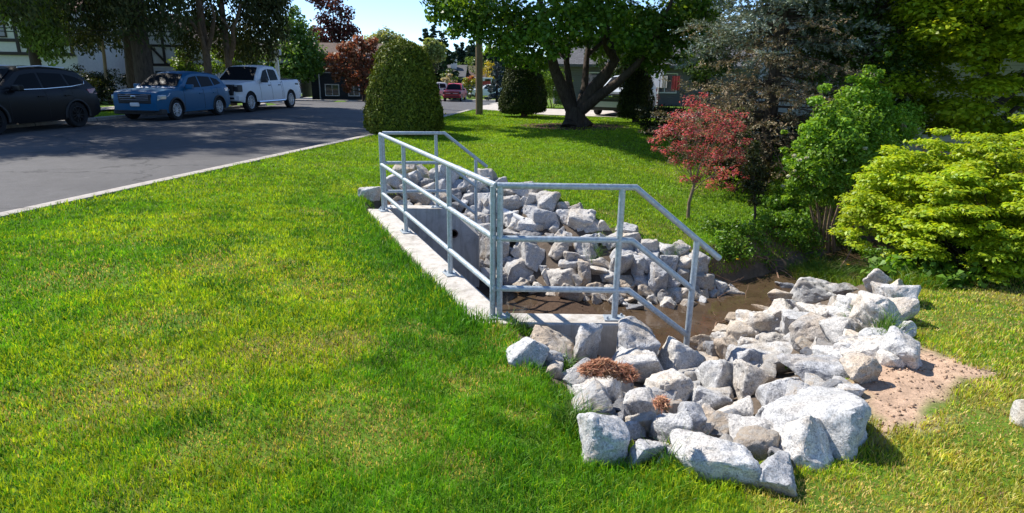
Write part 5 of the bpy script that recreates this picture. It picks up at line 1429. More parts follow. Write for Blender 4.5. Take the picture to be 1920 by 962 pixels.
broad_tree('leafy_tree', b, crown_clumps((12.5, 12.0, 3.6), (2.2, 2.0, 3.0), 50, 0.5, 0.8, 53), 0.10, [(0.08, 0.14, 0.016), (0.14, 0.19, 0.02), (0.2, 0.24, 0.03)], 'green leafy tree at the edge beyond the golden bush', 14000, 6.0)
# shrubs at the foot of spruce and by the house, shade put into their leaf colour
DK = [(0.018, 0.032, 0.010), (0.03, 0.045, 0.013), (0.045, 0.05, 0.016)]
for (x, y, hh, rr, lab) in ((4.25, 18.2, 1.0, 0.75, 'dark low shrub beneath the big tree by the red maple'), (5.2, 17.4, 1.1, 0.8, 'dark rounded shrub at the shaded foot of the spruce'), (6.1, 16.4, 1.2, 0.9, 'dark shrub against the siding wall behind the spruce'), (4.6, 12.6, 0.9, 0.6, 'brown twiggy shrub under the dead spruce branches'), (7.0, 14.6, 1.3, 0.9, 'dark shrub behind the bright green shrub')):
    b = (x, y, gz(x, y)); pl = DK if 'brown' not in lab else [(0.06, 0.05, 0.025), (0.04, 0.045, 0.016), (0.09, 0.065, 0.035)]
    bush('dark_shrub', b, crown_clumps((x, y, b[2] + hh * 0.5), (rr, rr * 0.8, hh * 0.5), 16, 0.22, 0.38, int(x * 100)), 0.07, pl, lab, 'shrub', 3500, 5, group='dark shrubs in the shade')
b = (2.55, 30.6, drop(30.6)); b = (1.95, 33.0, float(drop(33)))
bush('round_green_shrub', b, crown_clumps((1.95, 33.0, 1.0), (0.9, 0.8, 0.9), 26, 0.3, 0.45, 61), 0.10, [(0.10, 0.20, 0.02), (0.16, 0.26, 0.03), (0.06, 0.13, 0.015)], 'bright green rounded shrub beyond the drive, seen beside the tree trunk', 'shrub', 5000, 5)
# weeds and ground cover by the creek
WEED = [(0.11, 0.26, 0.022), (0.17, 0.34, 0.03), (0.08, 0.19, 0.018), (0.23, 0.36, 0.05)]
for (px, py, rad, hh, n, sz, lab) in ((1690, 520, .30, .22, 800, .075, 'leafy weeds spilling over the top of the white stones'), (1755, 500, .26, .38, 700, .095, 'broad leaved weed stalks at the corner of the yellow bush'), (1640, 495, .25, .25, 800, .05, 'ferny green plant under the yellow green bush'), (1780, 535, .22, .12, 400, .07, 'low broad leaves at the lawn edge under the bush'),
                                      (1450, 440, .35, .28, 800, .05, 'green weeds on the far earth bank below the little tree'), (1370, 480, .30, .20, 700, .045, 'bright weeds at the washed out far bank top'), (1400, 455, .35, .22, 700, .05, 'weeds between red maple and creek bank'), (1490, 440, .35, .40, 900, .06, 'rank green weeds below the bright green shrub'), (1510, 480, .30, .30, 700, .05, 'weeds hanging over the creek bend'), (1585, 470, .35, .35, 700, .06, 'dark leaved plants under the bright green shrub'), (1340, 430, .25, .12, 400, .04, 'low weeds in the grass near the red maple'), (1460, 395, .3, .45, 900, .06, 'pale green plants left of the bright green shrub stems')):
    p = hit(px, py)
    cl = [(np.array((p[0] + rnd.uniform(-1, 1) * rad, p[1] + rnd.uniform(-.7, .9) * rad, 0)), rnd.uniform(.08, .15)) for _ in range(12)]
    cl = [(np.array((q[0], q[1], hz(q[0], q[1]) + rnd.uniform(.2, 1) * hh)), (s * 1.3, s * 1.3, s)) for q, s in cl]
    bush('weed_patch', p, cl, sz, WEED, lab, 'weeds', n, 5, stem_r=0.005, group='weeds along the creek', aspect=0.7)
# green cover on the banks of the creek
a_ = [tuple(hit(px, py)[:2]) for px, py in ((1330, 430), (1420, 420), (1480, 400), (1560, 420), (1600, 470), (1560, 500), (1490, 512), (1440, 500), (1390, 515), (1345, 490))]
xs = rng.uniform(min(q[0] for q in a_), max(q[0] for q in a_), 30000); ys = rng.uniform(min(q[1] for q in a_), max(q[1] for q in a_), 30000)
k = in_poly(xs, ys, a_) & (vnoise(xs, ys, 1.6, 29, 3) > 0.42) & ((dist_line(xs, ys, P_IN, True) > 0.28) & ~in_poly(xs, ys, P_IN)); xs, ys = xs[k], ys[k]; n = len(xs)
hh_ = vnoise(xs, ys, 2.2, 43, 3) * 0.30
Nn = unit(n); Nn[:, 2] = np.abs(Nn[:, 2]) + 0.8; Nn /= np.linalg.norm(Nn, axis=1, keepdims=True)
V, c = leaf_quads(np.c_[xs, ys, ground_h(xs, ys) + hh_ * rng.random(n) ** 0.6 + 0.01], Nn, 0.03 + 0.035 * rng.random(n), np.array(WEED)[rng.integers(0, 4, n)] * (0.7 + 0.7 * rng.random((n, 1))), aspect=0.6)
tag(build_quads('bank_weeds', V, c, LEAF), 'low green weeds covering the far creek bank', 'undergrowth', kind='stuff')
# a few dandelions by the creek
YEL = mat_plain('yellow_petals', (0.75, 0.45, 0.01), 0.6)
for i, (px, py, lab) in enumerate(((1590, 497, 'yellow flower above the creek bend tussock'), (1383, 487, 'yellow flower on the far bank weeds'))):
    p = hit(px, py, 0.25)
    t = empty('yellow_flower', p, 0, lab, 'flower')
    mb = MB(); mb.tube([(0, 0, -0.25), (0.01, 0, 0)], 0.004, 5); mb.build('stalk', mat_plain('green_stalk', (0.08, 0.16, 0.03), 0.6), t)
    mb = MB(); mb.lathe([(0.004, 0), (0.022, 0.006), (0.024, 0.012), (0.008, 0.016)], 10); mb.build('petals', YEL, t)

# ---------------------------------------------------------------- dark trees across the road
CED = [(0.022, 0.040, 0.010), (0.040, 0.060, 0.013), (0.065, 0.08, 0.018), (0.09, 0.09, 0.025)]
CEDB = [(0.13, 0.20, 0.025), (0.18, 0.25, 0.03), (0.09, 0.15, 0.02)]
def cedar(px, py, y, tr, hgt, c, rad, n, label, pal, total, zmin, seed, forks=(), size=0.20, bark=None, rim=()):
    x = float(at_y(px, py, y)[0]); b = Vector((x, y, float(drop(y)) - 0.02))
    t = empty('cedar_tree', b, 0, label, 'tree', 'dark trees across the road')
    lims = [(wobble_path(Vector((0, 0, -.2)), Vector((0.1, 0, hgt * 0.8)), 6, 0.12, seed), tr, tr * 0.3)]
    for P, a, e in forks: lims.append((rel([P3(*q) for q in P], b), a, e))
    limb_mesh('trunk', lims, bark or BARK_D, t, 10)
    cl = crown_clumps((x + c[0], y + c[1], c[2]), rad, n, 0.7, 1.15, seed, zmin=zmin)
    cl += [(np.array(P3(a, e, yy)), (s, s, s * 1.5)) for a, e, yy, s in rim]
    V, cc = clump_leaves(cl, 0, size, pal, shell=0.3, total=int(total * 1.5), aspect=0.38, up=0.1, droop=(0, 0, -1.2), clump_tint=0.3)
    build_quads('crown', V - np.array(b), cc, CONI, t)
    return t
cedar(272, 150, 28.0, 0.42, 20, (0, 0, 12), (4.6, 4.2, 8.0), 95, 'thick trunked dark conifer behind the blue car', CED, 26000, lambda q: 3.6, 81,
      rim=[(150, 20, 27, .8), (190, 45, 27.5, .7), (215, 15, 26.5, .9), (300, 30, 27, .9), (330, 15, 26.5, .8), (120, 10, 26, .8), (250, 20, 26, 1.0), (170, 70, 29, .5)])
cedar(388, 140, 30.0, 0.20, 17, (0, 0, 10), (3.0, 2.8, 7), 56, 'dark tree with pale pruned forked branches above the blue car roof', CED, 20000, lambda q: 3.7, 82, bark=BARK_B,
      forks=[([(388, 105, 30), (378, 70, 29.6), (362, 45, 29.4), (345, 25, 29.2)], .12, .05), ([(388, 100, 30), (398, 60, 29.8), (402, 30, 29.5), (395, 5, 29.4)], .12, .05), ([(378, 70, 29.6), (372, 40, 29.2), (378, 18, 29.0), (392, 15, 28.9)], .07, .03), ([(362, 45, 29.4), (352, 40, 29.2), (340, 28, 29.1)], .05, .02)],
      rim=[(345, 60, 31, .8), (360, 95, 31.5, .6), (375, 20, 31, .8), (410, 50, 31, .8), (415, 90, 32, .5)])
cedar(432, 140, 31.0, 0.18, 16, (1.0, 0.4, 9.5), (2.6, 2.4, 6.8), 56, 'dark dense cedar with pale crooked limb behind the white pickup', CED, 22000, lambda q: 3.9, 83, bark=BARK_B,
      forks=[([(432, 110, 31), (438, 80, 30.6), (436, 55, 30.2), (446, 30, 30.0), (450, 8, 29.8)], .13, .05), ([(436, 60, 30.3), (420, 40, 30.0), (412, 30, 29.9)], .06, .03)],
      rim=[(455, 70, 32, .9), (480, 50, 32.3, .9), (500, 75, 32.5, .7), (470, 95, 32.5, .6), (515, 40, 32.6, .8), (520, 15, 32.8, .8), (490, 20, 32, 1.0), (440, 85, 33, .7), (505, 95, 33, .45), (528, 62, 33, .5)])
cedar(68, 120, 27.0, 0.24, 10, (0, 0, 6.2), (2.0, 2.0, 4.0), 30, 'drooping bright green cedar before the white house', CEDB, 11000, lambda q: 3.2, 84,
      rim=[(60, 45, 26, .55), (85, 60, 26, .55), (105, 75, 26, .45), (75, 85, 26, .42), (95, 45, 26, .5), (50, 70, 26, .35), (112, 95, 26, .3), (92, 100, 26, .32)])
cedar(243, 140, 30.5, 0.22, 12, (0, 0, 8.0), (2.2, 2.2, 5.0), 28, 'thin dark conifer just left of the thick trunk', CED, 9000, lambda q: 3.9, 85)
cedar(200, 145, 31.0, 0.10, 9, (0.0, 0, 7.0), (2.0, 2.0, 3.0), 20, 'slim pale trunked tree by the timbered house', CED, 8000, lambda q: 3.6, 86, bark=BARK_P, rim=[(165, 80, 32, .5), (185, 60, 32, .6), (225, 70, 32, .6), (140, 70, 32, .6)])
cedar(-60, 120, 24.0, 0.3, 20, (0.6, 0, 12), (4.0, 3.6, 8.0), 70, 'dark conifer overhanging the black car', CED, 15000, lambda q: 4.2, 87, rim=[(20, 10, 24, .6), (60, 5, 24, .7)])
t_ = cedar(-110, 120, 20.5, 0.3, 15, (0, 0, 9.6), (3.2, 3.0, 5.2), 55, 'dark conifer at the kerb beside the black car', CED, 16000, lambda q: 4.7, 88)
for (px, y, hh, rr, lab) in ((170, 30.5, 1.5, 1.1, 'dark clipped shrub behind the black car tail'), (228, 31.0, 1.5, 1.2, 'dark shrub beside the thick conifer trunk'), (150, 33, 1.7, 1.2, 'dark shrub under the timbered house window')):
    x = float(at_y(px, 140, y)[0]); b = (x, y, 0.0)
    bush('dark_shrub', b, crown_clumps((x, y, hh * 0.5), (rr, rr * 0.8, hh * 0.5), 18, 0.35, 0.5, int(px)), 0.10, DK, lab, 'shrub', 3500, 4, group='dark shrubs in the shade')
for (px, py, y, rr, lab) in ((415, 112, 38, 1.0, 'bright green shrub glimpsed between the dark trunks'), (465, 112, 38, 0.9, 'bright green shrub right of the crooked trunk'), (350, 122, 39, 0.8, 'bright green low shrub behind the blue car roof')):
    p = P3(px, py, y); b = (p.x, y, float(drop(y)))
    bush('lit_shrub', b, crown_clumps((p.x, y, max(0.9, p.z)), (rr, rr, rr * 1.0), 16, 0.35, 0.55, px), 0.14, [(0.14, 0.24, 0.025), (0.20, 0.30, 0.035), (0.08, 0.16, 0.02)], lab, 'shrub', 2500, 4, group='sunlit shrubs in the far garden')
for (x, y, hh, lab) in ((6.3, 37.0, 5.0, 'dark leafy tree before the grey bungalow, behind the big tree limbs'), (10.2, 34.0, 6.5, 'dark bushy tree behind the clothes stand'), (13.2, 31.0, 7.0, 'dark bushy tree between spruce and grey bungalow')):
    b = (x, y, float(drop(y)))
    broad_tree('garden_tree', b, crown_clumps((x, y, hh * 0.55), (1.5, 1.4, hh * 0.5), 34, 0.5, 0.8, int(x * 10)), 0.17, [(0.04, 0.075, 0.018), (0.06, 0.11, 0.02), (0.03, 0.055, 0.016)], lab, 7000, hh, group='dark garden trees by the bungalow')
# ---------------------------------------------------------------- trees further off
def far_tree(name, px, y, items, size, pal, label, total, hgt, mat=None, zr=0.8, tr=0.14, group='trees beyond the houses', bark=None, nl=6):
    x = float(at_y(px, 140, y)[0]); b = (x, y, float(drop(y)))
    return broad_tree(name, b, cl_px(items, zr), size, pal, label, total, hgt, tr=tr, group=group, mat=mat, bark=bark, nl=nl)
k = 47
far_tree('leafy_tree', 548, k, [(555, 45, k, 1.0), (540, 70, k, 1.2), (570, 75, k, 1.2), (528, 100, k - 1, 1.2), (560, 105, k - 1, 1.3), (585, 100, k, 1.1), (515, 125, k - 2, 0.9), (548, 130, k - 2, 1.1), (575, 135, k - 1, 0.9), (552, 22, k, 0.5), (595, 125, k, .8), (510, 110, k - 1, .7)], 0.24, [(0.08, 0.18, 0.03), (0.12, 0.24, 0.04), (0.18, 0.28, 0.05)], 'mid green leafy tree behind the white pickup cab', 6500, 6.0)
k = 58
PUR = [(0.15, 0.06, 0.06), (0.10, 0.045, 0.045), (0.22, 0.11, 0.08), (0.08, 0.08, 0.04)]
far_tree('purple_leaved_tree', 632, k, [(600, 5, k, 0.8), (585, -8, k, .8), (625, 10, k, 0.9), (648, 25, k, 0.9), (610, 35, k, 0.9), (640, 55, k, 1.3), (660, 60, k, 0.8), (620, 70, k, 1.5), (600, 85, k, 1.4), (650, 90, k, 1.3), (640, -15, k, 1), (668, 85, k, .6), (590, 60, k, .8)], 0.26, PUR, 'tall loose purple leaved tree behind the dark house', 5200, 9.0, mat=REDL, nl=12, bark=BARK_D, tr=0.16)
k = 45
RUS = [(0.28, 0.13, 0.075), (0.20, 0.085, 0.055), (0.36, 0.20, 0.10), (0.16, 0.13, 0.05)]
far_tree('copper_leaved_tree', 680, k, [(655, 92, k, .7), (690, 88, k, .7), (632, 108, k, .6), (668, 112, k, .8), (705, 118, k, .8), (622, 128, k, .5), (645, 132, k, .6), (685, 140, k, .9), (660, 150, k, .6), (705, 150, k, .7), (718, 100, k, .6), (690, 168, k, .6), (672, 76, k, .5), (640, 90, k, .4), (650, 165, k, .4), (615, 112, k, .3), (700, 78, k, .4), (630, 145, k, .35)], 0.22, RUS, 'copper leaved low tree in front of the dark house', 4300, 4.0, mat=REDL)
k = 85
far_tree('pale_tree', 722, k, [(700, 80, k, 1.5), (722, 70, k, 1.6), (742, 78, k, 1.5), (715, 90, k, 2), (735, 92, k, 2)], 0.4, [(0.28, 0.31, 0.11), (0.36, 0.36, 0.16), (0.2, 0.25, 0.09)], 'pale round topped tree above the clipped hedge', 3000, 6)
k = 72
far_tree('pale_tree', 815, k, [(808, 84, k, 0.9), (822, 92, k, 0.9), (802, 98, k, 1.0), (815, 106, k, 0.9), (826, 106, k, .6)], 0.36, [(0.28, 0.34, 0.10), (0.36, 0.40, 0.15), (0.20, 0.27, 0.08)], 'pale weeping tree beside the clipped hedge top', 2800, 5.5)
FIR = [(0.020, 0.045, 0.020), (0.03, 0.062, 0.024), (0.04, 0.072, 0.026)]
for (px, pt, pb, y, w_, lab) in ((800, 52, 140, 92, 2.6, 'tall dark conifer behind the pale weeping tree'), (815, 47, 140, 96, 2.4, 'tallest dark conifer of the group behind the pale tree'), (830, 56, 140, 90, 3.0, 'dark conifer next to the pole with broad skirts')):
    p = P3(px, pb, y); top = P3(px, pt, y); g0 = float(drop(y))
    conifer('tall_conifer', (p.x, y, g0), top.z - g0, 0.8, w_, lab, FIR, FIR, -5, whorl=0.6, per=8, group='conifers beyond the far houses', seed=px, needle=0.45, wide=0.15, dens=0.30, side=0.55, droop=0.2, trunk_r=0.25, shape=0.8)
dist = [(848, 96), (856, 88), (865, 84), (872, 95), (880, 90), (886, 83), (893, 92), (905, 98), (912, 90), (920, 97), (928, 92), (937, 99), (944, 95), (952, 100), (960, 96), (970, 102), (1010, 100), (1040, 98), (1140, 92), (1160, 96), (1180, 90), (700, 92), (745, 88), (765, 90)]
FARF = [(0.035, 0.06, 0.045), (0.045, 0.075, 0.055), (0.055, 0.085, 0.06)]  # bluish haze of distance put into the needle colours
for i, (px, pt) in enumerate(dist):
    y = 210 + (i * 37) % 60; p = P3(px, 135, y); top = P3(px, pt, y)
    conifer('distant_conifer', (p.x, y, -1.4), top.z + 1.4, 0.8, 4.2, 'tall conifer on the far skyline, one of a ragged row', FARF, FARF, -5, whorl=1.6, per=7, group='conifers on the skyline', seed=i, needle=1.7, wide=0.5, dens=0.045, side=0.5, droop=0.2, trunk_r=0.4)
# far line of trees closing the view
n = 9000
xs = rng.uniform(-320, 420, n); hts = (4.5 + 5.5 * vnoise(xs, xs * 0, 0.045, 3, 3)) * rng.random(n) ** 0.7
ys = 235 + rng.random(n) * 25
P = np.c_[xs, ys, -1.4 + hts]; Nn = unit(n); Nn[:, 1] -= 0.6; Nn /= np.linalg.norm(Nn, axis=1, keepdims=True)
c = np.array(FARF)[rng.integers(0, 3, n)] * (0.7 + 0.6 * rng.random((n, 1)))
V, cc = leaf_quads(P, Nn, 2.6 * (0.6 + 0.8 * rng.random(n)), c, aspect=0.6)
tag(build_quads('distant_woods', V, cc, CONI), 'dark line of far woods along the horizon', 'woods', kind='stuff')
k = 62
y = k; p = P3(932, 165, y)
conifer('blue_spruce', (p.x, y, float(drop(y))), P3(932, 118, y).z - float(drop(y)), 0.3, 1.25, 'small blue spruce at the far end of the road', [(0.07, 0.10, 0.11), (0.10, 0.13, 0.14)], [(0.07, 0.10, 0.11)], -5, whorl=0.35, per=8, seed=5, needle=0.3, wide=0.08, dens=0.2, side=0.5, droop=0.25)
for (px, py, y, rr, pal, lab) in ((842, 143, 82, .9, [(0.10, 0.16, 0.03), (0.15, 0.2, 0.05)], 'green shrub in front of the far white house'), (842, 150, 79, .8, [(0.5, 0.42, 0.32), (0.4, 0.33, 0.2)], 'cream flowering shrub by the far white house'), (880, 158, 80, 1.0, [(0.28, 0.27, 0.03), (0.2, 0.24, 0.03)], 'yellow shrub right of the red truck'), (882, 150, 81, .6, [(0.5, 0.14, 0.05), (0.4, 0.2, 0.06)], 'orange flowering shrub beyond the red truck'), (915, 132, 95, 1.4, [(0.5, 0.36, 0.03), (0.35, 0.32, 0.04)], 'yellow leaved tree behind the utility pole'), (866, 122, 100, 1.8, [(0.14, 0.22, 0.04), (0.1, 0.17, 0.03)], 'light green tree behind the far houses'), (893, 125, 100, 1.8, [(0.12, 0.19, 0.05), (0.1, 0.15, 0.04)], 'green tree behind the pole and far roof')):
    p = P3(px, py, y); g0 = float(drop(y))
    bush('garden_shrub', (p.x, y, g0), crown_clumps((p.x, y, p.z), (rr, rr, rr * .8), 9, rr * .35, rr * .55, px), 0.3, pal, lab, 'shrub', 500, 4, group='shrubs of the far gardens', stem_r=0.04)
# ================================================================ vehicles
TYRE = mat_plain('tyre_rubber', (0.018, 0.018, 0.02), 0.85, spec=0.3)
RIM = mat_plain('alloy_rim', (0.72, 0.73, 0.75), 0.35, metal=0.4)
RIMD = mat_plain('black_rim', (0.03, 0.03, 0.033), 0.4, metal=0.4)
AGLASS = mat_plain('tinted_car_glass', (0.010, 0.012, 0.015), 0.42, spec=0.06)
BLKTRIM = mat_plain('black_trim', (0.02, 0.02, 0.022), 0.55)
CHROME = mat_plain('chrome', (0.75, 0.76, 0.78), 0.12, metal=1.0)
LAMPG = mat_plain('headlamp_lens', (0.55, 0.58, 0.6), 0.08, metal=0.3, spec=0.8, coat=0.6)
REDL_ = mat_plain('tail_lamp_lens', (0.35, 0.02, 0.015), 0.15, spec=0.6, coat=0.5)
PLATE = mat_plain('licence_plate', (0.75, 0.75, 0.75), 0.4)
def paint(name, c): return mat_plain(name, c, 0.40, metal=0.05, spec=0.35)

def vehicle(name, loc, rz, S, label, cat='car', group=None):
    """S: L, W, low (profile of the lower body: y, z), roof (profile of the cabin), wheels, paint, windows..."""
    t = empty(name, loc, rz, label, cat, group)
    Ln, W = S['L'], S['W']; pm = S['paint']; rw = S['rw']; wy = S['wheels']; ra = rw * 1.16
    lowy = np.array([p[0] for p in S['low']]); lowz = np.array([p[1] for p in S['low']])
    y0, y1 = lowy[0], lowy[-1]
    zb = S.get('sill', 0.25)
    def top(y): return np.interp(y, lowy, lowz)
    def bot(y):
        b = np.full_like(y, zb)
        b = np.maximum(b, zb + 0.10 * sstep(y0 + 0.45, y0, y) + 0.12 * sstep(y1 - 0.45, y1, y))
        for w_ in wy:
            d = ra ** 2 - (y - w_) ** 2
            b = np.where(d > 0, np.maximum(b, rw * 0.98 + np.sqrt(np.maximum(d, 0))), b)
        return b
    def half(y, z):
        e = 1 - 0.16 * np.clip((y0 + 0.75 - y) / 0.75, 0, 1) ** 2.2 - 0.08 * np.clip((y - y1 + 0.6) / 0.6, 0, 1) ** 2.2
        zz = (z - 0.30) / 0.75
        s = 1 - 0.05 * (zz - 0.45) ** 2 * 1.6 - 0.035 * np.clip(zz - 0.75, 0, 1)
        return W / 2 * e * s
    ys = set(np.linspace(y0, y1, 64)); [ys.update(np.linspace(w_ - ra, w_ + ra, 19)) for w_ in wy]; [ys.update([w_ - ra - 0.004, w_ + ra + 0.004]) for w_ in wy]
    ys = np.array(sorted(ys)); R = 9
    mb = MB(); ring = []
    tp, bt = top(ys), bot(ys)
    for i, y in enumerate(ys):
        z = bt[i] + (tp[i] - bt[i]) * np.linspace(0, 1, R) ** 0.9
        hw_ = half(np.full(R, y), z)
        hw_[-1] -= 0.035; 
        right = [(hw_[k], y, z[k]) for k in range(R)]
        cr = S.get('crown', 0.035)
        mid = [(hw_[-1] * u, y, tp[i] + cr * (1 - u * u)) for u in (0.8, 0.45, 0.0, -0.45, -0.8)]
        left = [(-hw_[k], y, z[k]) for k in range(R - 1, -1, -1)]
        ring.append(right + mid + left)
    k = len(ring[0]); vs_ = [q for r_ in ring for q in r_]
    fs = [(i * k + j, i * k + j + 1, (i + 1) * k + j + 1, (i + 1) * k + j) for i in range(len(ys) - 1) for j in range(k - 1)]
    fs += [tuple(range(k - 1, -1, -1)), tuple((len(ys) - 1) * k + j for j in range(k))]
    mb.add(vs_, fs)
    body = mb.build('body', pm, t, smooth=True, angle=0.55)
    # under-body and wheel wells
    ub = MB(); ub.box(-W * 0.40, W * 0.40, y0 + 0.25, y1 - 0.2, zb - 0.03, zb + 0.38); ub.build('underbody', BLKTRIM, t)
    # cabin
    cb = S['roof']; cy_ = np.array([p[0] for p in cb]); cz = np.array([p[1] for p in cb])
    zb0 = S['belt']
    def chalf(z): return W / 2 * 0.93 - 0.012 - (z - zb0) * S.get('tuck', 0.30)
    yy = np.array(sorted(set(np.linspace(cy_[0], cy_[-1], 46)) | set(cy_)))
    zt = np.interp(yy, cy_, cz)
    ring = []
    for y, z1 in zip(yy, zt):
        z1 = max(z1, zb0 + 0.01)
        zl = np.linspace(zb0 - 0.10, z1 - 0.05 if z1 - zb0 > 0.2 else z1 - 0.002, 4)
        right = [(chalf(z), y, z) for z in zl]
        hw1 = chalf(z1) - 0.05 * min(1, (z1 - zb0) / 0.3)
        top_ = [(hw1, y, z1 - 0.008)] + [(hw1 * u, y, z1 + 0.03 * (1 - u * u) * min(1, (z1 - zb0) / 0.3)) for u in (0.7, 0.35, 0, -0.35, -0.7)] + [(-hw1, y, z1 - 0.008)]
        ring.append(right + top_ + [(-a, b, c) for a, b, c in reversed(right)])
    k = len(ring[0]); vs_ = [q for r_ in ring for q in r_]
    mb = MB()
    mb.add(vs_, [(i * k + j, i * k + j + 1, (i + 1) * k + j + 1, (i + 1) * k + j) for i in range(len(yy) - 1) for j in range(k - 1)] + [tuple(range(k - 1, -1, -1)), tuple((len(yy) - 1) * k + j for j in range(k))])
    mb.build('cabin', pm, t, smooth=True, angle=0.5)
    # side glass
    for sgn in (1, -1):
        for poly in S['glass']:
            m2 = MB(); n = len(poly)
            o_ = [(sgn * (chalf(z) + 0.006), y, z) for y, z in poly]; i_ = [(sgn * (chalf(z) - 0.02), y, z) for y, z in poly]
            m2.add(o_ + i_, [tuple(range(n)), tuple(range(2 * n - 1, n - 1, -1))] + [(i, (i + 1) % n, n + (i + 1) % n, n + i) for i in range(n)])
            win = m2.build('side_window', AGLASS, t)
    def over(y): return np.interp(y, cy_, cz)
    for nm, (a, b) in (('windscreen', S['screen']), ('rear_window', S['rear'])):
        if a is None: continue
        m2 = MB(); us = np.linspace(-1, 1, 9); yv = np.linspace(a, b, 20); vs_ = []
        for y in yv:
            z = float(over(y)); h_ = (chalf(z) - 0.05 * min(1, (z - zb0) / 0.3)) * 0.93
            for u in us: vs_.append((h_ * u, y, z + 0.03 * (1 - (u * 0.93) ** 2) * min(1, (z - zb0) / 0.3) + 0.022))
        m2.add(vs_, [(i * 9 + j, i * 9 + j + 1, (i + 1) * 9 + j + 1, (i + 1) * 9 + j) for i in range(19) for j in range(8)])
        m2.build(nm, AGLASS, t, smooth=True)
    # wheels
    for w_ in wy:
        for sgn in (1, -1):
            xm = W / 2 - 0.115
            mw = Matrix.Translation((sgn * xm, w_, rw)) @ Matrix.Rotation(sgn * PI / 2, 4, 'Y')
            tm = MB(); tm.lathe([(rw * .66, -.10), (rw * .93, -.11), (rw, -.085), (rw, .085), (rw * .93, .11), (rw * .68, .10), (rw * .66, .06)], 32, mw, close=True)
            wl = tm.build('wheel', TYRE, t, smooth=True, angle=0.7)
            rm = MB(); rm.lathe([(rw * .60, .03), (rw * .67, .105), (rw * .64, .11), (rw * .60, .055)], 28, mw, close=True)
            rm.lathe([(0.001, .05), (.07, .095), (.07, .02)], 12, mw)
            ns = S.get('spokes', 5)
            for q in range(ns):
                a = 2 * PI * q / ns
                ms = mw @ Matrix.Rotation(a, 4, 'Z')
                for dv in (-0.10, 0.10):
                    rm.prism([(0.04, -0.012 + dv * 0.2), (rw * .62, -0.012 + dv * 0.5), (rw * .62, 0.012 + dv * 0.5), (0.04, 0.012 + dv * 0.2)], 0.055, 0.092, ms)
            rm.build('rim', S.get('rim', RIM), wl, smooth=True, angle=0.5)
            dk = MB(); dk.lathe([(rw * .62, .0), (rw * .62, .02)], 24, mw); dk.build('brake_shade', BLKTRIM, wl)
            # arch lip
            if S.get('arch'):
                ar = MB(); P = []
                for a in np.linspace(-0.12, PI + 0.12, 21):
                    y = w_ + math.cos(a) * ra * 1.03; z = rw * 0.98 + math.sin(a) * ra * 1.03
                    P.append((sgn * (float(half(np.array([y]), np.array([max(z, .3)]))[0]) + 0.004), y, z))
                ar.tube(P, 0.032, 6); ar.build('wheel_arch', S['arch'], t, smooth=True)
    # doors: shut lines and handles
    for sgn in (1, -1):
        for y in S.get('doors', []):
            sl_ = MB(); zz = np.linspace(zb + 0.06, float(top(np.array([y]))[0]) - 0.02, 8)
            hh = half(np.full(8, y), zz)
            sl_.tube([(sgn * (h_ + 0.0005), y, z) for h_, z in zip(hh, zz)], 0.006, 4); sl_.build('door_gap', BLKTRIM, t)
        for y in S.get('handles', []):
            z = S.get('handle_z', zb0 - 0.14); h_ = float(half(np.array([y]), np.array([z]))[0])
            m2 = MB(); m2.box(sgn * h_ - 0.02, sgn * h_ + 0.028, y - 0.10, y + 0.10, z - 0.018, z + 0.018); m2.build('door_handle', S.get('handle_mat', pm), t, bevel=0.008)
        # mirror
        y = S['mirror']; z = zb0 + 0.09
        m2 = MB(); m2.box(sgn * (W / 2 * 0.93), sgn * (W / 2 + 0.20), y - 0.07, y + 0.09, z - 0.07, z + 0.10); m2.build('mirror', S.get('mirror_mat', pm), t, bevel=0.035, segs=3)
    # front: lamps, grille, plate
    def nose(x, z): return y0
    for x0_, x1_, z0_, z1_, dpt, nm, mt in S['front']:
        for sgn in ((1, -1) if x0_ > 0 else (1,)):
            m2 = MB(); a, b = sorted((sgn * x0_, sgn * x1_))
            yb = y0 + 0.12 * (max(abs(a), abs(b)) / (W / 2)) ** 3
            m2.box(a, b, yb - dpt, yb + 0.3, z0_, z1_); m2.build(nm, mt, t, bevel=min(0.03, (z1_ - z0_) * 0.3), segs=2)
    for side in S.get('side_lamps', []):
        nm, mt, poly = side
        for sgn in (1, -1):
            m2 = MB(); n = len(poly)
            o_ = [(sgn * (float(half(np.array([y]), np.array([z]))[0]) + 0.008), y, z) for y, z in poly]; i_ = [(a - sgn * 0.12, y, z) for a, y, z in o_]
            m2.add(o_ + i_, [tuple(range(n)), tuple(range(2 * n - 1, n - 1, -1))] + [(i, (i + 1) % n, n + (i + 1) % n, n + i) for i in range(n)])
            m2.build(nm, mt, t)
    for x0_, x1_, z0_, z1_, dpt, nm, mt in S.get('back', []):
        for sgn in ((1, -1) if x0_ > 0 else (1,)):
            m2 = MB(); a, b = sorted((sgn * x0_, sgn * x1_)); m2.box(a, b, y1 - 0.2, y1 + dpt, z0_, z1_); m2.build(nm, mt, t, bevel=0.015)
    return t, half, chalf

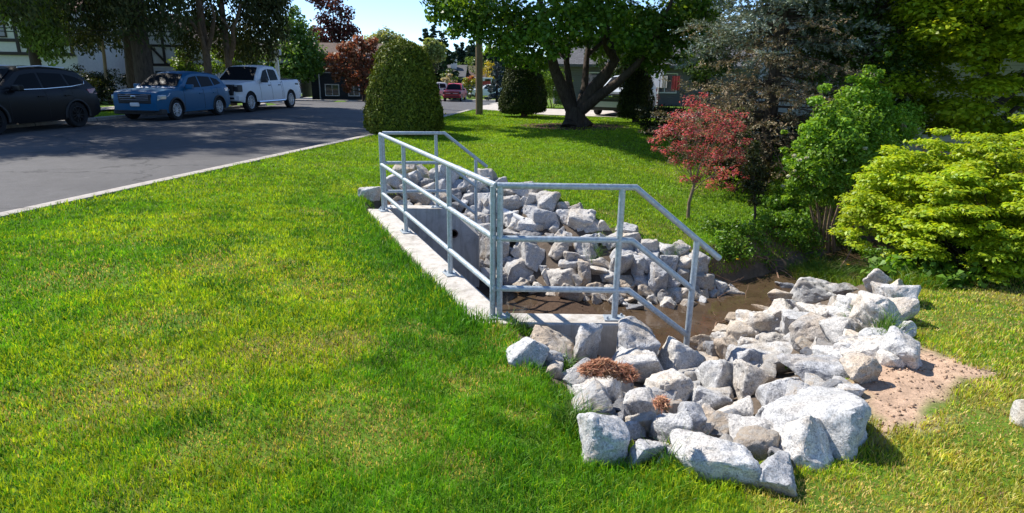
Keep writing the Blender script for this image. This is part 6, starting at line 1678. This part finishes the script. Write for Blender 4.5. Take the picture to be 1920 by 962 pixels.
def suv(pm, rim, arch, chrome=True, plate=True):
    return dict(L=4.5, W=1.85, rw=0.35, wheels=(-1.36, 1.33), paint=pm, sill=0.26, belt=1.02, tuck=0.36,
        low=[(-2.25, 0.74), (-2.22, 0.93), (-2.08, 0.99), (-1.5, 1.045), (-1.0, 1.06), (0.4, 1.06), (1.6, 1.10), (2.12, 1.10), (2.22, 0.98), (2.25, 0.72)],
        roof=[(-1.10, 1.03), (-0.30, 1.53), (0.05, 1.615), (0.7, 1.64), (1.4, 1.60), (1.78, 1.53), (1.98, 1.34), (2.17, 1.04)],
        screen=(-0.94, -0.28), rear=(1.86, 2.12),
        glass=[[(-0.66, 1.09), (-0.16, 1.44), (0.32, 1.50), (0.32, 1.10)], [(0.40, 1.10), (0.40, 1.50), (1.15, 1.47), (1.22, 1.14)], [(1.30, 1.15), (1.24, 1.46), (1.62, 1.38), (1.80, 1.22)]],
        doors=(-0.86, 0.36, 1.30), handles=(0.16, 1.08), mirror=-0.62, rim=rim, spokes=5, arch=arch,
        front=[(-0.60, 0.60, 0.58, 0.90, 0.045, 'grille', BLKTRIM), (-0.53, 0.53, 0.835, 0.85, 0.06, 'grille_bar', CHROME if chrome else BLKTRIM), (-0.53, 0.53, 0.765, 0.78, 0.06, 'grille_bar', CHROME if chrome else BLKTRIM), (-0.52, 0.52, 0.70, 0.712, 0.06, 'grille_bar', CHROME if chrome else BLKTRIM),
               (-0.085, 0.085, 0.765, 0.86, 0.062, 'emblem', CHROME), (-0.66, 0.66, 0.30, 0.46, 0.03, 'air_intake', BLKTRIM), (0.60, 0.80, 0.44, 0.53, 0.02, 'fog_lamp', LAMPG), (-0.88, 0.88, 0.22, 0.40, 0.035, 'lower_bumper', BLKTRIM), (0.60, 0.90, 0.72, 0.87, 0.03, 'headlamp', LAMPG)] + ([(-0.16, 0.16, 0.49, 0.62, 0.055, 'number_plate', PLATE)] if plate else []),
        side_lamps=[('headlight', LAMPG, [(-2.20, 0.70), (-2.18, 0.84), (-1.98, 0.90), (-1.62, 0.93), (-1.72, 0.84), (-2.0, 0.74)]), ('tail_light', REDL_, [(1.86, 0.93), (1.80, 1.04), (2.16, 1.06), (2.22, 0.90)])],
        back=[(-0.75, 0.75, 0.30, 0.5, 0.02, 'rear_bumper', BLKTRIM)])
BLUE_P = paint('blue_car_paint', (0.006, 0.10, 0.22)); BLACK_P = mat_plain('black_car_paint', (0.004, 0.0045, 0.006), 0.35, spec=0.3); WHITE_P = paint('white_truck_paint', (0.70, 0.72, 0.75)); RED_P = paint('red_truck_paint', (0.50, 0.04, 0.05)); SILV_P = paint('silver_car_paint', (0.50, 0.54, 0.58))
ZR = -0.055
vehicle('parked_car', (-12.72, 23.75, ZR), -0.10, suv(BLUE_P, RIM, BLKTRIM), 'metallic blue sport utility car parked between the black car and white pickup', 'car', 'vehicles parked across the road')
S = suv(BLACK_P, RIMD, BLKTRIM, plate=False); S['L'] = 4.7
S['low'] = [(y * 1.04, z * 1.06) for y, z in S['low']]; S['roof'] = [(y * 1.04, z * 1.06) for y, z in S['roof']]; S['belt'] = 1.08; S['glass'] = [[(y * 1.04, z * 1.055) for y, z in g_] for g_ in S['glass']]; S['screen'] = (-0.97, -0.28); S['rear'] = (1.94, 2.2); S['W'] = 1.9; S['rw'] = 0.37
S['wheels'] = (-1.40, 1.36); S['side_lamps'] = [(n_, m_, [(y * 1.04, z * 1.06) for y, z in p_]) for n_, m_, p_ in S['side_lamps']]
tb, hf, ch = vehicle('parked_car', (-14.28, 17.75, ZR), -0.12, S, 'black sport utility car with black wheels parked at the far kerb, partly out of view', 'car', 'vehicles parked across the road')
for sgn in (1, -1):
    P = [(sgn * (ch(z) + 0.012), y * 1.04, z) for y, z in ((-0.8, 1.13), (0.4, 1.145), (1.3, 1.19), (1.82, 1.26), (1.86, 1.34), (1.70, 1.43))]
    mb = MB(); mb.tube(P, 0.010, 5); mb.build('chrome_strip', CHROME, tb)
    mb = MB(); mb.tube([(sgn * 0.62, -0.1, 1.72), (sgn * 0.62, 0.6, 1.765), (sgn * 0.60, 1.5, 1.72)], 0.018, 6); mb.build('roof_rail', RIM, tb)

def pickup(pm, grille, plate=False):
    return dict(L=5.9, W=2.02, rw=0.415, wheels=(-1.98, 1.72), paint=pm, sill=0.42, belt=1.20, tuck=0.24, crown=0.03,
        low=[(-2.95, 0.62), (-2.93, 1.02), (-2.80, 1.16), (-2.2, 1.24), (-1.45, 1.27), (-1.2, 1.25), (0.95, 1.26), (0.98, 1.30), (2.90, 1.32), (2.95, 1.30), (2.955, 0.72)],
        roof=[(-1.40, 1.23), (-0.66, 1.83), (-0.3, 1.92), (0.2, 1.945), (0.70, 1.91), (0.84, 1.80), (0.98, 1.22)],
        screen=(-1.33, -0.62), rear=(0.86, 0.95),
        glass=[[(-0.92, 1.30), (-0.46, 1.72), (-0.12, 1.80), (-0.12, 1.30)], [(-0.04, 1.30), (-0.04, 1.80), (0.55, 1.78), (0.66, 1.70), (0.72, 1.32)]],
        doors=(-1.10, -0.08, 0.86, 0.99), handles=(-0.26, 0.66), handle_z=1.10, handle_mat=BLKTRIM, mirror=-0.86, mirror_mat=BLKTRIM, rim=RIM, spokes=6, arch=None,
        front=[(-0.78, 0.78, 0.72, 1.15, 0.10, 'grille', grille), (-0.66, 0.66, 0.92, 0.955, 0.115, 'grille_bar', RIM), (-0.13, 0.13, 0.89, 0.99, 0.125, 'emblem', BLKTRIM), (0.79, 0.98, 0.86, 1.14, 0.06, 'headlight', BLKTRIM), (0.82, 0.95, 1.08, 1.12, 0.075, 'daytime_lamp', LAMPG), (-1.0, 1.0, 0.48, 0.70, 0.09, 'front_bumper', pm), (-0.8, 0.8, 0.56, 0.64, 0.10, 'bumper_slot', BLKTRIM)],
        side_lamps=[('side_headlight', BLKTRIM, [(-2.90, 0.86), (-2.90, 1.12), (-2.72, 1.12), (-2.68, 0.9)]), ('tail_light', REDL_, [(2.80, 0.92), (2.80, 1.28), (2.95, 1.28), (2.95, 0.92)])],
        back=[(-0.95, 0.95, 0.50, 0.66, 0.08, 'rear_bumper', CHROME)])
tp_, hf, ch = vehicle('pickup_truck', (-12.10, 29.35, ZR), -0.12, pickup(WHITE_P, BLKTRIM), 'white crew cab pickup truck parked behind the blue car', 'pickup truck', 'vehicles parked across the road')
for sgn in (1, -1):
    mb = MB(); mb.tube([(sgn * 0.98, -1.35, 0.40), (sgn * 1.0, 1.05, 0.40)], 0.055, 8); mb.build('running_board', CHROME, tp_, smooth=True)
    mb = MB(); h_ = float(hf(np.array([2.45]), np.array([1.12]))[0]); mb.box(sgn * h_ - 0.003, sgn * h_ + 0.007, 2.30, 2.62, 1.08, 1.16); mb.build('badge', BLKTRIM, tp_)
mb = MB(); mb.box(-0.78, 0.78, 1.08, 2.82, 1.338, 1.352); mb.build('bed_shade', BLKTRIM, tp_)  # dark sheet standing in for the shade inside the open bed
vehicle('pickup_truck', (float(at_y(852, 160, 71)[0]), 72, float(drop(72)) - 0.06), -0.04, pickup(RED_P, mat_plain('red_grille', (0.3, 0.05, 0.05), 0.3, metal=0.4)), 'red pickup truck facing the viewer at the far end of the road', 'pickup truck')
vehicle('pickup_truck', (float(at_y(818, 160, 74)[0]), 76, float(drop(76)) + 0.02), -1.2, pickup(mat_plain('beige_truck_paint', (0.55, 0.52, 0.47), 0.3, metal=0.2, coat=0.6), BLKTRIM), 'pale beige pickup half hidden behind the broad clipped hedge', 'pickup truck')
vehicle('parked_car', (float(at_y(912, 165, 84)[0]), 84, float(drop(84)) + 0.02), -1.3, suv(paint('white_car_paint', (0.75, 0.75, 0.75)), RIM, None, plate=False), 'white car parked beyond the utility pole at the far houses', 'car')
vehicle('parked_car', (4.95, 28.1, 0.05), -0.45, suv(SILV_P, RIM, None, plate=False), 'silver car on the drive half hidden by the big tree trunk', 'car')

# ================================================================ pole and cables
b = Vector((-1.47, 26.6, gz(-1.47, 26.6)))
t = empty('utility_pole', b, 0, 'round brown wooden utility pole at the kerb end of the lawn', 'utility pole')
mb = MB(); mb.tube([(0, 0, -.3), (0, 0, 5), (0, 0, 11)], [0.155, 0.14, 0.115], 14); mb.build('post', mat_bark('weathered_pole_wood', (0.16, 0.11, 0.06), (0.30, 0.22, 0.13), 10, 0.3), t, smooth=True)
mb = MB(); mb.box(-1.1, 1.1, -0.17, -0.12, 10.2, 10.32); mb.build('cross_arm', BARK_B, t)
for x_ in (-1.0, -.4, .4, 1.0):
    mb = MB(); mb.lathe([(0.03, 10.321), (0.055, 10.38), (0.05, 10.46), (0.02, 10.5)], 10, Matrix.Translation((x_, -0.145, 0))); mb.build('insulator', mat_plain('brown_porcelain', (0.12, 0.06, 0.04), 0.2), t)
CABLE = mat_plain('black_cable', (0.02, 0.02, 0.022), 0.6)
def cable(a, e, r_, sag, label):
    a = Vector(a); e = Vector(e); P = []
    for i in range(25):
        u = i / 24; q = a.lerp(e, u); q.z -= sag * 4 * u * (1 - u); P.append(q)
    mb = MB(); mb.tube(P, r_, 5)
    return tag(mb.build('overhead_cable', CABLE, None, smooth=True), label, 'cable', 'overhead cables')
cable(P3(380, 64, 60), (-2.5, 26.5, 10.5), 0.038, 0.15, 'upper overhead cable crossing the sky toward the pole top')
cable(P3(380, 82, 60), (-1.9, 26.5, 9.6), 0.05, 0.25, 'lower thicker overhead cable crossing the sky by the purple tree')
cable(P3(-120, 46, 27.0), P3(330, 60, 27.0), 0.02, 0.05, 'thin pale cable across the white house and cedar')
cable(P3(-120, 52, 27.0), P3(330, 68, 27.0), 0.02, 0.05, 'second thin cable just below the first across the cedar')
# ================================================================ houses
def mat_siding(name, c, pitch=0.115, dark=0.55):
    m, nt, out = nodes_of(name)
    p = nt.nodes.new('ShaderNodeBsdfPrincipled'); p.inputs['Roughness'].default_value = 0.6; p.inputs['Specular IOR Level'].default_value = 0.3
    tc = nt.nodes.new('ShaderNodeTexCoord'); sx_ = nt.nodes.new('ShaderNodeSeparateXYZ'); L(nt, tc.outputs['Object'], sx_.inputs[0])
    d = nt.nodes.new('ShaderNodeMath'); d.operation = 'DIVIDE'; d.inputs[1].default_value = pitch; L(nt, sx_.outputs[2], d.inputs[0])
    f = nt.nodes.new('ShaderNodeMath'); f.operation = 'FRACT'; L(nt, d.outputs[0], f.inputs[0])
    n_ = noise_tex(nt, 2.5, 4, 0.6, tc.outputs['Object'])
    col = mixc(nt, 1.0, ramp(nt, n_.outputs[0], [(0.3, tuple(q * 0.88 for q in c)), (0.7, c)]), ramp(nt, f.outputs[0], [(0.0, dark), (0.10, 1.0), (1.0, 0.97)]), 'MULTIPLY')
    L(nt, col, p.inputs['Base Color'])
    b = nt.nodes.new('ShaderNodeBump'); b.inputs['Strength'].default_value = 1.0; b.inputs['Distance'].default_value = 0.02; L(nt, f.outputs[0], b.inputs['Height'])
    L(nt, b.outputs[0], p.inputs['Normal']); L(nt, p.outputs[0], out.inputs[0])
    return m
def mat_courses(name, c1, c2, mortar, sx_=4.0, sy_=12.0):
    m, nt, out = nodes_of(name)
    p = nt.nodes.new('ShaderNodeBsdfPrincipled'); p.inputs['Roughness'].default_value = 0.9; p.inputs['Specular IOR Level'].default_value = 0.2
    tc = nt.nodes.new('ShaderNodeTexCoord'); mp = nt.nodes.new('ShaderNodeMapping'); mp.inputs['Rotation'].default_value = (PI / 2, 0, 0); L(nt, tc.outputs['Object'], mp.inputs[0])
    br = nt.nodes.new('ShaderNodeTexBrick'); L(nt, mp.outputs[0], br.inputs['Vector'])
    br.inputs['Color1'].default_value = (*c1, 1); br.inputs['Color2'].default_value = (*c2, 1); br.inputs['Mortar'].default_value = (*mortar, 1)
    br.inputs['Scale'].default_value = 1.0; br.inputs['Brick Width'].default_value = 0.22; br.inputs['Row Height'].default_value = 0.08; br.inputs['Mortar Size'].default_value = 0.012
    L(nt, br.outputs[0], p.inputs['Base Color']); L(nt, p.outputs[0], out.inputs[0])
    return m
SID_G = mat_siding('pale_grey_siding', (0.72, 0.70, 0.66), 0.125)
SID_W = mat_siding('white_siding', (0.72, 0.70, 0.66), 0.13, 0.75)
SID_D = mat_siding('slate_siding', (0.045, 0.05, 0.06), 0.2, 0.7)
SID_M = mat_siding('mid_grey_siding', (0.15, 0.15, 0.16), 0.15)
BRICK = mat_courses('red_brick', (0.23, 0.09, 0.06), (0.30, 0.13, 0.09), (0.35, 0.32, 0.28))
STUCCO = mat_plain('white_stucco', (0.70, 0.68, 0.64), 0.85, var=0.08, bump=0.2, bscale=80)
TIMB = mat_plain('dark_brown_timber', (0.035, 0.024, 0.018), 0.7, var=0.3)
WFRAME = mat_plain('white_window_frame', (0.75, 0.74, 0.72), 0.45)
WGLASS = mat_plain('house_window_glass', (0.05, 0.06, 0.07), 0.05, spec=0.8)
def mat_shingle(name, c): 
    return mat_courses(name, c, tuple(q * 0.7 for q in c), tuple(q * 0.45 for q in c))
SH_B = mat_shingle('brown_shingles', (0.16, 0.115, 0.09)); SH_G = mat_shingle('grey_shingles', (0.16, 0.16, 0.165)); SH_R = mat_shingle('rust_brown_shingles', (0.24, 0.15, 0.12))
GUTT = mat_plain('white_gutter', (0.68, 0.68, 0.66), 0.4)

def gable(t, x0, x1, y0, y1, ze, rise, mat, over=0.45, along='x', name='roof', th=0.16):
    """pitched roof over a rectangle, its ridge along x or y"""
    mb = MB()
    if along == 'x':
        ym = (y0 + y1) / 2; k = rise / ((y1 - y0) / 2)
        prof = [(y0 - over, ze - k * over), (ym, ze + rise), (y1 + over, ze - k * over), (y1 + over, ze - k * over + th), (ym, ze + rise + th), (y0 - over, ze - k * over + th)]
        vs_ = [(x0 - over, y, z) for y, z in prof] + [(x1 + over, y, z) for y, z in prof]
    else:
        xm = (x0 + x1) / 2; k = rise / ((x1 - x0) / 2)
        prof = [(x0 - over, ze - k * over), (xm, ze + rise), (x1 + over, ze - k * over), (x1 + over, ze - k * over + th), (xm, ze + rise + th), (x0 - over, ze - k * over + th)]
        vs_ = [(x, y0 - over, z) for x, z in prof] + [(x, y1 + over, z) for x, z in prof]
    fs = [(0, 1, 4, 5), (1, 2, 3, 4), (11, 10, 7, 6), (10, 9, 8, 7)] + [(i, 6 + i, 6 + (i + 1) % 6, (i + 1) % 6) for i in range(6)]
    mb.add(vs_, fs)
    return mb.build(name, mat, t)
def gable_end(t, x0, x1, y, ze, rise, mat, th=0.12):
    mb = MB(); xm = (x0 + x1) / 2
    mb.add([(x0, y, ze), (x1, y, ze), (xm, y, ze + rise), (x0, y + th, ze), (x1, y + th, ze), (xm, y + th, ze + rise)], [(0, 1, 2), (5, 4, 3), (0, 3, 4, 1), (1, 4, 5, 2), (2, 5, 3, 0)])
    return mb.build('gable_wall', mat, t)
def walls(t, x0, x1, y0, y1, z0, z1, mat, name='wall'):
    mb = MB(); mb.box(x0, x1, y0, y1, z0, z1); return mb.build(name, mat, t)
def window(t, x, z, w_, h_, y, nx_=2, nz=1, frame=None, face='y'):
    """window set in a wall facing -y (or facing +x when face is x)"""
    def bx(mb, a, b, d0, d1, c, d):
        if face == 'y': mb.box(a, b, y - d1, y - d0, c, d)
        else: mb.box(y + d0, y + d1, a, b, c, d)
    fr = MB(); f = 0.07
    bx(fr, x - w_ / 2 - f, x + w_ / 2 + f, -0.05, 0.05, z + h_ / 2, z + h_ / 2 + f); bx(fr, x - w_ / 2 - f, x + w_ / 2 + f, -0.05, 0.07, z - h_ / 2 - f, z - h_ / 2)
    bx(fr, x - w_ / 2 - f, x - w_ / 2, -0.05, 0.05, z - h_ / 2, z + h_ / 2); bx(fr, x + w_ / 2, x + w_ / 2 + f, -0.05, 0.05, z - h_ / 2, z + h_ / 2)
    for i in range(1, nx_): q = x - w_ / 2 + w_ * i / nx_; bx(fr, q - .022, q + .022, 0.012, 0.04, z - h_ / 2, z + h_ / 2)
    for i in range(1, nz): q = z - h_ / 2 + h_ * i / nz; bx(fr, x - w_ / 2, x + w_ / 2, 0.014, 0.038, q - .022, q + .022)
    o_ = fr.build('window', frame or WFRAME, t)
    g_ = MB(); bx(g_, x - w_ / 2, x + w_ / 2, 0.003, 0.010, z - h_ / 2, z + h_ / 2); g_.build('pane', WGLASS, o_)
    return o_
def bar(t, a, b, wdt, y, mat, name='timber'):
    a = Vector((a[0], 0, a[1])); b = Vector((b[0], 0, b[1])); d = (b - a).normalized(); n = Vector((-d.z, 0, d.x)) * wdt / 2
    mb = MB(); vs_ = []
    for yy_ in (y - 0.045, y + 0.02):
        vs_ += [Vector((q.x, yy_, q.z)) for q in (a + n, b + n, b - n, a - n)]
    mb.add(vs_, [(0, 1, 2, 3), (7, 6, 5, 4), (0, 4, 5, 1), (1, 5, 6, 2), (2, 6, 7, 3), (3, 7, 4, 0)])
    return mb.build(name, mat, t)

# --- timbered white house on the left: two blocks under one roof
x_a = float(at_y(-60, 120, 33)[0]); 
t = empty('timbered_house', (x_a, 33.0, 0), 0.16, 'white house with rust brown roof and dark timber bands, mostly hidden at the left', 'house', 'houses across the road')
walls(t, -4, 5.2, 0, 8, -0.3, 2.35, STUCCO, 'lower_wall'); walls(t, -4, 5.2, -0.15, 8, 2.35, 4.6, STUCCO)
for z_ in (2.35, 3.0, 4.55): bar(t, (-4, z_), (5.2, z_), 0.16, -0.16, TIMB)
for x_ in (0.3, 2.6, 3.6, 5.1): bar(t, (x_, 2.3), (x_, 4.6), 0.14, -0.162, TIMB)
window(t, 1.3, 3.75, 1.6, 1.1, -0.15, 2, frame=TIMB); window(t, 4.3, 3.75, 0.9, 1.1, -0.15, 1); window(t, 1.4, 1.2, 1.6, 1.0, 0.0, 2)
gable(t, -4, 5.2, 0, 8, 4.65, 2.2, SH_R, 0.6)
x_b = float(at_y(112, 120, 41)[0])
t = empty('timbered_house', (x_b, 41.0, 0), 0.10, 'white gabled house with dark diagonal timbers, brick base and garage door behind the slim tree', 'house', 'houses across the road')
walls(t, 0, 4.4, 0, 8, -0.3, 1.75, BRICK, 'brick_wall'); walls(t, 0, 4.4, -0.12, 8, 1.75, 3.1, STUCCO)
walls(t, 4.4, 9.4, -1.0, 8, -0.3, 3.1, STUCCO)
gable(t, 0, 4.4, 0, 8, 3.15, 2.0, SH_B, 0.5)
gable(t, 4.4, 9.4, -1.0, 8, 3.1, 1.9, SH_B, 0.4, 'y'); gable_end(t, 4.4, 9.4, -1.01, 3.1, 1.9, STUCCO)
bar(t, (0, 1.75), (4.4, 1.75), 0.14, -0.13, TIMB); bar(t, (4.4, 1.95), (9.4, 1.95), 0.16, -1.02, TIMB); bar(t, (4.4, 3.1), (9.4, 3.1), 0.14, -1.03, TIMB)
for x_ in (0.1, 1.0, 2.0, 3.4): bar(t, (x_, 1.75), (x_, 3.1), 0.13, -0.132, TIMB)
for x_ in (4.5, 6.1, 7.7, 9.3): bar(t, (x_, 1.95), (x_, 3.1), 0.14, -1.022, TIMB)
bar(t, (6.9, 1.95), (6.9, 4.9), 0.14, -1.035, TIMB); bar(t, (6.1, 3.1), (7.0, 2.0), 0.13, -1.037, TIMB); bar(t, (7.7, 3.1), (8.6, 2.0), 0.13, -1.037, TIMB); bar(t, (4.4, 3.1), (6.9, 5.0), 0.16, -1.04, TIMB); bar(t, (6.9, 5.0), (9.4, 3.1), 0.16, -1.04, TIMB)
window(t, 1.9, 1.0, 1.2, 0.9, 0.0, 2)
mb = MB(); mb.box(5.2, 8.6, -1.05, -0.99, -0.1, 1.75); gd = mb.build('garage_door', mat_plain('garage_door_paint', (0.5, 0.5, 0.52), 0.5), t)
for i in range(4):
    mb = MB(); mb.box(5.4 + i * 0.82, 6.05 + i * 0.82, -1.062, -1.051, 1.25, 1.58); mb.build('pane', WGLASS, gd)
# --- low white house wing behind the trunks
x_c = float(at_y(300, 110, 45)[0])
t = empty('white_house', (x_c, 45.0, 0), 0.05, 'low white house with dark flat eaves behind the dark trunks', 'house', 'houses across the road')
walls(t, 0, 8.5, 0, 7, -0.3, 2.4, SID_W); gable(t, 0, 8.5, 0, 7, 2.45, 1.3, SH_G, 0.6)
window(t, 2.0, 1.4, 1.6, 1.0, 0.0, 2); window(t, 5.5, 1.4, 1.2, 1.0, 0.0, 2)
mb = MB(); mb.box(-0.62, 9.12, -0.72, -0.58, 2.20, 2.36); mb.build('gutter', GUTT, t)
mb = MB(); mb.box(3.7, 4.6, -0.06, 0.0, 0, 2.05); dd_ = mb.build('door', TIMB, t)
mb = MB(); mb.lathe([(0.03, 0), (0.04, 0.03), (0.02, 0.06)], 8, Matrix.Translation((4.48, -0.06, 1.0)) @ Matrix.Rotation(PI / 2, 4, 'X')); mb.build('handle', CHROME, dd_)
# --- dark slate split level house by the side street
x_d = float(at_y(583, 150, 49)[0]); g0 = float(drop(49))
t = empty('slate_house', (x_d, 49.0, g0), 0.10, 'dark slate sided split level house with white windows at the side street corner', 'house')
walls(t, 0, 6.2, 0, 9, -0.3, 3.3, SID_D)
gable(t, 0, 6.2, 0, 9, 3.35, 0.9, SH_B, 0.5)
window(t, 1.55, 0.75, 0.95, 0.75, 0.0, 2); window(t, 3.2, 0.72, 0.75, 0.7, 0.0, 2); window(t, 1.5, 2.45, 1.0, 0.75, 0.0, 2); window(t, 4.6, 2.45, 1.4, 0.9, 0.0, 2)
mb = MB(); mb.box(-0.6, 6.8, -0.68, -0.54, 3.08, 3.22); mb.build('gutter', GUTT, t)
mb = MB(); mb.tube([(0.55, -0.60, 3.1), (0.62, -0.3, 2.9), (0.62, -0.06, 2.7), (0.62, -0.06, 0.0)], 0.05, 8); mb.build('downpipe', GUTT, t)
# pale post with cap by the pickup
p = P3(526, 128, 36.5); t = empty('garden_post', (p.x, 36.0, float(drop(36))), 0, 'pale grey post with wide cap standing beyond the pickup cab', 'post')
mb = MB(); mb.box(-0.09, 0.09, -0.09, 0.09, 0, 2.55); mb.build('shaft', GUTT, t)
mb = MB(); mb.box(-0.24, 0.24, -0.2, 0.2, 2.55, 2.85); mb.build('cap', mat_plain('pale_grey_metal', (0.45, 0.46, 0.47), 0.5), t, bevel=0.04)
# --- far houses at the road end
def small_house(px0, px1, y, ze, rise, sid, roof, label, chim=None, wins=(), depth=8, rz=0.0):
    g0 = float(drop(y)); xa = float(at_y(px0, 150, y)[0]); xb = float(at_y(px1, 150, y)[0]); w_ = xb - xa
    t = empty('bungalow', (xa, y, g0), rz, label, 'house', 'houses at the road end')
    walls(t, 0, w_, 0, depth, -0.3, ze, sid); rf = gable(t, 0, w_, 0, depth, ze + 0.03, rise, roof, 0.6)
    if chim is not None: mb = MB(); mb.box(chim, chim + 0.9, depth * 0.3, depth * 0.3 + 0.8, ze, ze + rise + 1.0); mb.build('chimney', STUCCO, rf)
    for x, z, a, b_ in wins: window(t, x, z, a, b_, 0.0, 2)
    return t
small_house(800, 866, 96, 2.6, 1.5, SID_W, SH_G, 'white bungalow with grey roof and chimney at the road end', 3.4, [(1.2, 1.4, 1.2, 1.1), (3.6, 1.4, 1.4, 1.1)])
small_house(862, 905, 102, 2.5, 1.6, SID_W, SH_B, 'pale bungalow with brown roof behind the red truck', None, [(1.6, 1.4, 1.4, 1.0)])
xa = float(at_y(868, 160, 92)[0]); t = empty('carport', (xa, 92, float(drop(92))), 0, 'low flat roofed carport with red door beyond the pole', 'carport')
mb = MB(); mb.box(0, 4.2, 0, 5, 2.3, 2.5); mb.build('roof', GUTT, t)
for x_ in (0.1, 2.2, 4.1): mb = MB(); mb.box(x_ - 0.07, x_ + 0.07, 0.1, 0.24, 0, 2.3); mb.build('post', GUTT, t)
mb = MB(); mb.box(2.4, 4.0, 1.2, 1.3, 0, 2.0); mb.build('door', mat_plain('red_door_paint', (0.5, 0.06, 0.05), 0.5), t)
# --- bungalow beyond the big tree
g0 = 0.0
t = empty('bungalow', (2.6, 41.0, float(drop(41))), -0.05, 'grey bungalow with dark roof seen through the big tree limbs', 'house')
walls(t, 0, 13, 0, 9, -0.3, 2.5, SID_M); gable(t, 0, 13, 0, 9, 2.55, 1.7, SH_G, 0.6)
window(t, 3, 1.4, 1.8, 1.1, 0.0, 2); window(t, 7, 1.4, 1.4, 1.1, 0.0, 2); window(t, 10.5, 1.4, 1.6, 1.1, 0.0, 2)
# white awning and what stands under it
t = empty('white_awning', (6.08, 30.2, 0.05), 0.0, 'bright white awning panel on thin posts beside the narrow dark hedge', 'awning')
mb = MB(); mb.add([(0, 0, 1.12), (1.05, 0, 1.12), (1.05, 0.5, 2.0), (0, 0.5, 2.0), (0, 0.03, 1.10), (1.05, 0.03, 1.10), (1.05, 0.53, 1.98), (0, 0.53, 1.98)], [(0, 1, 2, 3), (7, 6, 5, 4), (0, 4, 5, 1), (1, 5, 6, 2), (2, 6, 7, 3), (3, 7, 4, 0)]); mb.build('awning_panel', mat_plain('white_canvas', (0.85, 0.85, 0.83), 0.6), t)
for x_ in (0.25, 0.80): mb = MB(); mb.tube([(x_, 0.25, 0), (x_, 0.25, 1.5)], 0.022, 6); mb.build('post', GUTT, t)
b = (6.6, 29.6, 0.05)
bush('red_flowering_shrub', b, crown_clumps((6.6, 29.6, 0.45), (0.55, 0.4, 0.4), 10, 0.15, 0.25, 9), 0.07, [(0.3, 0.05, 0.05), (0.2, 0.06, 0.04)], 'low red shrub beneath the white awning', 'shrub', 900, 3, mat=REDL)
# hanging cloths by the side entrance
t = empty('clothes_stand', (6.75, 27.5, 0.0), 0.1, 'thin dark clothes stand beside the grey house wall', 'clothes stand')
mb = MB(); mb.tube([(-0.5, 0, 0), (-0.5, 0, 1.7), (0.5, 0, 1.7), (0.5, 0, 0)], 0.02, 6); mb.build('frame', BLKTRIM, t)
def cloth(x, w_, h_, mat, label):
    mb = MB(); cols = 9; rows_ = 6; vs_ = []
    for j in range(rows_ + 1):
        for i in range(cols + 1): vs_.append((x + w_ * (i / cols - 0.5), 0.035 * math.sin(i * 1.9 + x * 7) * (0.3 + j / rows_) - 0.03, 1.69 - h_ * j / rows_))
    k = cols + 1; n0 = len(vs_); vs_ += [(a, b_ + 0.006, c_) for a, b_, c_ in vs_]
    fs = [(j * k + i, j * k + i + 1, (j + 1) * k + i + 1, (j + 1) * k + i) for j in range(rows_) for i in range(cols)]
    fs += [tuple(n0 + q for q in reversed(f)) for f in fs]
    mb.add(vs_, fs); o_ = mb.build('hanging_cloth', mat, None, smooth=True, fix=False); o_.location = (6.75, 27.5, 0.0); o_.rotation_euler = (0, 0, 0.1)
    tag(o_, label, 'cloth', 'cloths on the stand')
cloth(0.2, 0.34, 0.6, mat_plain('red_cloth', (0.28, 0.05, 0.06), 0.9), 'red cloth hanging on the stand by the grey house')
cloth(-0.3, 0.24, 0.5, mat_plain('pale_cloth', (0.6, 0.6, 0.62), 0.9), 'pale narrow cloth hanging left of the red one')
# --- pale grey sided house behind the spruce
t = empty('sided_house', (6.9, 18.0, -0.1), -0.45, 'tall pale grey sided house behind the spruce and the green trees', 'house')
walls(t, 0, 13.5, 0, 9, -0.6, 5.6, SID_G)
gable(t, 0, 13.5, 0, 9, 5.65, 2.2, SH_G, 0.6)
mb = MB(); mb.box(-0.03, 0.10, -0.03, 0.0, -0.4, 5.55); mb.build('corner_board', WFRAME, t)
window(t, 4.8, 4.1, 1.4, 1.2, 0.0, 2); window(t, 9.6, 4.3, 1.4, 1.2, 0.0, 2); window(t, 3.4, 1.5, 1.0, 0.9, 0.0, 2)
mb = MB(); mb.box(-0.7, 14.2, -0.72, -0.58, 5.28, 5.44); mb.build('gutter', GUTT, t)
